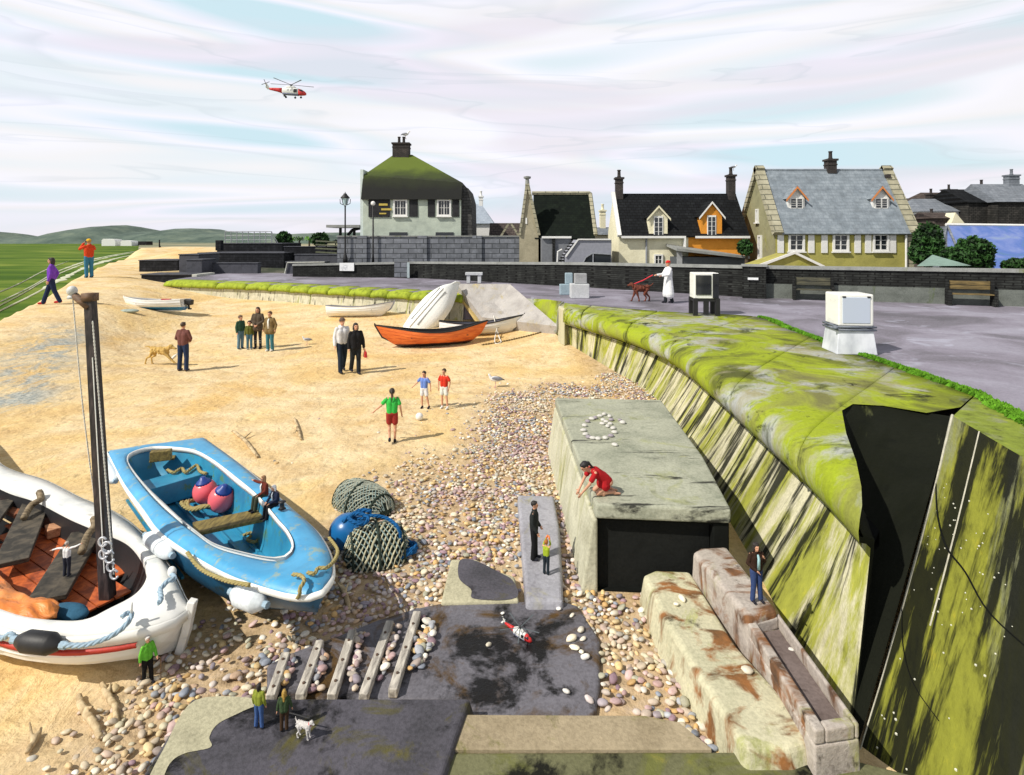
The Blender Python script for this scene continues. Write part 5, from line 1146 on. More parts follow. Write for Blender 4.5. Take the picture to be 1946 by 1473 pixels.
WL = resamp(cr([U(a, b, .79) for a, b in well], 8, True) + [U(*well[0], .79)], 101)[:100]
OUT = [p + Vector((0, 0, 0)) for p in A] + [p for p in reversed(B)][1:]
OUT = resamp(OUT + [OUT[0]], 401)[:400]
# pair the well rim with the outer rim by angle round the centre of the boat
cen = sum(WL, Vector()) / 100; axis = (A[-1] - sternc); axis.z = 0; axis.normalize(); sidev = Vector((-axis.y, axis.x, 0))
def loc2(p): q = p - cen; return q.dot(axis) / 2.6, q.dot(sidev) / .8
def ang(p): a, b = loc2(p); return math.atan2(b, a)
OA = sorted((ang(p), p) for p in OUT if True); WA = sorted((ang(p), p) for p in WL)
def at_ang(T, a):
    ks = [t_[0] for t_ in T]; import bisect; j = bisect.bisect(ks, a) % len(T); i = j - 1; a0, p0 = T[i]; a1, p1 = T[j]
    if a1 <= a0: a1 += 2 * math.pi
    if a < a0: a += 2 * math.pi
    return p0.lerp(p1, max(0, min(1, (a - a0) / max(1e-6, a1 - a0))))
ANG = np.linspace(-math.pi, math.pi, 160, endpoint=False)
co_, ci_ = [at_ang(OA, a) for a in ANG], [at_ang(WA, a) for a in ANG]
def ring(z0, k): return [Vector((*(o.lerp(i, k))[:2], (o.z * (1 - k) + i.z * k) + z0)) for o, i in zip(co_, ci_)]
m = MB(); m.grid([ring(-.06, 0), ring(0, .04), ring(.03, .35), ring(.03, .8), ring(.01, .97), ring(-.03, 1.0)], True); m.build('side_deck', M_BD, bb, True, world=True)
m = MB(); m.grid([[Vector((*p[:2], p.z + .035)) for p in ci_], [Vector((*(p + (cen - p).normalized() * .035)[:2], p.z + .035)) for p in ci_], [Vector((*(p + (cen - p).normalized() * .035)[:2], p.z - .03)) for p in ci_], [Vector((*p[:2], p.z - .03)) for p in ci_]], True); m.build('coaming', M_WHB, bb, True, world=True)
outn = lambda p, d: p + Vector(((p - cen).x, (p - cen).y, 0)).normalized() * d
m = MB(); m.grid([[outn(p, dd) + Vector((0, 0, zz)) for p in OUT] for dd, zz in ((-.01, -.02), (.03, -.025), (.042, -.045), (.03, -.075), (-.01, -.085))], True); m.build('rubbing_strake', M_WHB, bb, True, world=True)
floorz = .26
fl_ = [Vector((*(p.lerp(cen, .16))[:2], floorz)) for p in ci_]
m = MB(); m.grid([[p - Vector((0, 0, .03)) for p in ci_], [Vector((*(p.lerp(cen, .05))[:2], .55)) for p in ci_], [Vector((*(p.lerp(cen, .10))[:2], .36)) for p in ci_], fl_], True); m.build('inner_side', M_BI, bb, True, world=True)
m = MB(); m.v = [tuple(p) for p in fl_]; m.f = [tuple(range(len(fl_)))]; m.build('bottom_boards', M_BI, bb, world=True, tri=True)
m = MB()
for k in range(-3, 4):
    s = k * .17; a = cen + axis * (-1.75) + sidev * s; b = cen + axis * (1.75 - abs(k) * .22) + sidev * s; a.z = b.z = floorz + .02; m.tube([a, b], .022, 4)
m.build('floor_battens', M_BI, bb, world=True)
def plank(p, q, w, th, z, mat, name, parent):
    p = Vector(p); q = Vector(q); d = (q - p); d.z = 0; n = Vector((-d.y, d.x, 0)).normalized() * w / 2; m = MB()
    V = [p - n, q - n, q + n, p + n]; m.slab([Vector((v.x, v.y, z)) for v in V], th); return m.build(name, mat, parent, world=True, bev=.008)
plank(U(366, 1006, .62), U(500, 978, .62), .34, .045, .64, M_WDT, 'seat', bb)
plank(U(268, 925, .6), U(390, 890, .6), .42, .30, .60, M_BI, 'stern_seat', bb)
plank(U(285, 878, .66), U(333, 872, .66), .16, .03, .70, M_WDT, 'motor_pad', bb)
m = MB(); a, b = U(286, 860, .86), U(326, 856, .86); m.box(((a.x + b.x) / 2, (a.y + b.y) / 2, .80), ((b - a).length, .12, .16), math.atan2(b.y - a.y, b.x - a.x)); m.build('transom_pad', M_WDT, bb, world=True, bev=.01)
nout = lambda p, d: p - sidev * d
def fender(a, b, r, mat, label, nm='fender', rp=None):
    d = b - a; L = d.length; o = thing(nm, (a + b) / 2, label, 'fender'); q = d.to_track_quat('Z', 'Y').to_matrix().to_4x4(); m = MB()
    pr = [(.02, -L / 2), (r * .55, -L / 2 + .03), (r * .9, -L / 2 + .10), (r, -L / 4), (r, L / 4), (r * .9, L / 2 - .10), (r * .55, L / 2 - .03), (.02, L / 2)]; m.lathe(pr, (0, 0, 0), 18, q); m.build('body', mat, o, True)
    for s in (-1, 1): MB().lathe([(.035, -.03), (.035, .03)], q @ Vector((0, 0, s * (L / 2 + .01))), 8, q).build('end_eye', rp or M_RBLU, o)
    return o
M_FEN = paint('white_fender', (.74, .80, .84), .35, .06, 3)
fender(nout(U(303, 1010, .64), .14), nout(U(352, 1046, .64), .14), .092, M_FEN, 'white fender hanging midway along the near side of the blue boat')
fender(nout(U(474, 1112, .64), .17), nout(U(532, 1136, .64), .15), .110, M_FEN, 'white fender hanging near the bow of the blue boat')
fender(nout(U(206, 868, .66), .10), nout(U(234, 910, .66), .10), .088, M_FEN, 'white fender hanging at the stern corner of the blue boat')
o = rope('mooring_rope', [D(356, 1050, 6.35), D(380, 1080, 6.15), D(420, 1100, 5.92), D(450, 1108, 5.80), D(474, 1112, 5.72)], .022, M_RSTR); tag(o, 'straw coloured rope slung between two fenders on the near side of the blue boat', 'rope')
o = rope('bow_rope', [U(584, 1088, .90), U(598, 1090, .90), U(604, 1080, .90), U(622, 1078, .90), outn(U(634, 1060, .84), .03), outn(U(630, 1040, .70), .09), outn(U(618, 1020, .68), .06)], .02, M_RSTR); tag(o, 'straw rope looped over the bow rail of the blue boat, far side', 'rope')
o = rope('bow_rope', [U(556, 1092, .90), U(572, 1094, .92), U(578, 1104, .92), U(570, 1118, .90), outn(U(562, 1130, .80), .06), outn(U(540, 1134, .66), .08)], .02, M_RSTR); tag(o, 'straw rope hanging over the bow of the blue boat by the white fender', 'rope')
M_PNK = NT('pink_buoy'); M_PNK = M_PNK.done(M_PNK.ramp(M_PNK.noise(2, det=3), [(.35, (.85, .12, .12)), (.6, (.92, .16, .20))]), .3, None, .5)
M_BCAP = paint('buoy_cap_blue', (.02, .06, .30), .4, .2)
def buoy(px, py, z, r, tilt, mat, capm, label, rz=0):
    o = thing('buoy', U(px, py, z), label, 'buoy'); o.rotation_euler = (tilt[0], tilt[1], rz); m = MB(); m.lathe([(r * math.cos(a) * 1.0 + .001, r * math.sin(a) * 1.08) for a in np.linspace(-1.5, .95, 14)], (0, 0, 0), 20); m.build('ball', mat, o, True)
    c = MB(); c.lathe([(r * .60, r * .86), (r * .66, r * .80), (r * .55, r * .98), (r * .30, r * 1.16), (r * .2, r * 1.35), (r * .06, r * 1.38)], (0, 0, 0), 18); c.build('cap', capm, o, True); return o
buoy(390, 934, .50, .17, (.15, -.1), M_PNK, M_BCAP, 'left one of two pink buoys with dark blue caps in the blue boat'); buoy(421, 948, .50, .18, (.25, .35), M_PNK, M_BCAP, 'right one of two pink buoys with dark blue caps in the blue boat')
cp = []
c0 = U(402, 966, .30)
for k in range(64): a = k * .42; rr = .38 - .001 * k; cp.append(c0 + Vector((math.cos(a) * rr * (1 + .12 * math.sin(k)), math.sin(a) * rr * .8, .012 * (k % 15) + .02 * math.sin(k * 1.7))))
cp += [U(455, 930, .40), U(447, 912, .5), U(432, 903, .66)]
o = rope('rope_coil', cp, .026, M_RSTR, sm=4); tag(o, 'straw rope coiled round the pink buoys in the bottom of the blue boat', 'rope')
o = rope('rope_end', [U(318, 893, .63), U(330, 898, .64), U(345, 890, .63), U(352, 898, .64), U(364, 890, .64), U(374, 884, .64), U(380, 896, .62), U(392, 900, .64)], .024, M_RSTR); tag(o, 'short straw rope end lying knotted on the stern seat of the blue boat', 'rope')
o = rope('rope_end', [U(462, 1018, .30), U(480, 1012, .32), U(492, 1022, .30), U(484, 1030, .33), U(470, 1026, .31), U(478, 1018, .34)], .022, M_RSTR); tag(o, 'small straw rope loop on the floor before the wooden seat of the blue boat', 'rope')
m = MB(); q = U(536, 967, .84); m.lathe([(.05, 0), (.03, .02), (.025, .07), (.05, .09), (.02, .1)], q, 10); m.build('cleat', M_BLKP, bb, True, world=True)
# ---- big white boat
ZW = .50
farw = [(-12.6, 13.0, ZW), (-10.6, 11.4, ZW)] + [tuple(p) for p in W3([(0, 881), (85, 912), (153, 946), (211, 970), (255, 1000), (295, 1044), (326, 1084), (348, 1128), (361, 1152)], lambda f: ZW + .03 * f)]
nearw = [(-11.0, 9.7, ZW), (-9.2, 8.0, ZW), (-7.1, 6.6, ZW)] + [tuple(p) for p in W3([(-60, 1170), (0, 1186), (51, 1199), (136, 1206), (221, 1199), (289, 1186), (336, 1170), (361, 1152)], lambda f: ZW + .03 * f)]
wb = thing('white_boat', Vector((-5.5, 6.5, 0)), 'large white wooden boat with a red stripe and orange floor boards at the left edge', 'boat')
A = resamp(cr(nearw, 8), 60); B = resamp(cr(farw, 8), 60)
kf = U(334, 1240, .0)
Kl = resamp(cr([Vector((-11.6, 11.4, .1)), Vector((-8.6, 9.2, -.1)), Vector((-5.9, 7.1, -.12)), Vector((-4.6, 6.4, -.12)), kf + Vector((-.15, .10, -.02)), kf + Vector((.0, .0, .06)), A[-1] + Vector((-.02, 0, -.04))], 10), 60)
def planks(a, k, cdir, bow, n=7, bulge=.26):
    row = []
    for j in range(n):
        for e in (0.02, .98):
            s = (j + e) / n; p = a.lerp(k, s ** 2.8); p.z = a.z + (k.z - a.z) * s ** .95; bul = math.sin(math.pi * min(1, s * .93)) * bulge * bow; row.append(p + cdir * (bul + .030 * e * bow) + Vector((0, 0, 0)))
    return row
rows = []
for i in range(60):
    a, b, k = A[i], B[i], Kl[i]; cdr = (a - b); cdr.z = 0; cdr = cdr.normalized() if cdr.length > .02 else Vector((0, -1, 0)); bow = min(1, (59 - i) / 16) 
    rows.append(planks(a - Vector((0, 0, .05)), k, cdr, bow, bulge=.06) + list(reversed(planks(b - Vector((0, 0, .05)), k, -cdr, bow, bulge=.34))))
m = MB(); m.grid(rows); m.v and m.f.append(tuple(range(28))); m.build('hull', M_WHB, wb, False, world=True)
m = MB(); st = [Kl[-1] + Vector((.03, -.02, .08)), A[-1] + Vector((.02, -.01, -.30)), kf + Vector((.05, -.03, .10)), kf + Vector((.0, 0, -.05))]
m.tube([A[-1] + Vector((.03, 0, .06)), (A[-1] + kf) / 2 + Vector((.05, -.02, 0)), kf + Vector((.04, 0, .0))], .055, 4, sq=1); m.build('stem', M_WHB, wb, world=True, bev=.01)
M_RED = paint('red_stripe', (.48, .035, .02), .5, .2)
def strip(P, dirs, z0, z1, off, name, mat, i0, i1):
    m = MB(); rr = []
    for i in range(i0, i1):
        p = P[i]; d = dirs[i]; rr.append([p + d * off + Vector((0, 0, z0)), p + d * (off + .02) + Vector((0, 0, z0 - .005)), p + d * (off + .025) + Vector((0, 0, z1)), p + d * off + Vector((0, 0, z1))])
    m.grid(rr); return m.build(name, mat, wb, True, world=True)
nd = [((a - b).normalized() if (a - b).length > .05 else Vector((0, -1, 0))) for a, b in zip(A, B)]
strip(A, nd, -.125, -.165, .03, 'stripe', M_RED, 0, 57); strip(A, nd, -.01, -.11, .015, 'rubbing_strake', M_WHB, 0, 60); strip(B, [-d for d in nd], -.01, -.11, .015, 'rubbing_strake', M_WHB, 0, 60)
wellw = [(0, 920), (68, 944), (136, 978), (205, 1006), (240, 1022), (262, 1044), (276, 1072), (278, 1100), (256, 1130), (204, 1158), (163, 1178), (119, 1181), (51, 1174), (0, 1158), (-60, 1130)]
WLw = [Vector((-10.5, 10.6, ZW + .04)), Vector((-9.7, 10.0, ZW + .04))] + [U(a, b, ZW + .04) for a, b in wellw] + [Vector((-8.2, 7.6, ZW + .04)), Vector((-9.9, 9.2, ZW + .04))]
# deck between outer edge and well
OUTw = A + list(reversed(B))[1:]; cen2 = U(110, 1060, .74) + Vector((-1.3, .9, 0)); 
cxw = Vector((-6.6, 7.8, ZW + .04))
axw = Vector((.80, -.60, 0)).normalized(); sdw = Vector((.60, .80, 0))
def angw(p): q = p - cxw; return math.atan2(q.dot(sdw) / 1.2, q.dot(axw) / 3)
Wc = resamp(cr(WLw, 8, True) + [WLw[0]], 301)[:300]; Oc = resamp(OUTw + [OUTw[0]], 601)[:600]
OA = sorted(((angw(p), p) for p in Oc), key=lambda t_: t_[0]); WA = sorted(((angw(p), p) for p in Wc), key=lambda t_: t_[0])
ANG = np.linspace(-math.pi, math.pi, 260, endpoint=False); cow = [at_ang(OA, a) for a in ANG]; ciw = [at_ang(WA, a) for a in ANG]
def ringw(z0, k): return [Vector((*(o.lerp(i, k))[:2], (o.z * (1 - k) + i.z * k) + z0)) for o, i in zip(cow, ciw)]
m = MB(); m.grid([ringw(-.06, 0), ringw(0, .03), ringw(.03, .4), ringw(.02, .9), ringw(.0, 1), ringw(-.09, 1.0)], True); m.build('side_deck', M_WHB, wb, True, world=True)
flw = [Vector((*(p.lerp(cxw, .16))[:2], .10)) for p in ciw]
m = MB(); m.grid([[p - Vector((0, 0, .08)) for p in ciw], [Vector((*(p.lerp(cxw, .03))[:2], .33)) for p in ciw], [Vector((*(p.lerp(cxw, .09))[:2], .18)) for p in ciw], flw], True); m.build('inner_side', M_BLKP, wb, True, world=True)
m = MB(); m.v = [tuple(p - Vector((0, 0, .03))) for p in flw]; m.f = [tuple(range(len(flw)))]; m.build('bilge', M_BLKP, wb, world=True, tri=True)
M_OFL = wood('orange_boards', (.62, .14, .03), (.40, .08, .02), .6, (3, 3, 3))
Pf = [U(0, 1040, .16), U(45, 1022, .16), U(120, 1062, .16), U(205, 1128, .16), U(200, 1158, .16), U(150, 1172, .16), U(60, 1160, .16), U(-60, 1140, .16), U(-160, 1060, .16)]
m = MB(); ax_ = (U(190, 1150, .16) - U(30, 1040, .16)).normalized(); sd_ = Vector((-ax_.y, ax_.x, 0)); o_ = U(190, 1140, .16)
for k in range(-4, 5):
    a = o_ + sd_ * (k * .175) + ax_ * (.15 if abs(k) < 2 else -.15 * abs(k)); b = a - ax_ * (2.9 + .3 * k)
    m.slab([a - sd_ * .08, b - sd_ * .08, b + sd_ * .08, a + sd_ * .08], .02)
m.build('floor_boards', M_OFL, wb, world=True)
def th2(p, q, w, z, mat=M_DWD, nm='thwart', th=.06): return plank(p, q, w, th, z, mat, nm, wb)
th2(U(20, 1070, .36) , U(72, 950, .36), .34, .38); th2(U(88, 1140, .34), U(166, 1010, .34), .36, .36)
th2(U(-60, 1040, .34), U(5, 955, .34), .3, .38)
th2(U(-10, 948, .28), U(45, 975, .28), .22, .30, wood('red_brown_plank', (.34, .12, .05), (.22, .07, .03)), 'loose_board')
for a, b in (((75, 935), (45, 985)), ((178, 985), (155, 1050))):
    m = MB(); P = [U(a[0], a[1], .62), U(a[0] + 2, a[1] + 14, .57), U((a[0] + b[0]) / 2, (a[1] + b[1]) / 2, .50), U(b[0], b[1], .42)]; m.tube(cr(P, 5), .045, 6); m.build('knee', wood('knee_wood', (.26, .20, .12), (.15, .11, .06)), wb, True, world=True)
m = MB(); q = U(101, 1008, .25); m.box(q, (.16, .24, .12), .8); o = m.build('wood_block', wood('fresh_block', (.56, .30, .16), (.42, .2, .1)), world=True, bev=.01); tag(o, 'small orange brown wooden block lying between the thwarts of the white boat', 'block')
# orange sheet
t = NT('orange_tarp'); nz = t.noise(3, (1, 2, 1), 4, .5, .8); M_TARP = t.done(t.ramp(nz, [(.3, (.62, .16, .03)), (.55, (.84, .28, .06)), (.7, (.88, .36, .12))]), .5, t.bump(nz, .8, .06))
rows = []; c1_ = [U(-60, 1050, .36), U(0, 1098, .36), U(40, 1128, .32), U(90, 1142, .30), U(118, 1158, .24)]; c2_ = [U(-90, 1110, .44), U(-20, 1160, .45), U(30, 1172, .44), U(75, 1177, .42), U(108, 1176, .36)]
a_ = resamp(cr(c1_, 6), 40); b_ = resamp(cr(c2_, 6), 40)
for i in range(40):
    rows.append([a_[i].lerp(b_[i], s) + Vector((0, 0, .10 * math.sin(math.pi * s) + .035 * noise.noise(Vector((i * .3, s * 4, 0))) * 2)) for s in np.linspace(0, 1, 14)])
m = MB(); m.grid(rows); o = m.build('orange_sheet', M_TARP, None, True, world=True, solid=.015); tag(o, 'crumpled orange sheet bundled against the near side inside the white boat', 'tarpaulin')
m = MB(); m.sph(U(124, 1163, .28), (.24, .12, .08), 12, 8); m.sph(U(140, 1168, .28), (.16, .10, .06), 10, 8); o = m.build('blue_cloth', paint('blue_cloth', (.04, .13, .22), .9, .4, 8), world=True, remesh=.02); tag(o, 'dark blue cloth poking out at the end of the orange sheet', 'cloth')
# mast
mb_ = U(205, 1140, .15); dM = mb_.y; top = D(171, 562, dM)
ms = thing('mast', mb_, 'tall dark square wooden mast with a peg arm, rising from the white boat', 'mast')
M_MST = wood('mast_wood', (.060, .045, .045), (.022, .018, .02), .6, (10, 10, 2)); d = top - mb_
m = MB(); m.tube([mb_, top], [.088, .066], 4); m.build('pole', M_MST, ms, world=True, bev=.008)
m = MB(); e = d.normalized(); m.tube([mb_ + d * .1 + Vector((.03, -.070, 0)), mb_ + d * .80 + Vector((.03, -.058, 0))], .006, 4); m.build('white_strip', M_WHB, ms, world=True)
m = MB(); m.tube([mb_.lerp(top, .955) + Vector((0, -.02, .02)), D(142, 562, dM)], .042, 8); m.tube([top + Vector((0, 0, -.06)), top + Vector((0, 0, .03))], .085, 4); m.build('peg_arm', wood('brown_peg', (.20, .11, .06), (.12, .07, .04)), ms, True, world=True)
m = MB(); q = D(137, 553, dM); m.sph(q, (.055, .055, .06), 12, 8); m.lathe([(.05, 0), (.045, .03), (.02, .05)], q - Vector((0, 0, .09)), 10); m.build('block', paint('pale_block', (.62, .62, .60), .5, .2, 10), ms, True, world=True)
M_LN = paint('white_line', (.74, .72, .66), .8, .1)
o = rope('halyard', [D(138, 562, dM), D(158, 780, dM), D(192, 1040, dM)], .008, M_LN, None, True, 2, .08, 3); tag(o, 'thin white line running down left of the mast', 'rope')
o = rope('halyard', [D(176, 610, dM - .1), D(196, 850, dM - .1), D(216, 1092, dM - .1)], .009, M_LN, None, True, 2, .08, 3); tag(o, 'white line running down the right side of the mast to the shackles', 'rope')
M_STL = paint('galvanised', (.62, .64, .68), .35, .1, 10, metal=.3)
q0 = [D(195, 1030, dM - .16), D(202, 1042, dM - .17), D(193, 1056, dM - .16), D(203, 1062, dM - .17), D(205, 1082, dM - .16), D(210, 1098, dM - .17)]
sh = thing('shackles', q0[0], 'cluster of bright steel shackles and hooks hanging at the foot of the mast', 'tackle')
for k, q in enumerate(q0):
    m = MB(); rr = .055 if k in (1, 3) else .042; P = [q + Vector((math.cos(a) * rr, .012 * k % 3, math.sin(a) * rr * 1.2)) for a in np.linspace(.5, 5.9, 14)]; m.tube(P, .012, 6); m.build('link', M_STL, sh, True, world=True)
# black fender and blue rope on the near side
fa, fb = D(30, 1216, 5.42), D(118, 1226, 5.36)
fender(fa, fb, .095, M_BLKP, 'black fender tied with pale blue rope on the near side of the white boat')
o = rope('blue_rope', [D(122, 1226, 5.34), D(160, 1226, 5.34), D(200, 1214, 5.38), D(228, 1198, 5.44), D(245, 1180, 5.5), U(250, 1165, .64), U(240, 1166, .65), U(232, 1172, .65)], .024, M_RBLU); tag(o, 'pale blue rope from the black fender up to the deck loop of the white boat', 'rope')
o = rope('blue_rope', [D(28, 1212, 5.48), D(18, 1204, 5.5), D(8, 1212, 5.52), D(-20, 1214, 5.6)], .026, M_RBLU); tag(o, 'pale blue rope end left of the black fender at the left edge', 'rope')
o = rope('deck_cleat_rope', [U(324, 1088, .64), U(332, 1100, .67), U(318, 1104, .67), U(312, 1112, .65), U(304, 1120, .64), U(306, 1136, .64), U(302, 1146, .64)], .026, M_RBLU); tag(o, 'pale blue rope hanging round a cleat on the bow deck of the white boat', 'rope')
q = U(327, 1092, ZW + .14); MB().sph(q + Vector((0, 0, .03)), (.05, .03, .06), 10, 7).build('cleat', M_WHB, wb, True, world=True); q = U(250, 1168, ZW + .14); MB().tube([q, q + Vector((0, 0, .11))], .012, 6).build('pin', M_WHB, wb, True, world=True)
# ---- clinker boats on the sand
def clinker(name, label, loc, L, Bm, Dp, rise, yaw, hullm, inm, railm, roll=0, pitch=0, transom=.7, planks_=6, seats=3, group=None, seatm=None, z=0, rake=.25, keelm=None, lapk=.012):
    o = thing(name, loc, label, 'boat', yaw, 1, group); o.rotation_euler = Matrix.Rotation(yaw, 3, 'Z').to_4x4().to_3x3().to_4x4().to_euler() if not (roll or pitch) else (Matrix.Rotation(yaw, 3, 'Z') @ Matrix.Rotation(pitch, 3, 'Y') @ Matrix.Rotation(roll, 3, 'X')).to_euler()
    NN = 28; mid = .45
    def par(t_):
        w_ = Bm / 2 * ((transom + (1 - transom) * math.sin(math.pi / 2 * t_ / mid)) if t_ < mid else max(.012, (1 - ((t_ - mid) / (1 - mid)) ** 2.3)))
        g = Dp + (rise * ((t_ - mid) / (1 - mid)) ** 2 if t_ > mid else rise * (.35 if transom > .2 else .95) * ((mid - t_) / mid) ** 2)
        k = (Dp * .75 * ((t_ - .82) / .18) ** 2 if t_ > .82 else 0) + ((Dp * .7 * ((.15 - t_) / .15) ** 2) if (t_ < .15 and transom < .2) else 0); return w_, g, k
    def section(t_, ins):
        w_, g, k = par(t_); x = -L / 2 + L * t_; w_ = max(.004, w_ - ins); out = []
        for j in range(planks_):
            for e in (0.03, .97):
                s = (j + e) / planks_; y = w_ * math.sin(math.pi / 2 * min(1, (1 - s) ** .75)) ** .8 if s < 1 else 0; zz = g - .005 + (k + ins - g) * s ** .8
                y = w_ * (1 - s ** 2.4) ** .9; lap = lapk * e if not ins else 0
                xx = x + (rake * (zz / Dp - .5) * ((t_ - .8) / .2) if t_ > .8 else (-rake * (zz / Dp - .5) * ((.2 - t_) / .2) if (t_ < .2 and transom < .2) else 0)); out.append((xx, y + lap, zz))
        return out
    for nm, ins, mt in (('hull', 0, hullm), ('lining', .03, inm)):
        m = MB(); rr = []
        for i in range(NN + 1):
            s = section(i / NN, ins); rr.append(s + [(a, -b, c) for a, b, c in reversed(s)])
        m.grid(rr); m.f.append(tuple(range(len(rr[0])))); m.build(nm, mt, o, nm == 'lining' or not lapk)
    m = MB(); edge_ = []
    for sgn in (1, -1):
        P = []
        for i in range(NN + 1):
            s = section(i / NN, 0)[0]; P.append(Vector((s[0], sgn * (s[1] - .01), s[2] + .015)))
        m.tube(P, .032, 4)
    m.tube([P[0], Vector((P[0].x, -P[0].y, P[0].z))], .03, 4); m.build('gunwale', railm, o)
    m = MB(); s1 = section(1, 0); P = [Vector((a + .02, 0, c)) for a, b, c in s1]; P = P + [Vector((-L / 2 + L * .80, 0, -.02)), Vector((-L / 2 + .2, 0, -.02))]; m.tube([P[0] + Vector((0, 0, .08))] + P, .035, 4); m.build('keel', keelm or railm, o)
    for j in range(seats):
        t_ = .18 + .27 * j; w_, g, k = par(t_); m = MB(); m.box((-L / 2 + L * t_, 0, Dp * .68), (.22, w_ * 1.80, .03)); m.build('thwart', seatm or M_DWD, o)
    return o
def two_tone(name, up, low, zz, grey=None):
    t = NT(name); sep = t.n('ShaderNodeSeparateXYZ'); t.l(t.tc.outputs['Object'], sep.inputs[0]); f = t.math('GREATER_THAN', sep.outputs[2], zz); c = t.mix(f, low, up)
    c = t.mix(.35, c, t.mix(1, c, t.ramp(t.noise(3, (1, 1, 4), 5), [(.35, .6), (.6, 1)]), 'MULTIPLY')); return t.done(c, .5)
def span(px0, px1, py):                               # ground span between two sight lines on the sand
    a, b = G(px0, py), G(px1, py); return a, b
mm_ = G(290, 590); L = 112 / FP * mm_.y; a = mm_ - Vector((L / 2, 0, 0)); b = mm_ + Vector((L / 2, 0, 0))
o1 = clinker('rowing_boat', 'white rowing boat with a blue bottom and an outboard motor, near the far left', (a + b) / 2 + Vector((0, .3, -.03)), L, 1.25, .48, .14, math.pi - .02, two_tone('white_blue_hull', (.78, .80, .80), (.03, .22, .50), .17), paint('inner_white', (.62, .62, .62), .6), M_WHB, .06, 0, .75, 5)
m = MB(); q = b + Vector((.12, .3, .0)); ob = thing('outboard_motor', q, 'dark outboard motor tilted on the stern of the white and blue rowing boat', 'motor')
m.box((.02, 0, .36), (.42, .26, .26), 0, 0, .1); m.build('cowl', M_BLKP, ob, bev=.05); m = MB(); m.tube([(-.22, 0, .36), (-.50, 0, .30)], [.10, .13], 8); m.build('cowl_end', paint('motor_grey', (.09, .09, .09), .5), ob); m = MB(); m.tube([(.02, 0, .28), (.06, 0, .02)], .05, 6); m.tube([(.0, 0, .03), (.16, 0, .03)], .04, 6); m.build('leg', M_BLKP, ob, True)
m = MB(); q = G(308, 572); m.box((0, 0, 0), (.40, .2, .06)); o = m.build('red_cushion', paint('red_cushion', (.55, .04, .06), .8)); o.location = ((a + b) / 2) + Vector((.35, .5, .46)); tag(o, 'small red cushion on the far rail of the white and blue rowing boat', 'cushion')
m = MB(); m.sph((0, 0, .06), (.42, .22, .09), 12, 8); o = m.build('beach_mat', paint('grey_bundle', (.34, .40, .36), .9, .3, 8), None, True); o.location = G(246, 594); tag(o, 'flat grey bundle lying under the bow of the white and blue rowing boat', 'bundle')
a, b = G(622, 605), G(735, 604)
clinker('rowing_boat', 'white clinker dinghy with grey inside, behind the couple', (a + b) / 2 + Vector((0, .35, 0)), (b - a).length * 1.02, 1.25, .50, .22, math.atan2(b.y - a.y, b.x - a.x) + .04, M_WHB, paint('inner_grey', (.13, .13, .17), .7, .3), paint('grey_rail', (.24, .24, .27), .6), -.10, -.02, .62, 6)
a, b = G(725, 668), G(912, 654); c0 = (a + b) / 2; L = (b - a).length * .99
M_ORH = NT('orange_hull'); sep = M_ORH.n('ShaderNodeSeparateXYZ'); M_ORH.l(M_ORH.tc.outputs['Object'], sep.inputs[0]); a_ = M_ORH.noise(2, (1, 1, 6), 6, .6); zz = M_ORH.math('ADD', sep.outputs[2], M_ORH.math('MULTIPLY', a_, .12))
M_ORH = M_ORH.done(M_ORH.mix(M_ORH.ramp(zz, [(.17, 0), (.21, 1)]), (.03, .008, .01), M_ORH.ramp(a_, [(.35, (.55, .10, .02)), (.55, (.74, .17, .03)), (.7, (.80, .22, .05))])), .5)
clinker('rowing_boat', 'bright orange double ended boat with black inside and rail', c0 + Vector((0, .45, 0)), L, 1.35, .56, .34, math.atan2(b.y - a.y, b.x - a.x) + math.pi, M_ORH, M_BLKP, M_BLKP, .05, 0, .06, 7, rake=.32)
a, b = G(838, 648), G(985, 641); 
clinker('rowing_boat', 'white clinker boat lying half hidden behind the orange boat', (a + b) / 2 + Vector((-.1, .95, 0)), (b - a).length * 1.05, 1.25, .50, .34, math.atan2(b.y - a.y, b.x - a.x) + .06, M_WHB, paint('inner_grey', (.13, .13, .17), .7, .3), M_BLKP, -.06, 0, .3, 6)
# dinghy propped on its side, bottom towards us
q = G(822, 622); yaw = R(8)
M_DG = paint('chalk_white', (.80, .82, .80), .5, .06, 3)
o = clinker('dinghy', 'white round bottomed dinghy propped up on its side with its bottom showing', Vector((q.x, q.y, q.z)), 3.0, 1.45, .62, .1, 0, M_DG, paint('dinghy_inside', (.03, .035, .03), .8), M_DG, 0, 0, .75, 7, 0, lapk=0)
# orient: keel side towards the viewer, bow up to the right
bowd = Vector((.62, .20, .72)).normalized(); keeld = Vector((-.35, -.86, .40)); keeld = (keeld - bowd * keeld.dot(bowd)).normalized(); zax = -keeld; yax = zax.cross(bowd)
o.rotation_euler = Matrix((bowd, yax, zax)).transposed().to_euler(); ctr_ = D(820, 583, q.y + .15); o.location = ctr_ + keeld * .3
m = MB()
for s in (-.22, .22): m.tube([(-1.0, s, .045 + .0), (.9, s * .8, .05)], .025, 4)
m.build('bilge_runner', paint('runner_grey', (.22, .24, .24)), o)
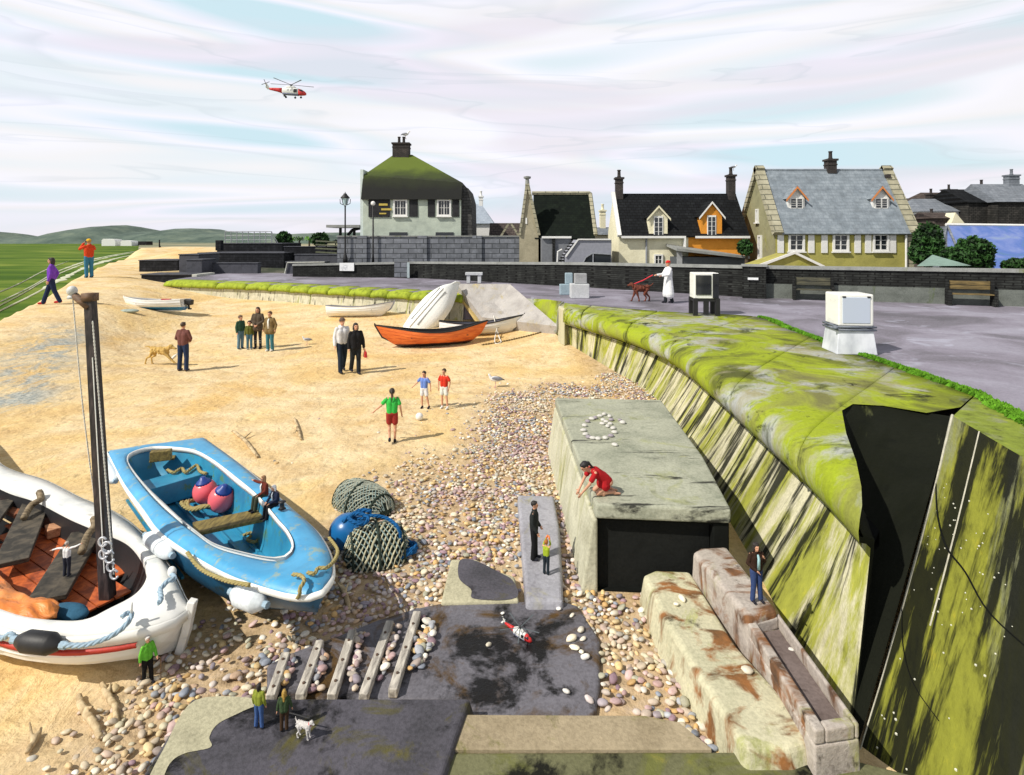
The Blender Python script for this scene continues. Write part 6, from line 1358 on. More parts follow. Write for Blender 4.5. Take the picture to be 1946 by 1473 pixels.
# ropes on the sand by the orange boat
M_CHN = paint('brown_chain', (.16, .11, .05), .8, .4, 12)
ch = thing('mooring_chain', G(1000, 642), 'brown mooring chain lying over the sand from the wall end to the orange boat', 'chain')
P = resamp(cr([G(1048, 627) + Vector((0, 0, .05)), G(1020, 636) + Vector((0, 0, .03)), G(980, 645) + Vector((0, 0, .03)), G(945, 653) + Vector((0, 0, .03)), G(915, 657) + Vector((0, 0, .03))], 6), 60); m = MB()
for i in range(0, 59):
    if i % 2: m.tube([P[i], P[i + 1]], .030, 6)
    else: m.tube([P[i], P[i + 1]], .014, 6)
m.build('links', M_CHN, ch, True, world=True)
o = rope('wall_rope', [Vector((2.05, 23.0, 1.75)), Vector((1.86, 22.6, 1.66)), Vector((1.78, 22.55, 1.2)), Vector((1.76, 22.7, .6)), G(1048, 628) + Vector((0, 0, .05)), G(1028, 632) + Vector((0, 0, .05))], .035, paint('grey_rope', (.25, .26, .20), .9)); tag(o, 'grey rope hanging down the rounded end of the sea wall', 'rope')
o = rope('white_rope', [G(936, 617) + Vector((0, .3, .55)), G(940, 630) + Vector((0, .1, .45)), G(948, 645) + Vector((0, 0, .1)), G(952, 652) + Vector((0, 0, .03)), G(940, 653) + Vector((0, 0, .03)), G(944, 640) + Vector((0, .1, .3))], .022, M_LN); tag(o, 'white rope hanging from the rail of the boat behind the orange one', 'rope')
# ================================================================ lobster pots, buoy, coil
M_NETG = paint('green_net', (.22, .30, .29), .9, .5, 20); M_WICK = paint('wicker', (.55, .52, .36), .9, .4, 20); M_NETD = paint('dark_net', (.035, .05, .04), .95, .5, 20)
def pot(loc, L, r, rz, tilt, label, nm, n1=30, wick=M_WICK, net=M_NETG):
    o = thing('lobster_pot', loc, label, 'lobster pot'); o.rotation_euler = (tilt[0], tilt[1], rz)
    def S_(u, v, k=1.0):                              # u along, v round the arch (0..1)
        e = (1 - abs(2 * u - 1) ** 3.2) ** .5; a = math.pi * v; return Vector(((u - .5) * L, math.cos(a) * r * k * max(.12, e), max(.0, math.sin(a) * r * k * 1.12 * max(.12, e))))
    m = MB(); m.grid([[S_(u, v, .93) for v in np.linspace(0, 1, 14)] for u in np.linspace(0, 1, 14)]); m.grid([[S_(u, v, .93) * 1 for v in (0, 1)] for u in np.linspace(0, 1, 14)]); m.build('inner_net', M_NETD, o, True)
    for nm2, fam, mt, rad in (('netting', 1, net, .008), ('wicker_strips', -1, wick, .012)):
        m = MB()
        for k in range(-n1, n1 * 2, 2):
            P = []
            for j in range(17):
                v = j / 16; u = (k / n1) + fam * (v - .5) * .8
                if 0.01 < u < .99: P.append(S_(u, v, 1.0) + Vector((0, 0, .008 * math.sin(j * 2 + k))))
            if len(P) > 2: m.tube([p + Vector([random.uniform(-.008, .008) for _ in '123']) for p in P], rad * random.uniform(.7, 1.2), 5)
        m.build(nm2, mt, o)
    m = MB()
    for u in (.12, .5, .88): m.tube([S_(u, v, 1.03) for v in np.linspace(0, 1, 14)], .018, 6)
    m.tube([S_(.04, 0), S_(.96, 0)], .02, 5); m.tube([S_(.04, 1), S_(.96, 1)], .02, 5); m.build('frame', M_NETD, o, True)
    return o
pot(U(690, 962, .02), 1.15, .33, R(-38), (0, 0, 0), 'grey green netted lobster pot, the farther and longer of two', 1, 36, paint('faded_wicker', (.40, .42, .34), .9, .4, 20))
pot(U(716, 1056, .02), .86, .37, R(20), (.0, 0, 0), 'brown wicker lobster pot nearest the viewer, with blue rope draped over it', 2, 26)
buoy(661, 1010, .24, .24, (.6, 1.3), NT('blue_buoy').done((.01, .13, .36), .3, None, .5), M_RDB, 'round dark blue buoy between the two lobster pots', .3)
cp = [U(668, 985, .50), U(690, 985, .52), U(705, 980, .55), U(735, 985, .5), U(758, 1005, .42), U(762, 1035, .2), U(770, 1050, .06)]
c0 = U(775, 1052, .04)
for k in range(60): a = k * .5; rr = .10 + .0035 * k; cp.append(c0 + Vector((math.cos(a) * rr * 1.1 - .004 * k, math.sin(a) * rr * .75, .05 + .02 * math.sin(k * 1.3) + .05 * math.exp(-((k - 20) / 15) ** 2))))
cp += [U(745, 1072, .03), U(725, 1076, .03), U(742, 1064, .04)]
o = rope('blue_rope_coil', cp, .024, M_RDB, sm=4); tag(o, 'dark blue rope draped over the near lobster pot and coiled beside it', 'rope')
o = rope('blue_rope_coil', [U(652, 992, .52) , U(668, 980, .56), U(684, 976, .58), U(700, 985, .54), U(690, 996, .52), U(672, 992, .55), U(664, 984, .55), U(684, 970, .6), U(706, 972, .58)], .028, M_RDB); tag(o, 'dark blue rope knot wound round the neck of the blue buoy', 'rope')
# driftwood
M_DR = wood('driftwood', (.58, .46, .28), (.36, .26, .14), .85, (4, 4, 4))
def stick(pts, r, label, br=None):
    o = thing('driftwood', G(*pts[0]), label, 'driftwood'); m = MB(); P = cr([G(a, b) + Vector((0, 0, .03)) for a, b in pts], 5); n = len(P); m.tube([p + Vector([random.uniform(-.006, .006) for _ in 'abc']) for p in P], [r * (.5 + .5 * math.sin(math.pi * (.15 + .8 * i / n))) for i in range(n)], 7)
    for bp in (br or []):
        Q = cr([G(a, b) + Vector((0, 0, .03 + .05 * k)) for k, (a, b) in enumerate(bp)], 4); m.tube(Q, [r * .6 * (1 - .6 * i / len(Q)) for i in range(len(Q))], 6)
    m.build('stick', M_DR, o, True, world=True, remesh=.008); return o
stick([(148, 1333), (158, 1358), (178, 1382), (190, 1410)], .035, 'longest crooked driftwood stick on the sand at the lower left', [[(155, 1362), (170, 1366), (176, 1376)]])
stick([(192, 1312), (205, 1330), (216, 1352), (222, 1384)], .03, 'forked driftwood stick between the longest stick and the man in green', [[(206, 1334), (210, 1318)], [(206, 1330), (196, 1322)]])
stick([(52, 1438), (62, 1422), (74, 1404)], .028, 'small forked driftwood stick nearest the lower left corner', [[(62, 1420), (56, 1395)]])
stick([(442, 822), (462, 838), (478, 856), (490, 872)], .04, 'driftwood stick on the sand beyond the blue boat', [[(462, 838), (478, 828)]])
stick([(560, 798), (566, 818), (572, 838)], .035, 'grey driftwood twig farther up the sand than the blue boat', [[(566, 818), (560, 830)]])
stick([(646, 1118), (656, 1136), (664, 1168)], .032, 'pale forked driftwood stick between the blue boat bow and the timbers', [[(656, 1134), (662, 1120)], [(654, 1132), (640, 1120)]])
# ================================================================ promenade furniture
M_PLW = NT('pale_plinth'); M_PLW = M_PLW.done(M_PLW.ramp(M_PLW.noise(2.5, (1, 1, .6), 5), [(.35, (.46, .49, .54)), (.6, (.72, .75, .80))]), .45)
q = U(1613, 668, 1.70); k1 = FP / q.y
lp = thing('box_light', q, 'white box light strapped on a tapered white plinth, nearest on the wall coping', 'lamp', R(-6))
hh = 112 / k1; 
m = MB(); m.box((0, 0, hh * .20), (.86, .80, hh * .40), top=.86); m.build('plinth', M_PLW, lp, bev=.02)
m = MB(); m.box((0, 0, hh * .73), (.74, .70, hh * .53)); m.build('housing', M_WHB, lp, bev=.035)
m = MB(); m.box((.0, -.353, hh * .73), (.58, .02, hh * .43)); m.build('glass_front', NT('frosted_glass').done((.50, .56, .68), .15, None, .5), lp, bev=.008)
m = MB()
for z in (.405, .455): m.tube([(s * .40, t_ * .38, hh * z) for s, t_ in ((-1, -1), (1, -1), (1, 1), (-1, 1), (-1, -1))], .022, 6)
m.lathe([(.06, -.03), (.06, .03)], (-.44, -.36, hh * .44), 10); m.build('strap', paint('strap_metal', (.14, .16, .20), .5), lp, True)
m = MB()
for s in (-1, 1): m.box((s * .26, -.366, hh * .95), (.07, .015, .03))
m.build('clip', M_BLKP, lp)
q = U(1338, 598, 1.70); k1 = FP / q.y; hh = 80 / k1
lp = thing('box_light', q, 'white framed dark screened box on slatted black legs, the farther of two on the coping', 'lamp', R(-4))
m = MB()
for sx in (-1, 1):
    for sy in (-1, 1): m.box((sx * .36, sy * .3, hh * .20), (.14, .14, hh * .42))
m.box((0, -.02, hh * .36), (.82, .6, .08)); m.box((0, -.26, hh * .18), (.16, .10, hh * .3)); m.build('stand', M_BLKP, lp)
m = MB(); m.box((0, 0, hh * .70), (.82, .62, hh * .60)); m.build('housing', M_WHB, lp, bev=.03)
m = MB(); m.box((-.10, -.325, hh * .72), (.5, .03, hh * .46)); m.box((.30, -.32, hh * .70), (.20, .02, hh * .58)); m.build('dark_screen', NT('dark_screen').done((.015, .016, .02), .08, None, .8), lp, bev=.006)
def cubes(px, py, w, hgt, label, mat):
    q = U(px, py, 1.70); k = FP / q.y; o = thing('stone_cube', q, label, 'stone block'); m = MB(); m.box((0, 0, hgt / k / 2), (w / k, w / k * .8, hgt / k)); m.build('cube', mat, o, bev=.03); return o, q, k
M_SC1 = concrete('cube_light', (.56, .58, .60), (.44, .46, .48), (.2, .2, .2), None, 0, .1, False); M_SC2 = concrete('cube_dark', (.36, .37, .39), (.26, .27, .28), (.1, .1, .1), None, 0, .1, False); M_SC3 = concrete('cube_blue', (.34, .44, .50), (.26, .35, .41), (.1, .1, .1), None, 0, .1, False)
o, q, k = cubes(1101, 566, 35, 27, 'large pale stone cube at the bottom of the pile near the slipway', M_SC1)
o, _, _ = cubes(1101, 566, 23, 19, 'dark topped small cube standing on the large pale one', M_SC2); o.location = q + Vector((.05, .05, 27 / k + .005))
o, q, k = cubes(1073, 560, 19, 20, 'bluish small cube left of the large pale cube, at the bottom', M_SC3); o, _, _ = cubes(1073, 560, 14, 21, 'bluish small cube standing on the other bluish one', M_SC3); o.location = q + Vector((.2, .1, 20 / k + .005))
q = U(901, 538, 1.70); k = FP / q.y; o = thing('stone_bench', q, 'small pale stone seat on two legs against the dark wall', 'bench'); m = MB(); m.box((0, 0, .55), (1.0, .5, .16)); m.build('seat', M_SC1, o, bev=.02)
for s in (-1, 1): m = MB(); m.box((s * .32, 0, .24), (.20, .4, .46)); m.build('leg', M_SC1, o, bev=.02)
# lamp post and sign post
def lamp_post(px, pyb, pyt, d):
    o = thing('street_lamp', D(px, pyb, d), 'black street lamp with a pale glass lantern left of the inn', 'street lamp'); H_ = (pyb - pyt) / FP * d; m = MB(); m.lathe([(.16, 0), (.15, .4), (.09, .6), (.055, .9), (.05, H_ - .95), (.09, H_ - .92), (.04, H_ - .88)], (0, 0, 0), 12); m.build('pole', M_BLKP, o, True)
    z = H_ - .85; l = MB(); l.lathe([(.13, z), (.25, z + .45), (.25, z + .46)], (0, 0, 0), 8); la = l.build('lantern_glass', NT('lamp_glass').done((.50, .66, .72), .1, None, .6), o)
    m = MB(); m.lathe([(.33, z + .46), (.30, z + .52), (.14, z + .70), (.10, z + .78), (.03, z + .80), (.02, z + .9)], (0, 0, 0), 12)
    for k in range(4): a = k * math.pi / 2 + .78; m.tube([(.13 * math.cos(a), .13 * math.sin(a), z - .02), (.27 * math.cos(a), .27 * math.sin(a), z + .47)], .022, 5)
    m.tube([(-.13, 0, z), (-.34, 0, z + .1), (-.36, 0, z + .4)], .025, 5); m.tube([(.13, 0, z), (.34, 0, z + .1), (.36, 0, z + .4)], .025, 5); m.build('lantern_frame', M_BLKP, o, True)
lamp_post(656, 500, 366, 39.75)
o = thing('sign_post', D(709, 500, 39.75), 'thin black post with a small pale disc on top, before the inn sign board', 'post'); m = MB(); m.lathe([(.09, 0), (.06, .6), (.05, 4.0)], (0, 0, 0), 10); m.build('pole', M_BLKP, o, True); m = MB(); m.sph((0, 0, 4.1), (.16, .12, .16), 12, 8); m.build('finial', M_WH, o, True)
q = D(772, 522, 38.6); o = thing('door_panel', D(776, 528, 37.9), 'pale blue grey door leaf standing ajar in the dark promenade wall', 'door'); m = MB(); m.box((0, 0, .5), (.16, .06, 1.0)); m.build('leaf', paint('pale_door', (.40, .48, .50)), o); m = MB(); m.box((-.5, .05, .55), (.85, .05, .98)); m.build('stone_infill', M_STW, o)
# ================================================================ people
M_SKIN = NT('skin'); M_SKIN = M_SKIN.done((.58, .31, .20), .55, None, .3)
def cloth(c, name): return paint('cloth_' + name, c, .85, .22, 12, .3, 30)
def V3(t_): return Vector(t_)
BASE = dict(pel=(0, 0, .95), chest=(0, 0, 1.30), neck=(0, .005, 1.47), head=(0, -.015, 1.625), shR=(-.185, 0, 1.42), shL=(.185, 0, 1.42), elR=(-.235, .02, 1.14), elL=(.235, .02, 1.14),
            wrR=(-.245, -.05, .90), wrL=(.245, -.05, .90), hipR=(-.09, 0, .90), hipL=(.09, 0, .90), knR=(-.10, -.015, .50), knL=(.10, -.015, .50), anR=(-.105, .02, .08), anL=(.105, .02, .08), fwd=(0, -1, 0))
VX = .015
def person(loc, hgt, rz, label, pose=None, top=('jacket', (.2, .2, .2), 'x'), low=('trousers', (.03, .04, .07), 'jeans'), shoe=((.02, .02, .02), 'black_shoe'), hair=((.02, .015, .01), 'dark_hair', 'short'), hem=None,
           sleeve='long', extra=None, hgt0=1.74, headk=1.0, inner=None, hat=None, tuck=.0, feet=None):
    P = {k: V3(v) for k, v in BASE.items()}
    for k, v in (pose or {}).items(): P[k] = V3(v)
    o = thing('person', loc, label, 'person', rz, hgt / hgt0); hk = headk; fw = P['fwd'].normalized(); H_ = P['head']; sidev_ = fw.cross(Vector((0, 0, 1))).normalized(); upv = sidev_.cross(fw).normalized()
    HM = Matrix((sidev_, -fw, upv)).transposed().to_4x4()
    def hp(x, y, z): return H_ + (HM.to_3x3() @ Vector((x, y, z))) * hk        # head frame: -y is the face
    # body: one continuous surface
    m = MB(); m.sph(H_ + (HM.to_3x3() @ Vector((0, .008, .018))) * hk, (.076 * hk, .094 * hk, .098 * hk), 14, 10, HM); m.sph(hp(0, -.020, -.050), (.054 * hk, .066 * hk, .062 * hk), 12, 8, HM)
    m.sph(hp(0, -.098, -.012), (.013, .018, .022), 8, 6, HM); m.sph(hp(0, -.086, .028), (.045, .014, .012), 8, 6, HM); m.sph(hp(0, -.082, -.056), (.024, .012, .009), 8, 6, HM); m.sph(hp(0, -.07, -.09), (.022, .018, .016), 8, 6, HM)
    for s in (-1, 1): m.sph(hp(s * .078 , .012, -.005), (.012, .022, .030), 8, 6, HM)
    m.cap(P['neck'] - Vector((0, 0, .04)), H_ - Vector((0, 0, .06)), .050, .048, 10)
    wv = (P['shL'] - P['shR']); wv = wv.normalized(); hv = (P['hipL'] - P['hipR']).normalized()
    for s in (-1, 1):
        m.cap(P['pel'] + hv * (.06 * s), P['chest'] + wv * (.075 * s), .095, .095); m.cap(P['chest'] + wv * (.06 * s), P['chest'].lerp(P['neck'], .6) + wv * (.06 * s), .09, .06)
    m.cap(P['shR'], P['shL'], .052, .052)
    for S_, s in (('R', -1), ('L', 1)):
        m.cap(P['sh' + S_], P['el' + S_], .050, .038); m.cap(P['el' + S_], P['wr' + S_], .037, .025)
        m.cap(P['hip' + S_] + Vector((0, 0, .03)), P['kn' + S_], .082, .054); m.cap(P['kn' + S_], P['an' + S_], .052, .034)
        calf = P['kn' + S_].lerp(P['an' + S_], .3); m.sph(calf + Vector((0, .015, 0)), (.052, .055, .09), 8, 6)
        # hand: palm, four fingers, thumb
        w_ = P['wr' + S_]; dr = (w_ - P['el' + S_]).normalized(); ft = Vector((0, -1, 0)); pn_ = dr.cross(ft).normalized() if dr.cross(ft).length > .1 else Vector((1, 0, 0)); fan = pn_.cross(dr).normalized()
        pc = w_ + dr * .05; m.cap(w_, w_ + dr * .075, .026, .030, 8); m.cap(pc + fan * .018, pc + dr * .03 - fan * .02, .020, .020, 6)
        for j, (of, ln) in enumerate(((.030, .066), (.010, .075), (-.011, .070), (-.031, .055))):
            a_ = w_ + dr * .085 + fan * of; b_ = a_ + dr * ln * .5 - pn_ * s * .005; c_ = b_ + dr * ln * .45 - pn_ * s * .016; m.cap(a_, b_, .0098, .009, 6); m.cap(b_, c_, .009, .0078, 6)
        a_ = w_ + dr * .03 + fan * .030; b_ = a_ + (dr * .6 + fan * .8).normalized() * .04; c_ = b_ + dr * .03; m.cap(a_, b_, .013, .011, 6); m.cap(b_, c_, .011, .009, 6)
        an = P['an' + S_]; fd = (feet or {}).get(S_); fd = V3(fd).normalized() if fd else Vector((0, -1, 0)); m.cap(an + Vector((0, 0, -.03)), an + fd * .13 + Vector((0, 0, -.045)), .038, .026, 8)
    m.build('body', M_SKIN, o, True, remesh=.0125)
    # eyes
    e = MB()
    for s in (-1, 1): e.sph(hp(s * .030, -.083, .010), (.012, .008, .008), 8, 5, HM)
    e.build('eyes', paint('eye_dark', (.02, .015, .012), .3), o, True)
    lp_ = MB(); lp_.sph(hp(0, -.093, -.055), (.022, .007, .007), 8, 5, HM); lp_.build('lips', paint('lips', (.42, .13, .10), .5), o, True)
    # clothes
    kind, c, nm = top; mt = cloth(c, nm); m = MB(); g = .030 if kind in ('jacket', 'coat', 'hoodie') else .016
    if sleeve == 'short_over': pass
    for s in (-1, 1):
        m.cap(P['pel'].lerp(P['chest'], .12 + tuck) + hv * (.06 * s), P['chest'] + wv * (.075 * s), .098 + g, .100 + g, 12); m.cap(P['chest'] + wv * (.07 * s), P['chest'].lerp(P['neck'], .62) + wv * (.06 * s), .095 + g, .055 + g, 10)
    m.cap(P['shR'].lerp(P['shL'], .08) - Vector((0, 0, .02)), P['shL'].lerp(P['shR'], .08) - Vector((0, 0, .02)), .045 + g * .8, .045 + g * .8, 10)
    for S_ in 'RL':
        a_, b_, c_ = P['sh' + S_], P['el' + S_], P['wr' + S_]
        if sleeve == 'long': m.cap(a_ - (a_ - P['chest']) * .08, b_, .046 + g * .8, .038 + g * .7, 10); m.cap(b_, b_.lerp(c_, .96), .038 + g * .7, .030 + g * .7, 10)
        else: m.cap(a_ - (a_ - P['chest']) * .08, a_.lerp(b_, .62), .048 + g, .052 + g, 10)
    if hem:                                           # (z or point, flare) - skirt of a coat or dress
        pt, fl_r = hem; q = Vector((P['pel'].x, P['pel'].y, pt)) if isinstance(pt, (int, float)) else V3(pt)
        up_ = P['pel'].lerp(P['chest'], .4)
        for s in (-1, 1): m.cap(up_ + hv * .05 * s, q + hv * fl_r * .45 * s + (up_ - q).normalized() * .08, .12 + g * .5, .10 + fl_r * .35, 12)
    if kind in ('jacket', 'coat', 'hoodie'): m.lathe([(.052, -.03), (.072, .0), (.068, .035), (.055, .04)], P['neck'] - Vector((0, 0, .0)), 12)
    if kind == 'hoodie': m.sph(P['neck'] + Vector((0, .09, 0)), (.10, .06, .06), 10, 7)
    m.build(kind, mt, o, True, remesh=VX)
    if inner:                                         # open front showing a shirt
        m = MB(); a_, b_ = P['neck'] + fw * .10 - Vector((0, 0, .03)), P['pel'].lerp(P['chest'], .15) + fw * (.135); m.tube([a_, a_.lerp(b_, .25) + fw * .045, b_], [.03, .045, .05], 8, sq=.5); m.build('shirt', cloth(inner[0], inner[1]), o, True)
    kind, c, nm = low; m = MB(); mt = cloth(c, nm)
    if kind in ('trousers', 'jeans', 'leggings'):
        g2 = .010 if kind == 'leggings' else .024
        m.cap(P['pel'] + hv * -.06, P['pel'] + hv * .06, .105, .105)
        for S_ in 'RL':
            an = P['an' + S_]; kn = P['kn' + S_]; m.cap(P['hip' + S_] + Vector((0, 0, .03)), kn, .086 + g2, .056 + g2, 10); m.cap(kn, kn.lerp(an, 1.02), .055 + g2, .040 + g2 * 1.4, 10)
        m.build(kind, mt, o, True, remesh=VX)
    elif kind == 'shorts':
        m.cap(P['pel'] + hv * -.06, P['pel'] + hv * .06, .112, .112)
        for S_ in 'RL': m.cap(P['hip' + S_] + Vector((0, 0, .03)), P['hip' + S_].lerp(P['kn' + S_], .62), .104, .098, 10)
        m.build('shorts', mt, o, True, remesh=VX)
    if kind == 'leggings_stripes': pass
    if shoe:
        for S_ in 'RL':
            m = MB(); an = P['an' + S_]; fd = (feet or {}).get(S_); fd = V3(fd).normalized() if fd else Vector((0, -1, 0)); m.cap(an + Vector((0, 0, -.02)) - fd * .03, an + fd * .14 + Vector((0, 0, -.04)), .050, .040, 10); m.cap(an + Vector((0, 0, .02)), an + Vector((0, 0, -.03)), .046, .05, 8); m.build('shoe', cloth(shoe[0], shoe[1]), o, True, remesh=.014)
    if hair:
        c, nm, st = hair; mt = paint(nm, c, .6, .35, 20, .4, 60); m = MB(); m.sph(hp(0, .022, .036), (.088 * hk, .098 * hk, .094 * hk), 14, 9, HM); m.sph(hp(0, -.035, .085), (.066 * hk, .055 * hk, .03 * hk), 10, 6, HM)
        if st == 'bob': m.cap(hp(.06, .03, .0), hp(.07, .03, -.10), .045, .035); m.cap(hp(-.06, .03, .0), hp(-.07, .03, -.10), .045, .035); m.cap(hp(0, .07, 0), hp(0, .07, -.12), .06, .05)
        if st == 'long': m.cap(hp(0, .065, 0), hp(0, .10, -.30), .070, .05); m.cap(hp(.06, .03, 0), hp(.08, .04, -.2), .045, .03); m.cap(hp(-.06, .03, 0), hp(-.08, .04, -.2), .045, .03)
        if st == 'pony': m.sph(hp(0, .12, .02), .035, 8, 6); m.cap(hp(0, .125, .0), hp(0, .13, -.16), .030, .026); m.cap(hp(0, .13, -.16), hp(.01, .12, -.30), .026, .010)
        if st == 'wild': 
            for k in range(14): a_ = k * 2.4; m.sph(hp(math.cos(a_) * .075, .03 + math.sin(a_) * .05, .05 + .04 * math.sin(k)), .035, 7, 5)
            m.cap(hp(.06, .03, .0), hp(.08, .02, -.10), .05, .04); m.cap(hp(-.06, .03, .0), hp(-.08, .02, -.10), .05, .04)
        m.build('hair', mt, o, True, remesh=.012)
    if hat:
        c, nm = hat; m = MB(); m.sph(hp(0, .010, .075), (.090 * hk, .102 * hk, .070 * hk), 14, 8, HM); m.lathe([(.105 * hk, -.006), (.11 * hk, .004), (.09 * hk, .012)], hp(0, -.01, .055), 14, HM); m.build('hat', cloth(c, nm), o, True)
    if extra: extra(o, P, hp)
    return o
def feetpt(px, py, z=None): return G(px, py) if z is None else U(px, py, z)
def hpx(p, h): return h / FP * p.y
SIT = None
# 1 purple walker
p = G(98, 579); person(p, hpx(p, 89), R(-62), 'person in a purple jacket and red shoes striding along the crest at far left',
    dict(knR=(-.10, -.14, .50), anR=(-.10, -.26, .09), knL=(.10, .10, .52), anL=(.10, .26, .13), elR=(-.23, .14, 1.16), wrR=(-.22, .06, .94)), ('jacket', (.20, .06, .50), 'purple'), ('trousers', (.02, .03, .08), 'navy'), ((.55, .02, .03), 'red_shoe'), ((.03, .02, .02), 'hair_darkbrown', 'bob'))
p = G(169, 528); person(p, hpx(p, 73), R(-120), 'person in a red jacket and yellow hat holding binoculars up, standing at the water edge',
    dict(elR=(-.30, -.16, 1.30), wrR=(-.10, -.24, 1.55), elL=(.30, -.16, 1.30), wrL=(.10, -.24, 1.55)), ('jacket', (.68, .07, .02), 'red_orange'), ('jeans', (.05, .20, .34), 'blue_jeans'), ((.02, .02, .03), 'black_shoe'), ((.45, .25, .05), 'hair_sandy', 'short'), hat=((.85, .50, .03), 'yellow_hat'),
    extra=lambda o, P, hp: MB().tube([hp(0, -.10, .01), hp(0, -.22, .02)], [.05, .06], 10).build('binoculars', M_BLKP, o))
p = G(348, 706); person(p, hpx(p, 93), R(176), 'man in a maroon jacket and dark jeans seen from behind, beside the leaping yellow dog',
    dict(elR=(-.27, -.02, 1.16), wrR=(-.16, -.16, 1.06), elL=(.27, -.02, 1.16), wrL=(.16, -.16, 1.06), anR=(-.13, .02, .08), anL=(.14, .0, .08), knR=(-.12, -.01, .5), knL=(.12, -.01, .5)), ('jacket', (.17, .07, .06), 'maroon'), ('jeans', (.025, .04, .09), 'dark_jeans'), ((.12, .07, .04), 'brown_shoe'), ((.06, .035, .02), 'hair_brown', 'short'))
# family
p = G(457, 664); person(p, hpx(p, 63), R(60), 'boy in a dark green jacket and pale jeans, leftmost of the family group', None, ('jacket', (.035, .09, .06), 'bottle_green'), ('jeans', (.12, .22, .30), 'pale_jeans'), ((.05, .06, .07), 'grey_shoe'), ((.10, .055, .03), 'hair_auburn', 'short'), headk=1.25)
p = G(474, 664); person(p, hpx(p, 53), R(20), 'smallest child of the family group, in an olive top', None, ('jacket', (.12, .13, .03), 'olive'), ('jeans', (.07, .16, .22), 'teal_jeans'), ((.3, .3, .3), 'pale_shoe'), ((.08, .04, .03), 'hair_auburn2', 'short'), headk=1.45, sleeve='long')
p = G(490, 663); person(p, hpx(p, 79), R(0), 'woman with long dark hair, brown coat and dark striped leggings in the family group', dict(elR=(-.25, -.02, 1.16), wrR=(-.07, -.18, 1.02), elL=(.25, -.02, 1.16), wrL=(.07, -.18, 1.02)), ('coat', (.09, .07, .05), 'dark_brown'), ('leggings', (.02, .02, .025), 'black_leggings'), ((.02, .02, .02), 'black_shoe'), ((.06, .03, .02), 'hair_chestnut', 'long'), hem=(.78, .16),
    extra=lambda o, P, hp: [MB().lathe([(.066, -.008), (.072, 0), (.066, .008)], (s * .103, 0, z), 10).build('stripe', paint('stripe_grey', (.35, .36, .36)), o) for s in (-1, 1) for z in (.25, .34, .43, .52, .61)])
p = G(513, 668); person(p, hpx(p, 75), R(-8), 'teenager in an open olive brown coat over a white shirt, rightmost of the family group', dict(elR=(-.27, .03, 1.16), elL=(.27, .03, 1.16), wrR=(-.27, -.04, .98), wrL=(.27, -.04, .98)), ('coat', (.20, .14, .06), 'olive_brown'), ('jeans', (.05, .18, .22), 'teal_jeans2'), ((.75, .75, .75), 'white_shoe'), ((.12, .06, .03), 'hair_brown2', 'short'), hem=(.80, .20), inner=((.78, .78, .74), 'white'), headk=1.1)
# couple
p = G(650, 708); person(p, hpx(p, 103), R(35), 'man in a white hooded top walking arm in arm with the woman in black', dict(knR=(-.10, -.12, .5), anR=(-.10, -.14, .09), knL=(.10, .06, .5), anL=(.10, .22, .12)), ('hoodie', (.74, .74, .76), 'white_hood'), ('jeans', (.02, .03, .05), 'blackish_jeans'), ((.02, .02, .02), 'black_shoe'), ((.09, .05, .03), 'hair_brown3', 'short'), hat=((.14, .10, .08), 'brown_cap'))
p = G(676, 711); person(p, hpx(p, 97), R(30), 'woman in black with a bright red bag, walking beside the man in the white top', dict(knR=(-.09, .10, .5), anR=(-.09, .26, .14), knL=(.09, -.03, .5), anL=(.09, -.03, .08), elL=(.25, -.02, 1.14), wrL=(.26, -.06, .90)), ('coat', (.015, .015, .017), 'black_coat'), ('trousers', (.02, .025, .03), 'black_trousers'), ((.02, .02, .02), 'black_shoe'), ((.02, .015, .015), 'hair_black', 'bob'), hem=(.85, .10),
    extra=lambda o, P, hp: (MB().box((.30, -.10, .66), (.10, .22, .20), 0, 0, 0, .7).build('handbag', paint('red_bag', (.55, .02, .02), .4), o, bev=.015), MB().tube(cr([(.30, -.18, .75), (.29, -.12, .84), (.30, -.03, .75)], 4), .008, 5).build('bag_strap', paint('red_bag', (.55, .02, .02)), o)))
# children at ball
RUN = dict(knR=(-.10, -.02, .50), anR=(-.08, -.02, .08), knL=(.10, -.12, .54), anL=(.07, .10, .22), elR=(-.36, .05, 1.22), wrR=(-.52, -.02, 1.06), elL=(.28, .04, 1.17), wrL=(.30, -.04, .92))
p = G(745, 842); person(p, hpx(p, 103), R(190), 'girl in a bright green top and red shorts running towards the ball', dict(knR=(-.10, -.02, .50), anR=(-.09, .0, .08), knL=(.09, -.06, .52), anL=(.07, .16, .16), elR=(-.26, .04, 1.16), wrR=(-.30, -.04, .92), elL=(.34, .05, 1.22), wrL=(.54, -.04, 1.04)),
    ('shirt', (.05, .50, .08), 'bright_green'), ('shorts', (.33, .035, .03), 'dark_red'), ((.03, .02, .02), 'black_shoe'), ((.03, .02, .015), 'hair_black2', 'pony'), sleeve='short', headk=1.05)
p = G(806, 777); person(p, hpx(p, 70), R(-15), 'girl in a blue top and white shorts facing the ball', dict(elR=(-.34, -.02, 1.2), wrR=(-.52, -.08, 1.02), knL=(.16, -.02, .5), anL=(.24, .02, .09), elL=(.30, .02, 1.16), wrL=(.33, .0, .93)), ('shirt', (.15, .25, .62), 'cornflower'), ('shorts', (.70, .70, .72), 'white_shorts'), ((.03, .02, .02), 'black_shoe'), ((.03, .02, .015), 'hair_black2', 'pony'), sleeve='short', headk=1.15)
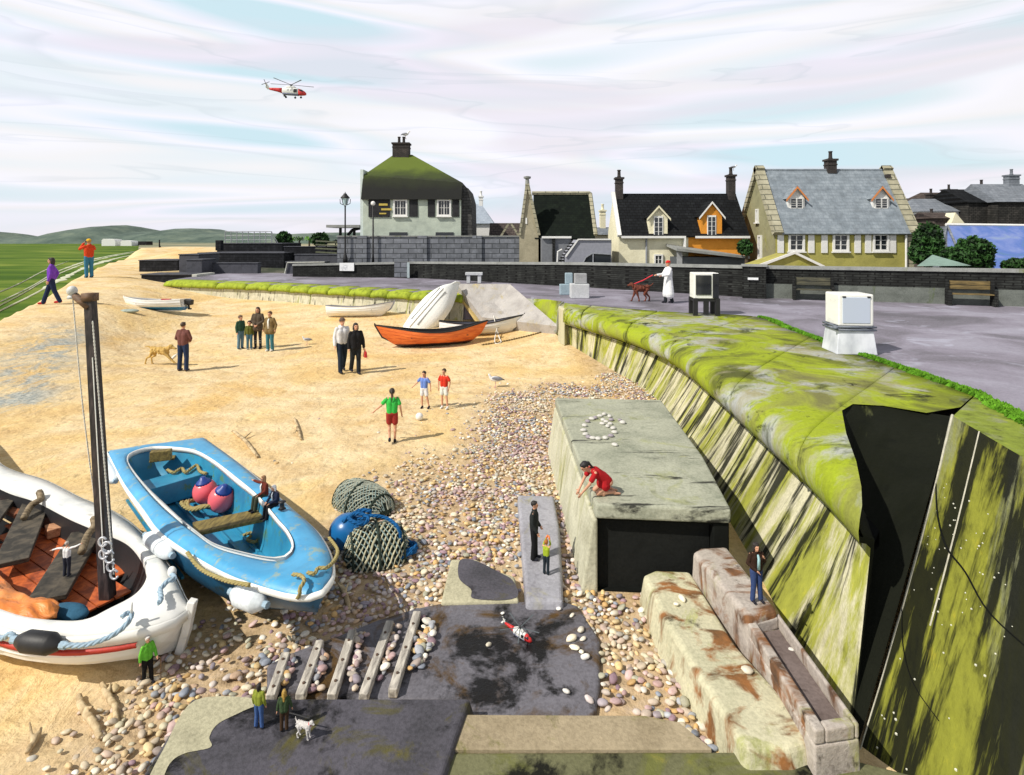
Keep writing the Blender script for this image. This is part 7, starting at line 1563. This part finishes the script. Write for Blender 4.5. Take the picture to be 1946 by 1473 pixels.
p = G(844, 777); person(p, hpx(p, 75), R(-20), 'child in a red top and white shorts standing by the girl in blue', dict(knL=(.14, -.04, .5), anL=(.20, -.06, .09), knR=(-.10, 0, .5), elR=(-.27, .0, 1.16), elL=(.29, .0, 1.16)), ('shirt', (.60, .04, .02), 'bright_red'), ('shorts', (.68, .70, .66), 'white_shorts2'), ((.72, .72, .70), 'white_shoe'), ((.07, .04, .02), 'hair_brown4', 'short'), sleeve='short', headk=1.12,
    extra=lambda o, P, hp: MB().lathe([(.115, -.02), (.125, 0), (.115, .02)], (0, 0, 1.04), 14, sy=.75).build('belt', paint('green_belt', (.05, .5, .08)), o))
q = G(797, 800); m = MB(); r_ = 7.2 / FP * q.y; m.sph((0, 0, r_), r_, 20, 14); o = m.build('ball', paint('ball_white', (.80, .80, .80), .4, .05), None, True); o.location = q; tag(o, 'white ball on the sand between the three playing children', 'ball')
# woman in white coat with the brown dog
wz = 1.70; p = U(1270, 576, wz); person(p, hpx(p, 80), R(-75), 'person in a long white coat and red hat walking the brown dog along the promenade', dict(elR=(-.22, -.12, 1.18), wrR=(-.16, -.42, 1.16), elL=(.22, -.10, 1.18), wrL=(.18, -.38, 1.14), knR=(-.09, -.06, .5), anR=(-.09, -.08, .08), anL=(.10, .12, .09)), ('coat', (.78, .79, .80), 'white_coat'), ('trousers', (.05, .05, .06), 'black_trousers'), ((.03, .03, .03), 'black_shoe'), ((.45, .30, .16), 'hair_fair', 'short'), hem=(.28, .24), hat=((.62, .02, .02), 'red_hat'))
wpt = p + Vector((-.62, .0, 1.16 * hpx(p, 80) / 1.74))
# green jacket with stick
p = G(280, 1300); person(p, hpx(p, 88), R(62), 'white haired man in a bright green jacket with a walking stick beside the white boat', dict(knR=(-.10, .02, .5), anR=(-.10, .06, .09), knL=(.10, -.06, .5), anL=(.10, -.10, .08), elL=(.25, -.04, 1.16), wrL=(.20, -.24, .98), elR=(-.25, .02, 1.15), wrR=(-.25, .02, .92)), ('jacket', (.15, .52, .05), 'lime'), ('trousers', (.012, .012, .012), 'black_trousers2'), ((.01, .01, .01), 'black_shoe'), ((.74, .70, .66), 'hair_white', 'short'), tuck=-.1,
    extra=lambda o, P, hp: MB().tube([P['wrL'] + Vector((0, -.04, -.02)), P['wrL'] + Vector((.02, -.22, -.02)), P['wrL'] + Vector((.05, -.20, -.98))], .016, 6).build('walking_stick', wood('stick_wood', (.20, .11, .04), (.1, .05, .02)), o))
# couple with the white dog
p = U(492, 1383, .265); person(p, hpx(p, 84), R(170), 'person in an olive green jacket and blue jeans walking on the dark slab', dict(anR=(-.13, 0, .08), anL=(.13, 0, .08)), ('jacket', (.24, .28, .04), 'olive_lime'), ('jeans', (.06, .12, .30), 'mid_jeans'), ((.02, .02, .02), 'black_shoe'), ((.015, .012, .012), 'hair_black', 'bob'))
p2 = U(540, 1388, .265); person(p2, hpx(p2, 77), R(195), 'person with long fair hair and a dark green coat leading the white dog', dict(elL=(.25, -.02, 1.14), wrL=(.28, .0, .92), elR=(-.26, .0, 1.14), wrR=(-.30, -.02, .95)), ('coat', (.045, .075, .035), 'dark_green'), ('trousers', (.06, .035, .02), 'dark_brown_tr'), ((.03, .02, .02), 'black_shoe'), ((.42, .26, .05), 'hair_blond', 'long'), hem=(.82, .12))
# two on the blue boat
SITP = dict(pel=(0, .0, .62), chest=(0, -.02, .97), neck=(0, -.03, 1.14), head=(0, -.06, 1.29), shR=(-.18, -.02, 1.09), shL=(.18, -.02, 1.09), hipR=(-.09, -.03, .60), hipL=(.09, -.03, .60), knR=(-.10, -.40, .58), knL=(.10, -.40, .58), anR=(-.10, -.46, .17), anL=(.10, -.46, .17))
sitd = dict(SITP); sitd.update(elR=(-.40, -.06, 1.04), wrR=(-.64, -.12, 1.06), elL=(.24, -.10, .86), wrL=(.10, -.30, .72))
q = U(503, 942, .80); sc_ = .42 / 1.3 * 1.0
person(q + Vector((0, .0, -.62 * .33 + .015)), .33 * 1.74, R(-40), 'person with fair hair and a maroon jacket sitting on the blue boat rail, pointing left', sitd, ('jacket', (.14, .03, .02), 'maroon2'), ('trousers', (.05, .06, .04), 'dark_grey_tr'), ((.02, .02, .02), 'black_shoe'), ((.32, .17, .08), 'hair_fair2', 'bob'), inner=((.75, .72, .7), 'white'))
sitd2 = dict(SITP); sitd2.update(elR=(-.24, -.10, .86), wrR=(-.12, -.32, .74), elL=(.24, -.10, .86), wrL=(.12, -.32, .74), head=(0, -.09, 1.27))
q = U(524, 958, .82); person(q + Vector((0, .0, -.62 * .31 + .015)), .31 * 1.74, R(-38), 'white haired person in a dark blue jacket sitting on the blue boat rail', sitd2, ('jacket', (.015, .022, .05), 'navy2'), ('trousers', (.012, .012, .015), 'black_trousers3'), ((.02, .02, .02), 'black_shoe'), ((.72, .72, .74), 'hair_white2', 'bob'), inner=((.6, .65, .7), 'pale_blue'))
# figure with arms outstretched on the thwart of the white boat
q = U(127, 1095, .37); person(q, hpx(q, 66), R(180), 'small figure in a white shirt standing in the white boat with both arms stretched out', dict(elR=(-.46, .02, 1.50), wrR=(-.70, .02, 1.62), elL=(.44, .02, 1.40), wrL=(.70, .02, 1.32)), ('shirt', (.78, .80, .80), 'white_shirt'), ('trousers', (.03, .035, .05), 'dark_tr'), ((.02, .02, .02), 'black_shoe'), ((.5, .45, .4), 'hair_grey', 'short'))
# kneeling woman on the big block
KN = dict(pel=(0, .0, .30), chest=(0, -.30, .52), neck=(0, -.44, .62), head=(0, -.58, .68), fwd=(0, -.80, -.60), shR=(-.17, -.38, .58), shL=(.17, -.38, .58), elR=(-.20, -.52, .34), elL=(.20, -.54, .34), wrR=(-.14, -.66, .12), wrL=(.10, -.68, .12),
          hipR=(-.09, 0, .27), hipL=(.09, 0, .27), knR=(-.11, -.30, .08), knL=(.11, -.30, .08), anR=(-.10, .12, .07), anL=(.10, .12, .07))
q = U(1156, 938, 1.082); k_ = .53
person(q, k_ * 1.74, R(-78), 'woman in a red dress kneeling on the big block, reaching down', KN, ('dress', (.42, .015, .02), 'crimson'), ('none', (0, 0, 0), 'n'), None, ((.012, .010, .012), 'hair_black3', 'pony'), sleeve='short', hem=((0, -.12, .16), .14), feet={'R': (0, 1, -.05), 'L': (0, 1, -.05)})
# man and child on the narrow slab
p = U(1015, 1062, .155); person(p, hpx(p, 111), R(78), 'tall man in a dark suit in profile on the narrow slab', dict(elL=(.22, .02, 1.14), wrL=(.20, -.14, .92), anL=(.08, -.03, .08), elR=(-.22, .02, 1.14), wrR=(-.2, -.12, .9)), ('coat', (.022, .026, .026), 'charcoal'), ('trousers', (.012, .012, .014), 'black_trousers4'), ((.01, .01, .01), 'black_shoe'), ((.015, .012, .01), 'hair_black4', 'short'), hem=(.80, .06), hgt0=1.76)
p = U(1038, 1091, .155); person(p, hpx(p, 64), R(150), 'child in a lime top holding up both orange mittened hands on the narrow slab', dict(elR=(-.14, -.20, 1.50), wrR=(-.06, -.26, 1.70), elL=(.20, -.18, 1.52), wrL=(.12, -.26, 1.72)), ('shirt', (.34, .44, .03), 'lime_yellow'), ('trousers', (.02, .03, .04), 'dark_tr2'), ((.02, .02, .02), 'black_shoe'), ((.40, .13, .02), 'hair_ginger', 'short'), sleeve='long', headk=1.25,
    extra=lambda o, P, hp: [MB().cap(P['wr' + s], P['wr' + s] + (P['wr' + s] - P['el' + s]).normalized() * .13, .05, .045).build('mitten', paint('orange_mitten', (.80, .22, .05)), o, True) for s in 'RL'])
# man on the high block
p = U(1437, 1142, .625); person(p, hpx(p, 110), R(8), 'dark haired man in a brown jacket and pale blue shirt on the high block', dict(elL=(.27, .0, 1.18), wrL=(.16, -.14, 1.36), elR=(-.27, .0, 1.16), wrR=(-.10, -.18, 1.02), knR=(-.10, -.03, .5), anR=(-.13, -.02, .08), anL=(.13, -.02, .08)), ('jacket', (.035, .018, .012), 'dark_choc'), ('jeans', (.035, .06, .16), 'indigo'), ((.015, .015, .015), 'black_shoe'), ((.02, .014, .012), 'hair_black5', 'wild'), inner=((.38, .62, .66), 'aqua'))
# ================================================================ animals
def dog(loc, L, rz, label, mat, legs, head, tail, ear=.06, shag=.0, collar=None, nm='dog'):
    """dog facing -x, trunk length about 1 unit; legs: four (hip, knee, hock, paw) chains"""
    o = thing(nm, loc, label, 'dog', rz, L); m = MB()
    m.sph((-.22, 0, .60), (.20, .13, .18), 14, 10); m.cap((-.22, 0, .62), (.22, 0, .64), .155, .115, 12); m.sph((.24, 0, .62), (.16, .12, .14), 12, 8)
    hd = V3(head[0]); mz = V3(head[1]); m.cap((-.32, 0, .68), hd, .105, .085, 10); m.sph(hd, (.115, .095, .10), 12, 8); m.cap(hd.lerp(mz, .35), mz, .065, .042, 10)
    for s in (-1, 1): m.cap(hd + Vector((.02, s * .075, .05)), hd + Vector((.03, s * .11, -.04 - ear)), .032, .026, 8)
    m.tube(cr([V3(t_) for t_ in tail], 4), [.045 - .028 * i / ((len(tail) - 1) * 4) for i in range((len(tail) - 1) * 4 + 1)], 8)
    for ch in legs:
        ch = [V3(c_) for c_ in ch]; rr = [.085, .052, .034, .032]
        for i in range(3): m.cap(ch[i], ch[i + 1], rr[i], rr[i + 1], 8)
        m.cap(ch[3], ch[3] + Vector((-.05, 0, -.005)), .034, .028, 8)
    if shag:
        for k in range(60): a_ = random.uniform(0, 6.28); x_ = random.uniform(-.35, .33); q = Vector((x_, .13 * math.cos(a_), .60 + .14 * math.sin(a_))); m.sph(q, shag * random.uniform(.6, 1.2), 6, 5)
    m.build('body', mat, o, True, remesh=.018)
    e = MB(); e.sph(mz + (mz - hd).normalized() * .045 + Vector((0, 0, .015)), .024, 8, 6); 
    for s in (-1, 1): e.sph(hd + (mz - hd).normalized() * .085 + Vector((0, s * .05, .045)), .014, 6, 5)
    e.build('nose_and_eyes', M_BLKP, o, True)
    if collar: a_ = V3((-.32, 0, .68)).lerp(hd, .5); d_ = (hd - V3((-.32, 0, .68))).to_track_quat('Z', 'Y').to_matrix().to_4x4(); MB().lathe([(.100, -.025), (.108, 0), (.100, .025)], a_, 14, d_).build('collar', collar, o)
    return o
def fur(name, c, c2):
    if name in MC: return MC[name]
    t = NT(name); a = t.noise(10, (1, 1, 1), 5, .7); MC[name] = t.done(t.ramp(a, [(.3, c2), (.6, c)]), .9, t.bump(t.noise(40, det=4), .7, .02)); return MC[name]
STAND = [[(-.26, s * .08, .50), (-.25, s * .09, .30), (-.27, s * .09, .16), (-.27, s * .09, .035)] for s in (-1, 1)] + [[(.24, s * .08, .54), (.18, s * .09, .34), (.30, s * .09, .20), (.27, s * .09, .035)] for s in (-1, 1)]
WALK = [[(-.26, s * .08, .50), (-.26 - s * .06, s * .09, .30), (-.27 - s * .12, s * .09, .16), (-.27 - s * .15, s * .09, .035)] for s in (-1, 1)] + [[(.24, s * .08, .54), (.18 + s * .08, s * .09, .34), (.30 + s * .10, s * .09, .20), (.27 + s * .13, s * .09, .035)] for s in (-1, 1)]
LEAP = [[(-.26, s * .08, .54), (-.36 - s * .05, s * .09, .40), (-.50 - s * .05, s * .09, .26), (-.62 - s * .08, s * .09, .14)] for s in (-1, 1)] + [[(.26, s * .08, .56), (.30 + s * .05, s * .09, .38), (.46 + s * .04, s * .09, .30), (.48 + s * .09, s * .09, .05)] for s in (-1, 1)]
p = G(303, 694); dog(p, 52 / FP * p.y / 1.15, R(176), 'shaggy golden dog leaping towards the man in the maroon jacket', fur('golden_fur', (.62, .42, .13), (.40, .24, .06)), LEAP, [(-.50, 0, .78), (-.70, 0, .70)], [(.32, 0, .68), (.50, 0, .78), (.66, 0, .74)], .07, .05)
q = G(325, 690); o = thing('toy_bottle', q + Vector((.0, -.05, .10)), 'small white throw toy between the golden dog and the man', 'dog toy'); m = MB(); m.lathe([(.03, 0), (.045, .02), (.045, .22), (.02, .28), (.02, .34)], (0, 0, 0), 10, Matrix.Rotation(R(48), 4, 'Y')); m.build('bottle', M_WH, o, True)
p = U(1219, 573, wz); bd = dog(p, 50 / FP * p.y / 1.2, R(4), 'shaggy dark brown dog on a red lead walking along the promenade', fur('brown_fur', (.16, .04, .02), (.07, .018, .01)), WALK, [(-.46, 0, .78), (-.62, 0, .74)], [(.32, 0, .68), (.46, 0, .74), (.56, 0, .86)], .07, .05)
s_ = 50 / FP * p.y / 1.2; o = MB().tube([p + Vector((-.34, 0, .80)) * s_, (p + Vector((-.34, 0, .80)) * s_).lerp(wpt, .5) + Vector((0, 0, -.03)), wpt], .022, 6).build('dog_lead', paint('red_lead', (.70, .03, .05), .5), world=True); tag(o, 'red lead between the brown dog and the person in the white coat', 'lead')
p = U(577, 1402, .265); s_ = 42 / FP * p.y / 1.05; dog(p, s_, R(165), 'small white terrier with a red collar on the dark slab', fur('white_fur', (.80, .78, .76), (.60, .56, .52)), STAND, [(-.42, 0, .80), (-.56, 0, .74)], [(.32, 0, .66), (.42, 0, .80), (.44, 0, .92)], .03, .04, paint('red_collar', (.7, .03, .03)))
k_ = hpx(p2, 77) / 1.74; o = MB().tube([p2 + Vector((.27 * k_, -.02, .84 * k_)), p + Vector((.22 * s_, .03, .78 * s_))], .006, 5).build('dog_lead', M_BLKP, world=True); tag(o, 'thin black lead between the fair haired person and the white terrier', 'lead')
def gull(loc, L, rz, label):
    o = thing('seagull', loc, label, 'seagull', rz, L); m = MB()
    m.sph((0, 0, .44), (.30, .13, .14), 14, 9, Matrix.Rotation(R(8), 4, 'Y')); m.cap((-.22, 0, .50), (-.30, 0, .64), .085, .062, 10); m.sph((-.32, 0, .67), (.075, .062, .062), 10, 8); m.cap((.22, 0, .42), (.40, 0, .40), .06, .03, 8); m.build('body', paint('gull_white', (.80, .80, .80), .6, .05), o, True, remesh=.018)
    for s in (-1, 1):
        w_ = MB(); w_.sph((.10, s * .105, .47), (.30, .035, .095), 12, 7, Matrix.Rotation(R(9), 4, 'Y')); w_.build('wing', paint('gull_grey', (.22, .23, .27), .6), o, True)
        t_ = MB(); t_.cap((.32, s * .08, .42), (.50, s * .03, .38), .035, .012, 8); t_.build('wing_tip', M_BLKP, o, True)
        l_ = MB(); l_.tube([(.02, s * .05, .32), (.02, s * .05, .02)], .012, 6); l_.tube([(.02, s * .05, .012), (-.07, s * .07, .01)], .014, 5); l_.build('leg', paint('gull_leg', (.62, .36, .36)), o)
    MB().tube([(-.38, 0, .67), (-.47, 0, .655), (-.49, 0, .635)], [.024, .014, .006], 7).build('beak', paint('gull_beak', (.75, .50, .06)), o, True)
    MB().sph((-.355, .05, .685), .010, 6, 5).sph((-.355, -.05, .685), .010, 6, 5).build('eyes', M_BLKP, o); return o
p = G(941, 737); gull(p, 36 / FP * p.y, R(6), 'grey winged seagull standing on the sand near the pebbles')
p = G(583, 656); gull(p, 22 / FP * p.y, R(10), 'small seagull on the sand between the family and the couple')
gull(Vector((dpt(771, 45), 45, zt(264, 45) )), 20 / FP * 45, R(170), 'seagull perched on the chimney of the green roofed inn'); gull(Vector((dpt(1394, 37.9), 37.9, zt(324, 37.9))), 15 / FP * 38, R(175), 'seagull perched on the right hand chimney of the cottage')
# ================================================================ helicopters (body about 16 long, nose +x)
M_HR = paint('heli_red', (.62, .03, .03), .4, .1, 1); M_HB = paint('heli_navy', (.02, .03, .10), .4)
def heli(name, loc, sc, rot, label, cat, spin):
    o = thing(name, loc, label, cat, 0, sc); o.rotation_euler = rot
    def loft(xs, m):
        rows = []
        for x, zc, ry, rz_ in xs: rows.append([Vector((x, ry * math.copysign(abs(math.cos(a)) ** .7, math.cos(a)), zc + rz_ * math.copysign(abs(math.sin(a)) ** .7, math.sin(a)))) for a in np.linspace(0, 2 * math.pi, 20, endpoint=False)])
        m.grid(rows, True); m.f.append(tuple(range(len(m.v) - 20, len(m.v)))); m.f.append(tuple(range(len(m.v) - 20 * len(rows), len(m.v) - 20 * len(rows) + 20))); return m
    body = [(-2.4, .15, .95, 1.1), (-2, .1, 1.15, 1.35), (0, 0, 1.25, 1.5), (3.2, 0, 1.25, 1.5), (4.2, -.02, 1.2, 1.45)]
    loft(body, MB()).build('fuselage', M_WHB, o, True); loft([(4.21, -.02, 1.2, 1.44), (5.4, -.12, 1.12, 1.25), (6.6, -.38, .85, .85), (7.3, -.6, .4, .42)], MB()).build('nose', M_HR, o, True)
    loft([(-2.41, .15, .95, 1.1), (-4, .35, .7, .85), (-6.6, .55, .45, .55), (-7.6, .6, .35, .45)], MB()).build('tail_boom', M_HR, o, True)
    MB().slab([(-7.2, .09, .4), (-8.8, .09, 2.9), (-9.7, .09, 2.9), (-8.6, .09, .35)], .18).build('fin', M_WHB, o); MB().slab([(-8.2, -1.4, 1.1), (-8.2, 1.4, 1.1), (-9.0, 1.4, 1.1), (-9, -1.4, 1.1)], .08).build('tailplane', M_WHB, o)
    loft([(-1.4, 1.5, .5, .45), (-.6, 1.75, .75, .6), (2, 1.8, .75, .65), (3.0, 1.6, .45, .4)], MB()).build('engine_housing', M_WHB, o, True)
    for x_ in (.1, 1.3): MB().box((x_, 0, .35), (.55, 2.53, .7)).build('cabin_window', M_GREY, o, bev=.1)
    MB().box((3.0, 0, .25), (1.4, 2.56, 1.5)).build('door', M_BLKP, o, bev=.1)
    w_ = MB(); loft([(4.6, .42, 1.19, .8), (5.6, .30, 1.07, .72), (6.2, .12, .93, .55)], w_); w_.build('windscreen', glass(), o, True); loft([(-2.2, -1.0, 1.05, .42), (0, -1.12, 1.16, .45), (4.2, -1.1, 1.1, .42)], MB()).build('belly_stripe', paint('heli_blue_grey', (.22, .24, .38)), o, True)
    m = MB(); m.lathe([(.35, 2.2), (.30, 2.7), (.55, 2.72), (.55, 2.95), (.2, 3.1)], (1.0, 0, 0), 12); m.build('rotor_head', M_BLKP, o, True)
    for k in range(5):
        a = spin + k * 2 * math.pi / 5; c_, s_ = math.cos(a), math.sin(a); m = MB(); m.slab([(1 + c_ * .4 - s_ * .16, s_ * .4 + c_ * .16, 2.86), (1 + c_ * 9.2 - s_ * .28, s_ * 9.2 + c_ * .28, 3.35), (1 + c_ * 9.2 + s_ * .28, s_ * 9.2 - c_ * .28, 3.35), (1 + c_ * .4 + s_ * .16, s_ * .4 - c_ * .16, 2.86)], .09); m.build('rotor_blade', paint('blade_grey', (.10, .12, .13), .5), o)
    for k in range(4): a = .5 + k * math.pi / 2; MB().slab([(-9.2 - .1 * math.sin(a), -.25, 2.8 + .1 * math.cos(a)), (-9.2 + 1.7 * math.cos(a), -.25, 2.8 + 1.7 * math.sin(a)), (-9.2 + 1.7 * math.cos(a) + .25 * math.sin(a), -.25, 2.8 + 1.7 * math.sin(a) - .25 * math.cos(a)), (-9.2 + .1 * math.sin(a), -.25, 2.8 - .1 * math.cos(a))], .06).build('tail_rotor_blade', M_BLKP, o)
    for x_, y_ in ((5.2, 0), (-1.2, 1.25), (-1.2, -1.25), (2.6, 1.2)):
        w_ = MB(); w_.lathe([(.20, -.16), (.42, -.14), (.46, 0), (.42, .14), (.20, .16)], (x_, y_, -2.15), 14, Matrix.Rotation(R(90), 4, 'X')); w_.tube([(x_, y_, -1.2), (x_, y_, -2.1)], .09, 6); w_.build('wheel', M_BLKP, o, True)
    return o
q = D(548, 174, 225); heli('helicopter', q, .92, (0, R(2), R(8)), 'red and white rescue helicopter flying high over the beach', 'helicopter', .35)
q = U(985, 1211, .06); heli('toy_helicopter', q + Vector((0, 0, .052)), .0235, (R(6), R(4), R(-38)), 'small red and white helicopter resting on the wet central slab', 'toy helicopter', .25)
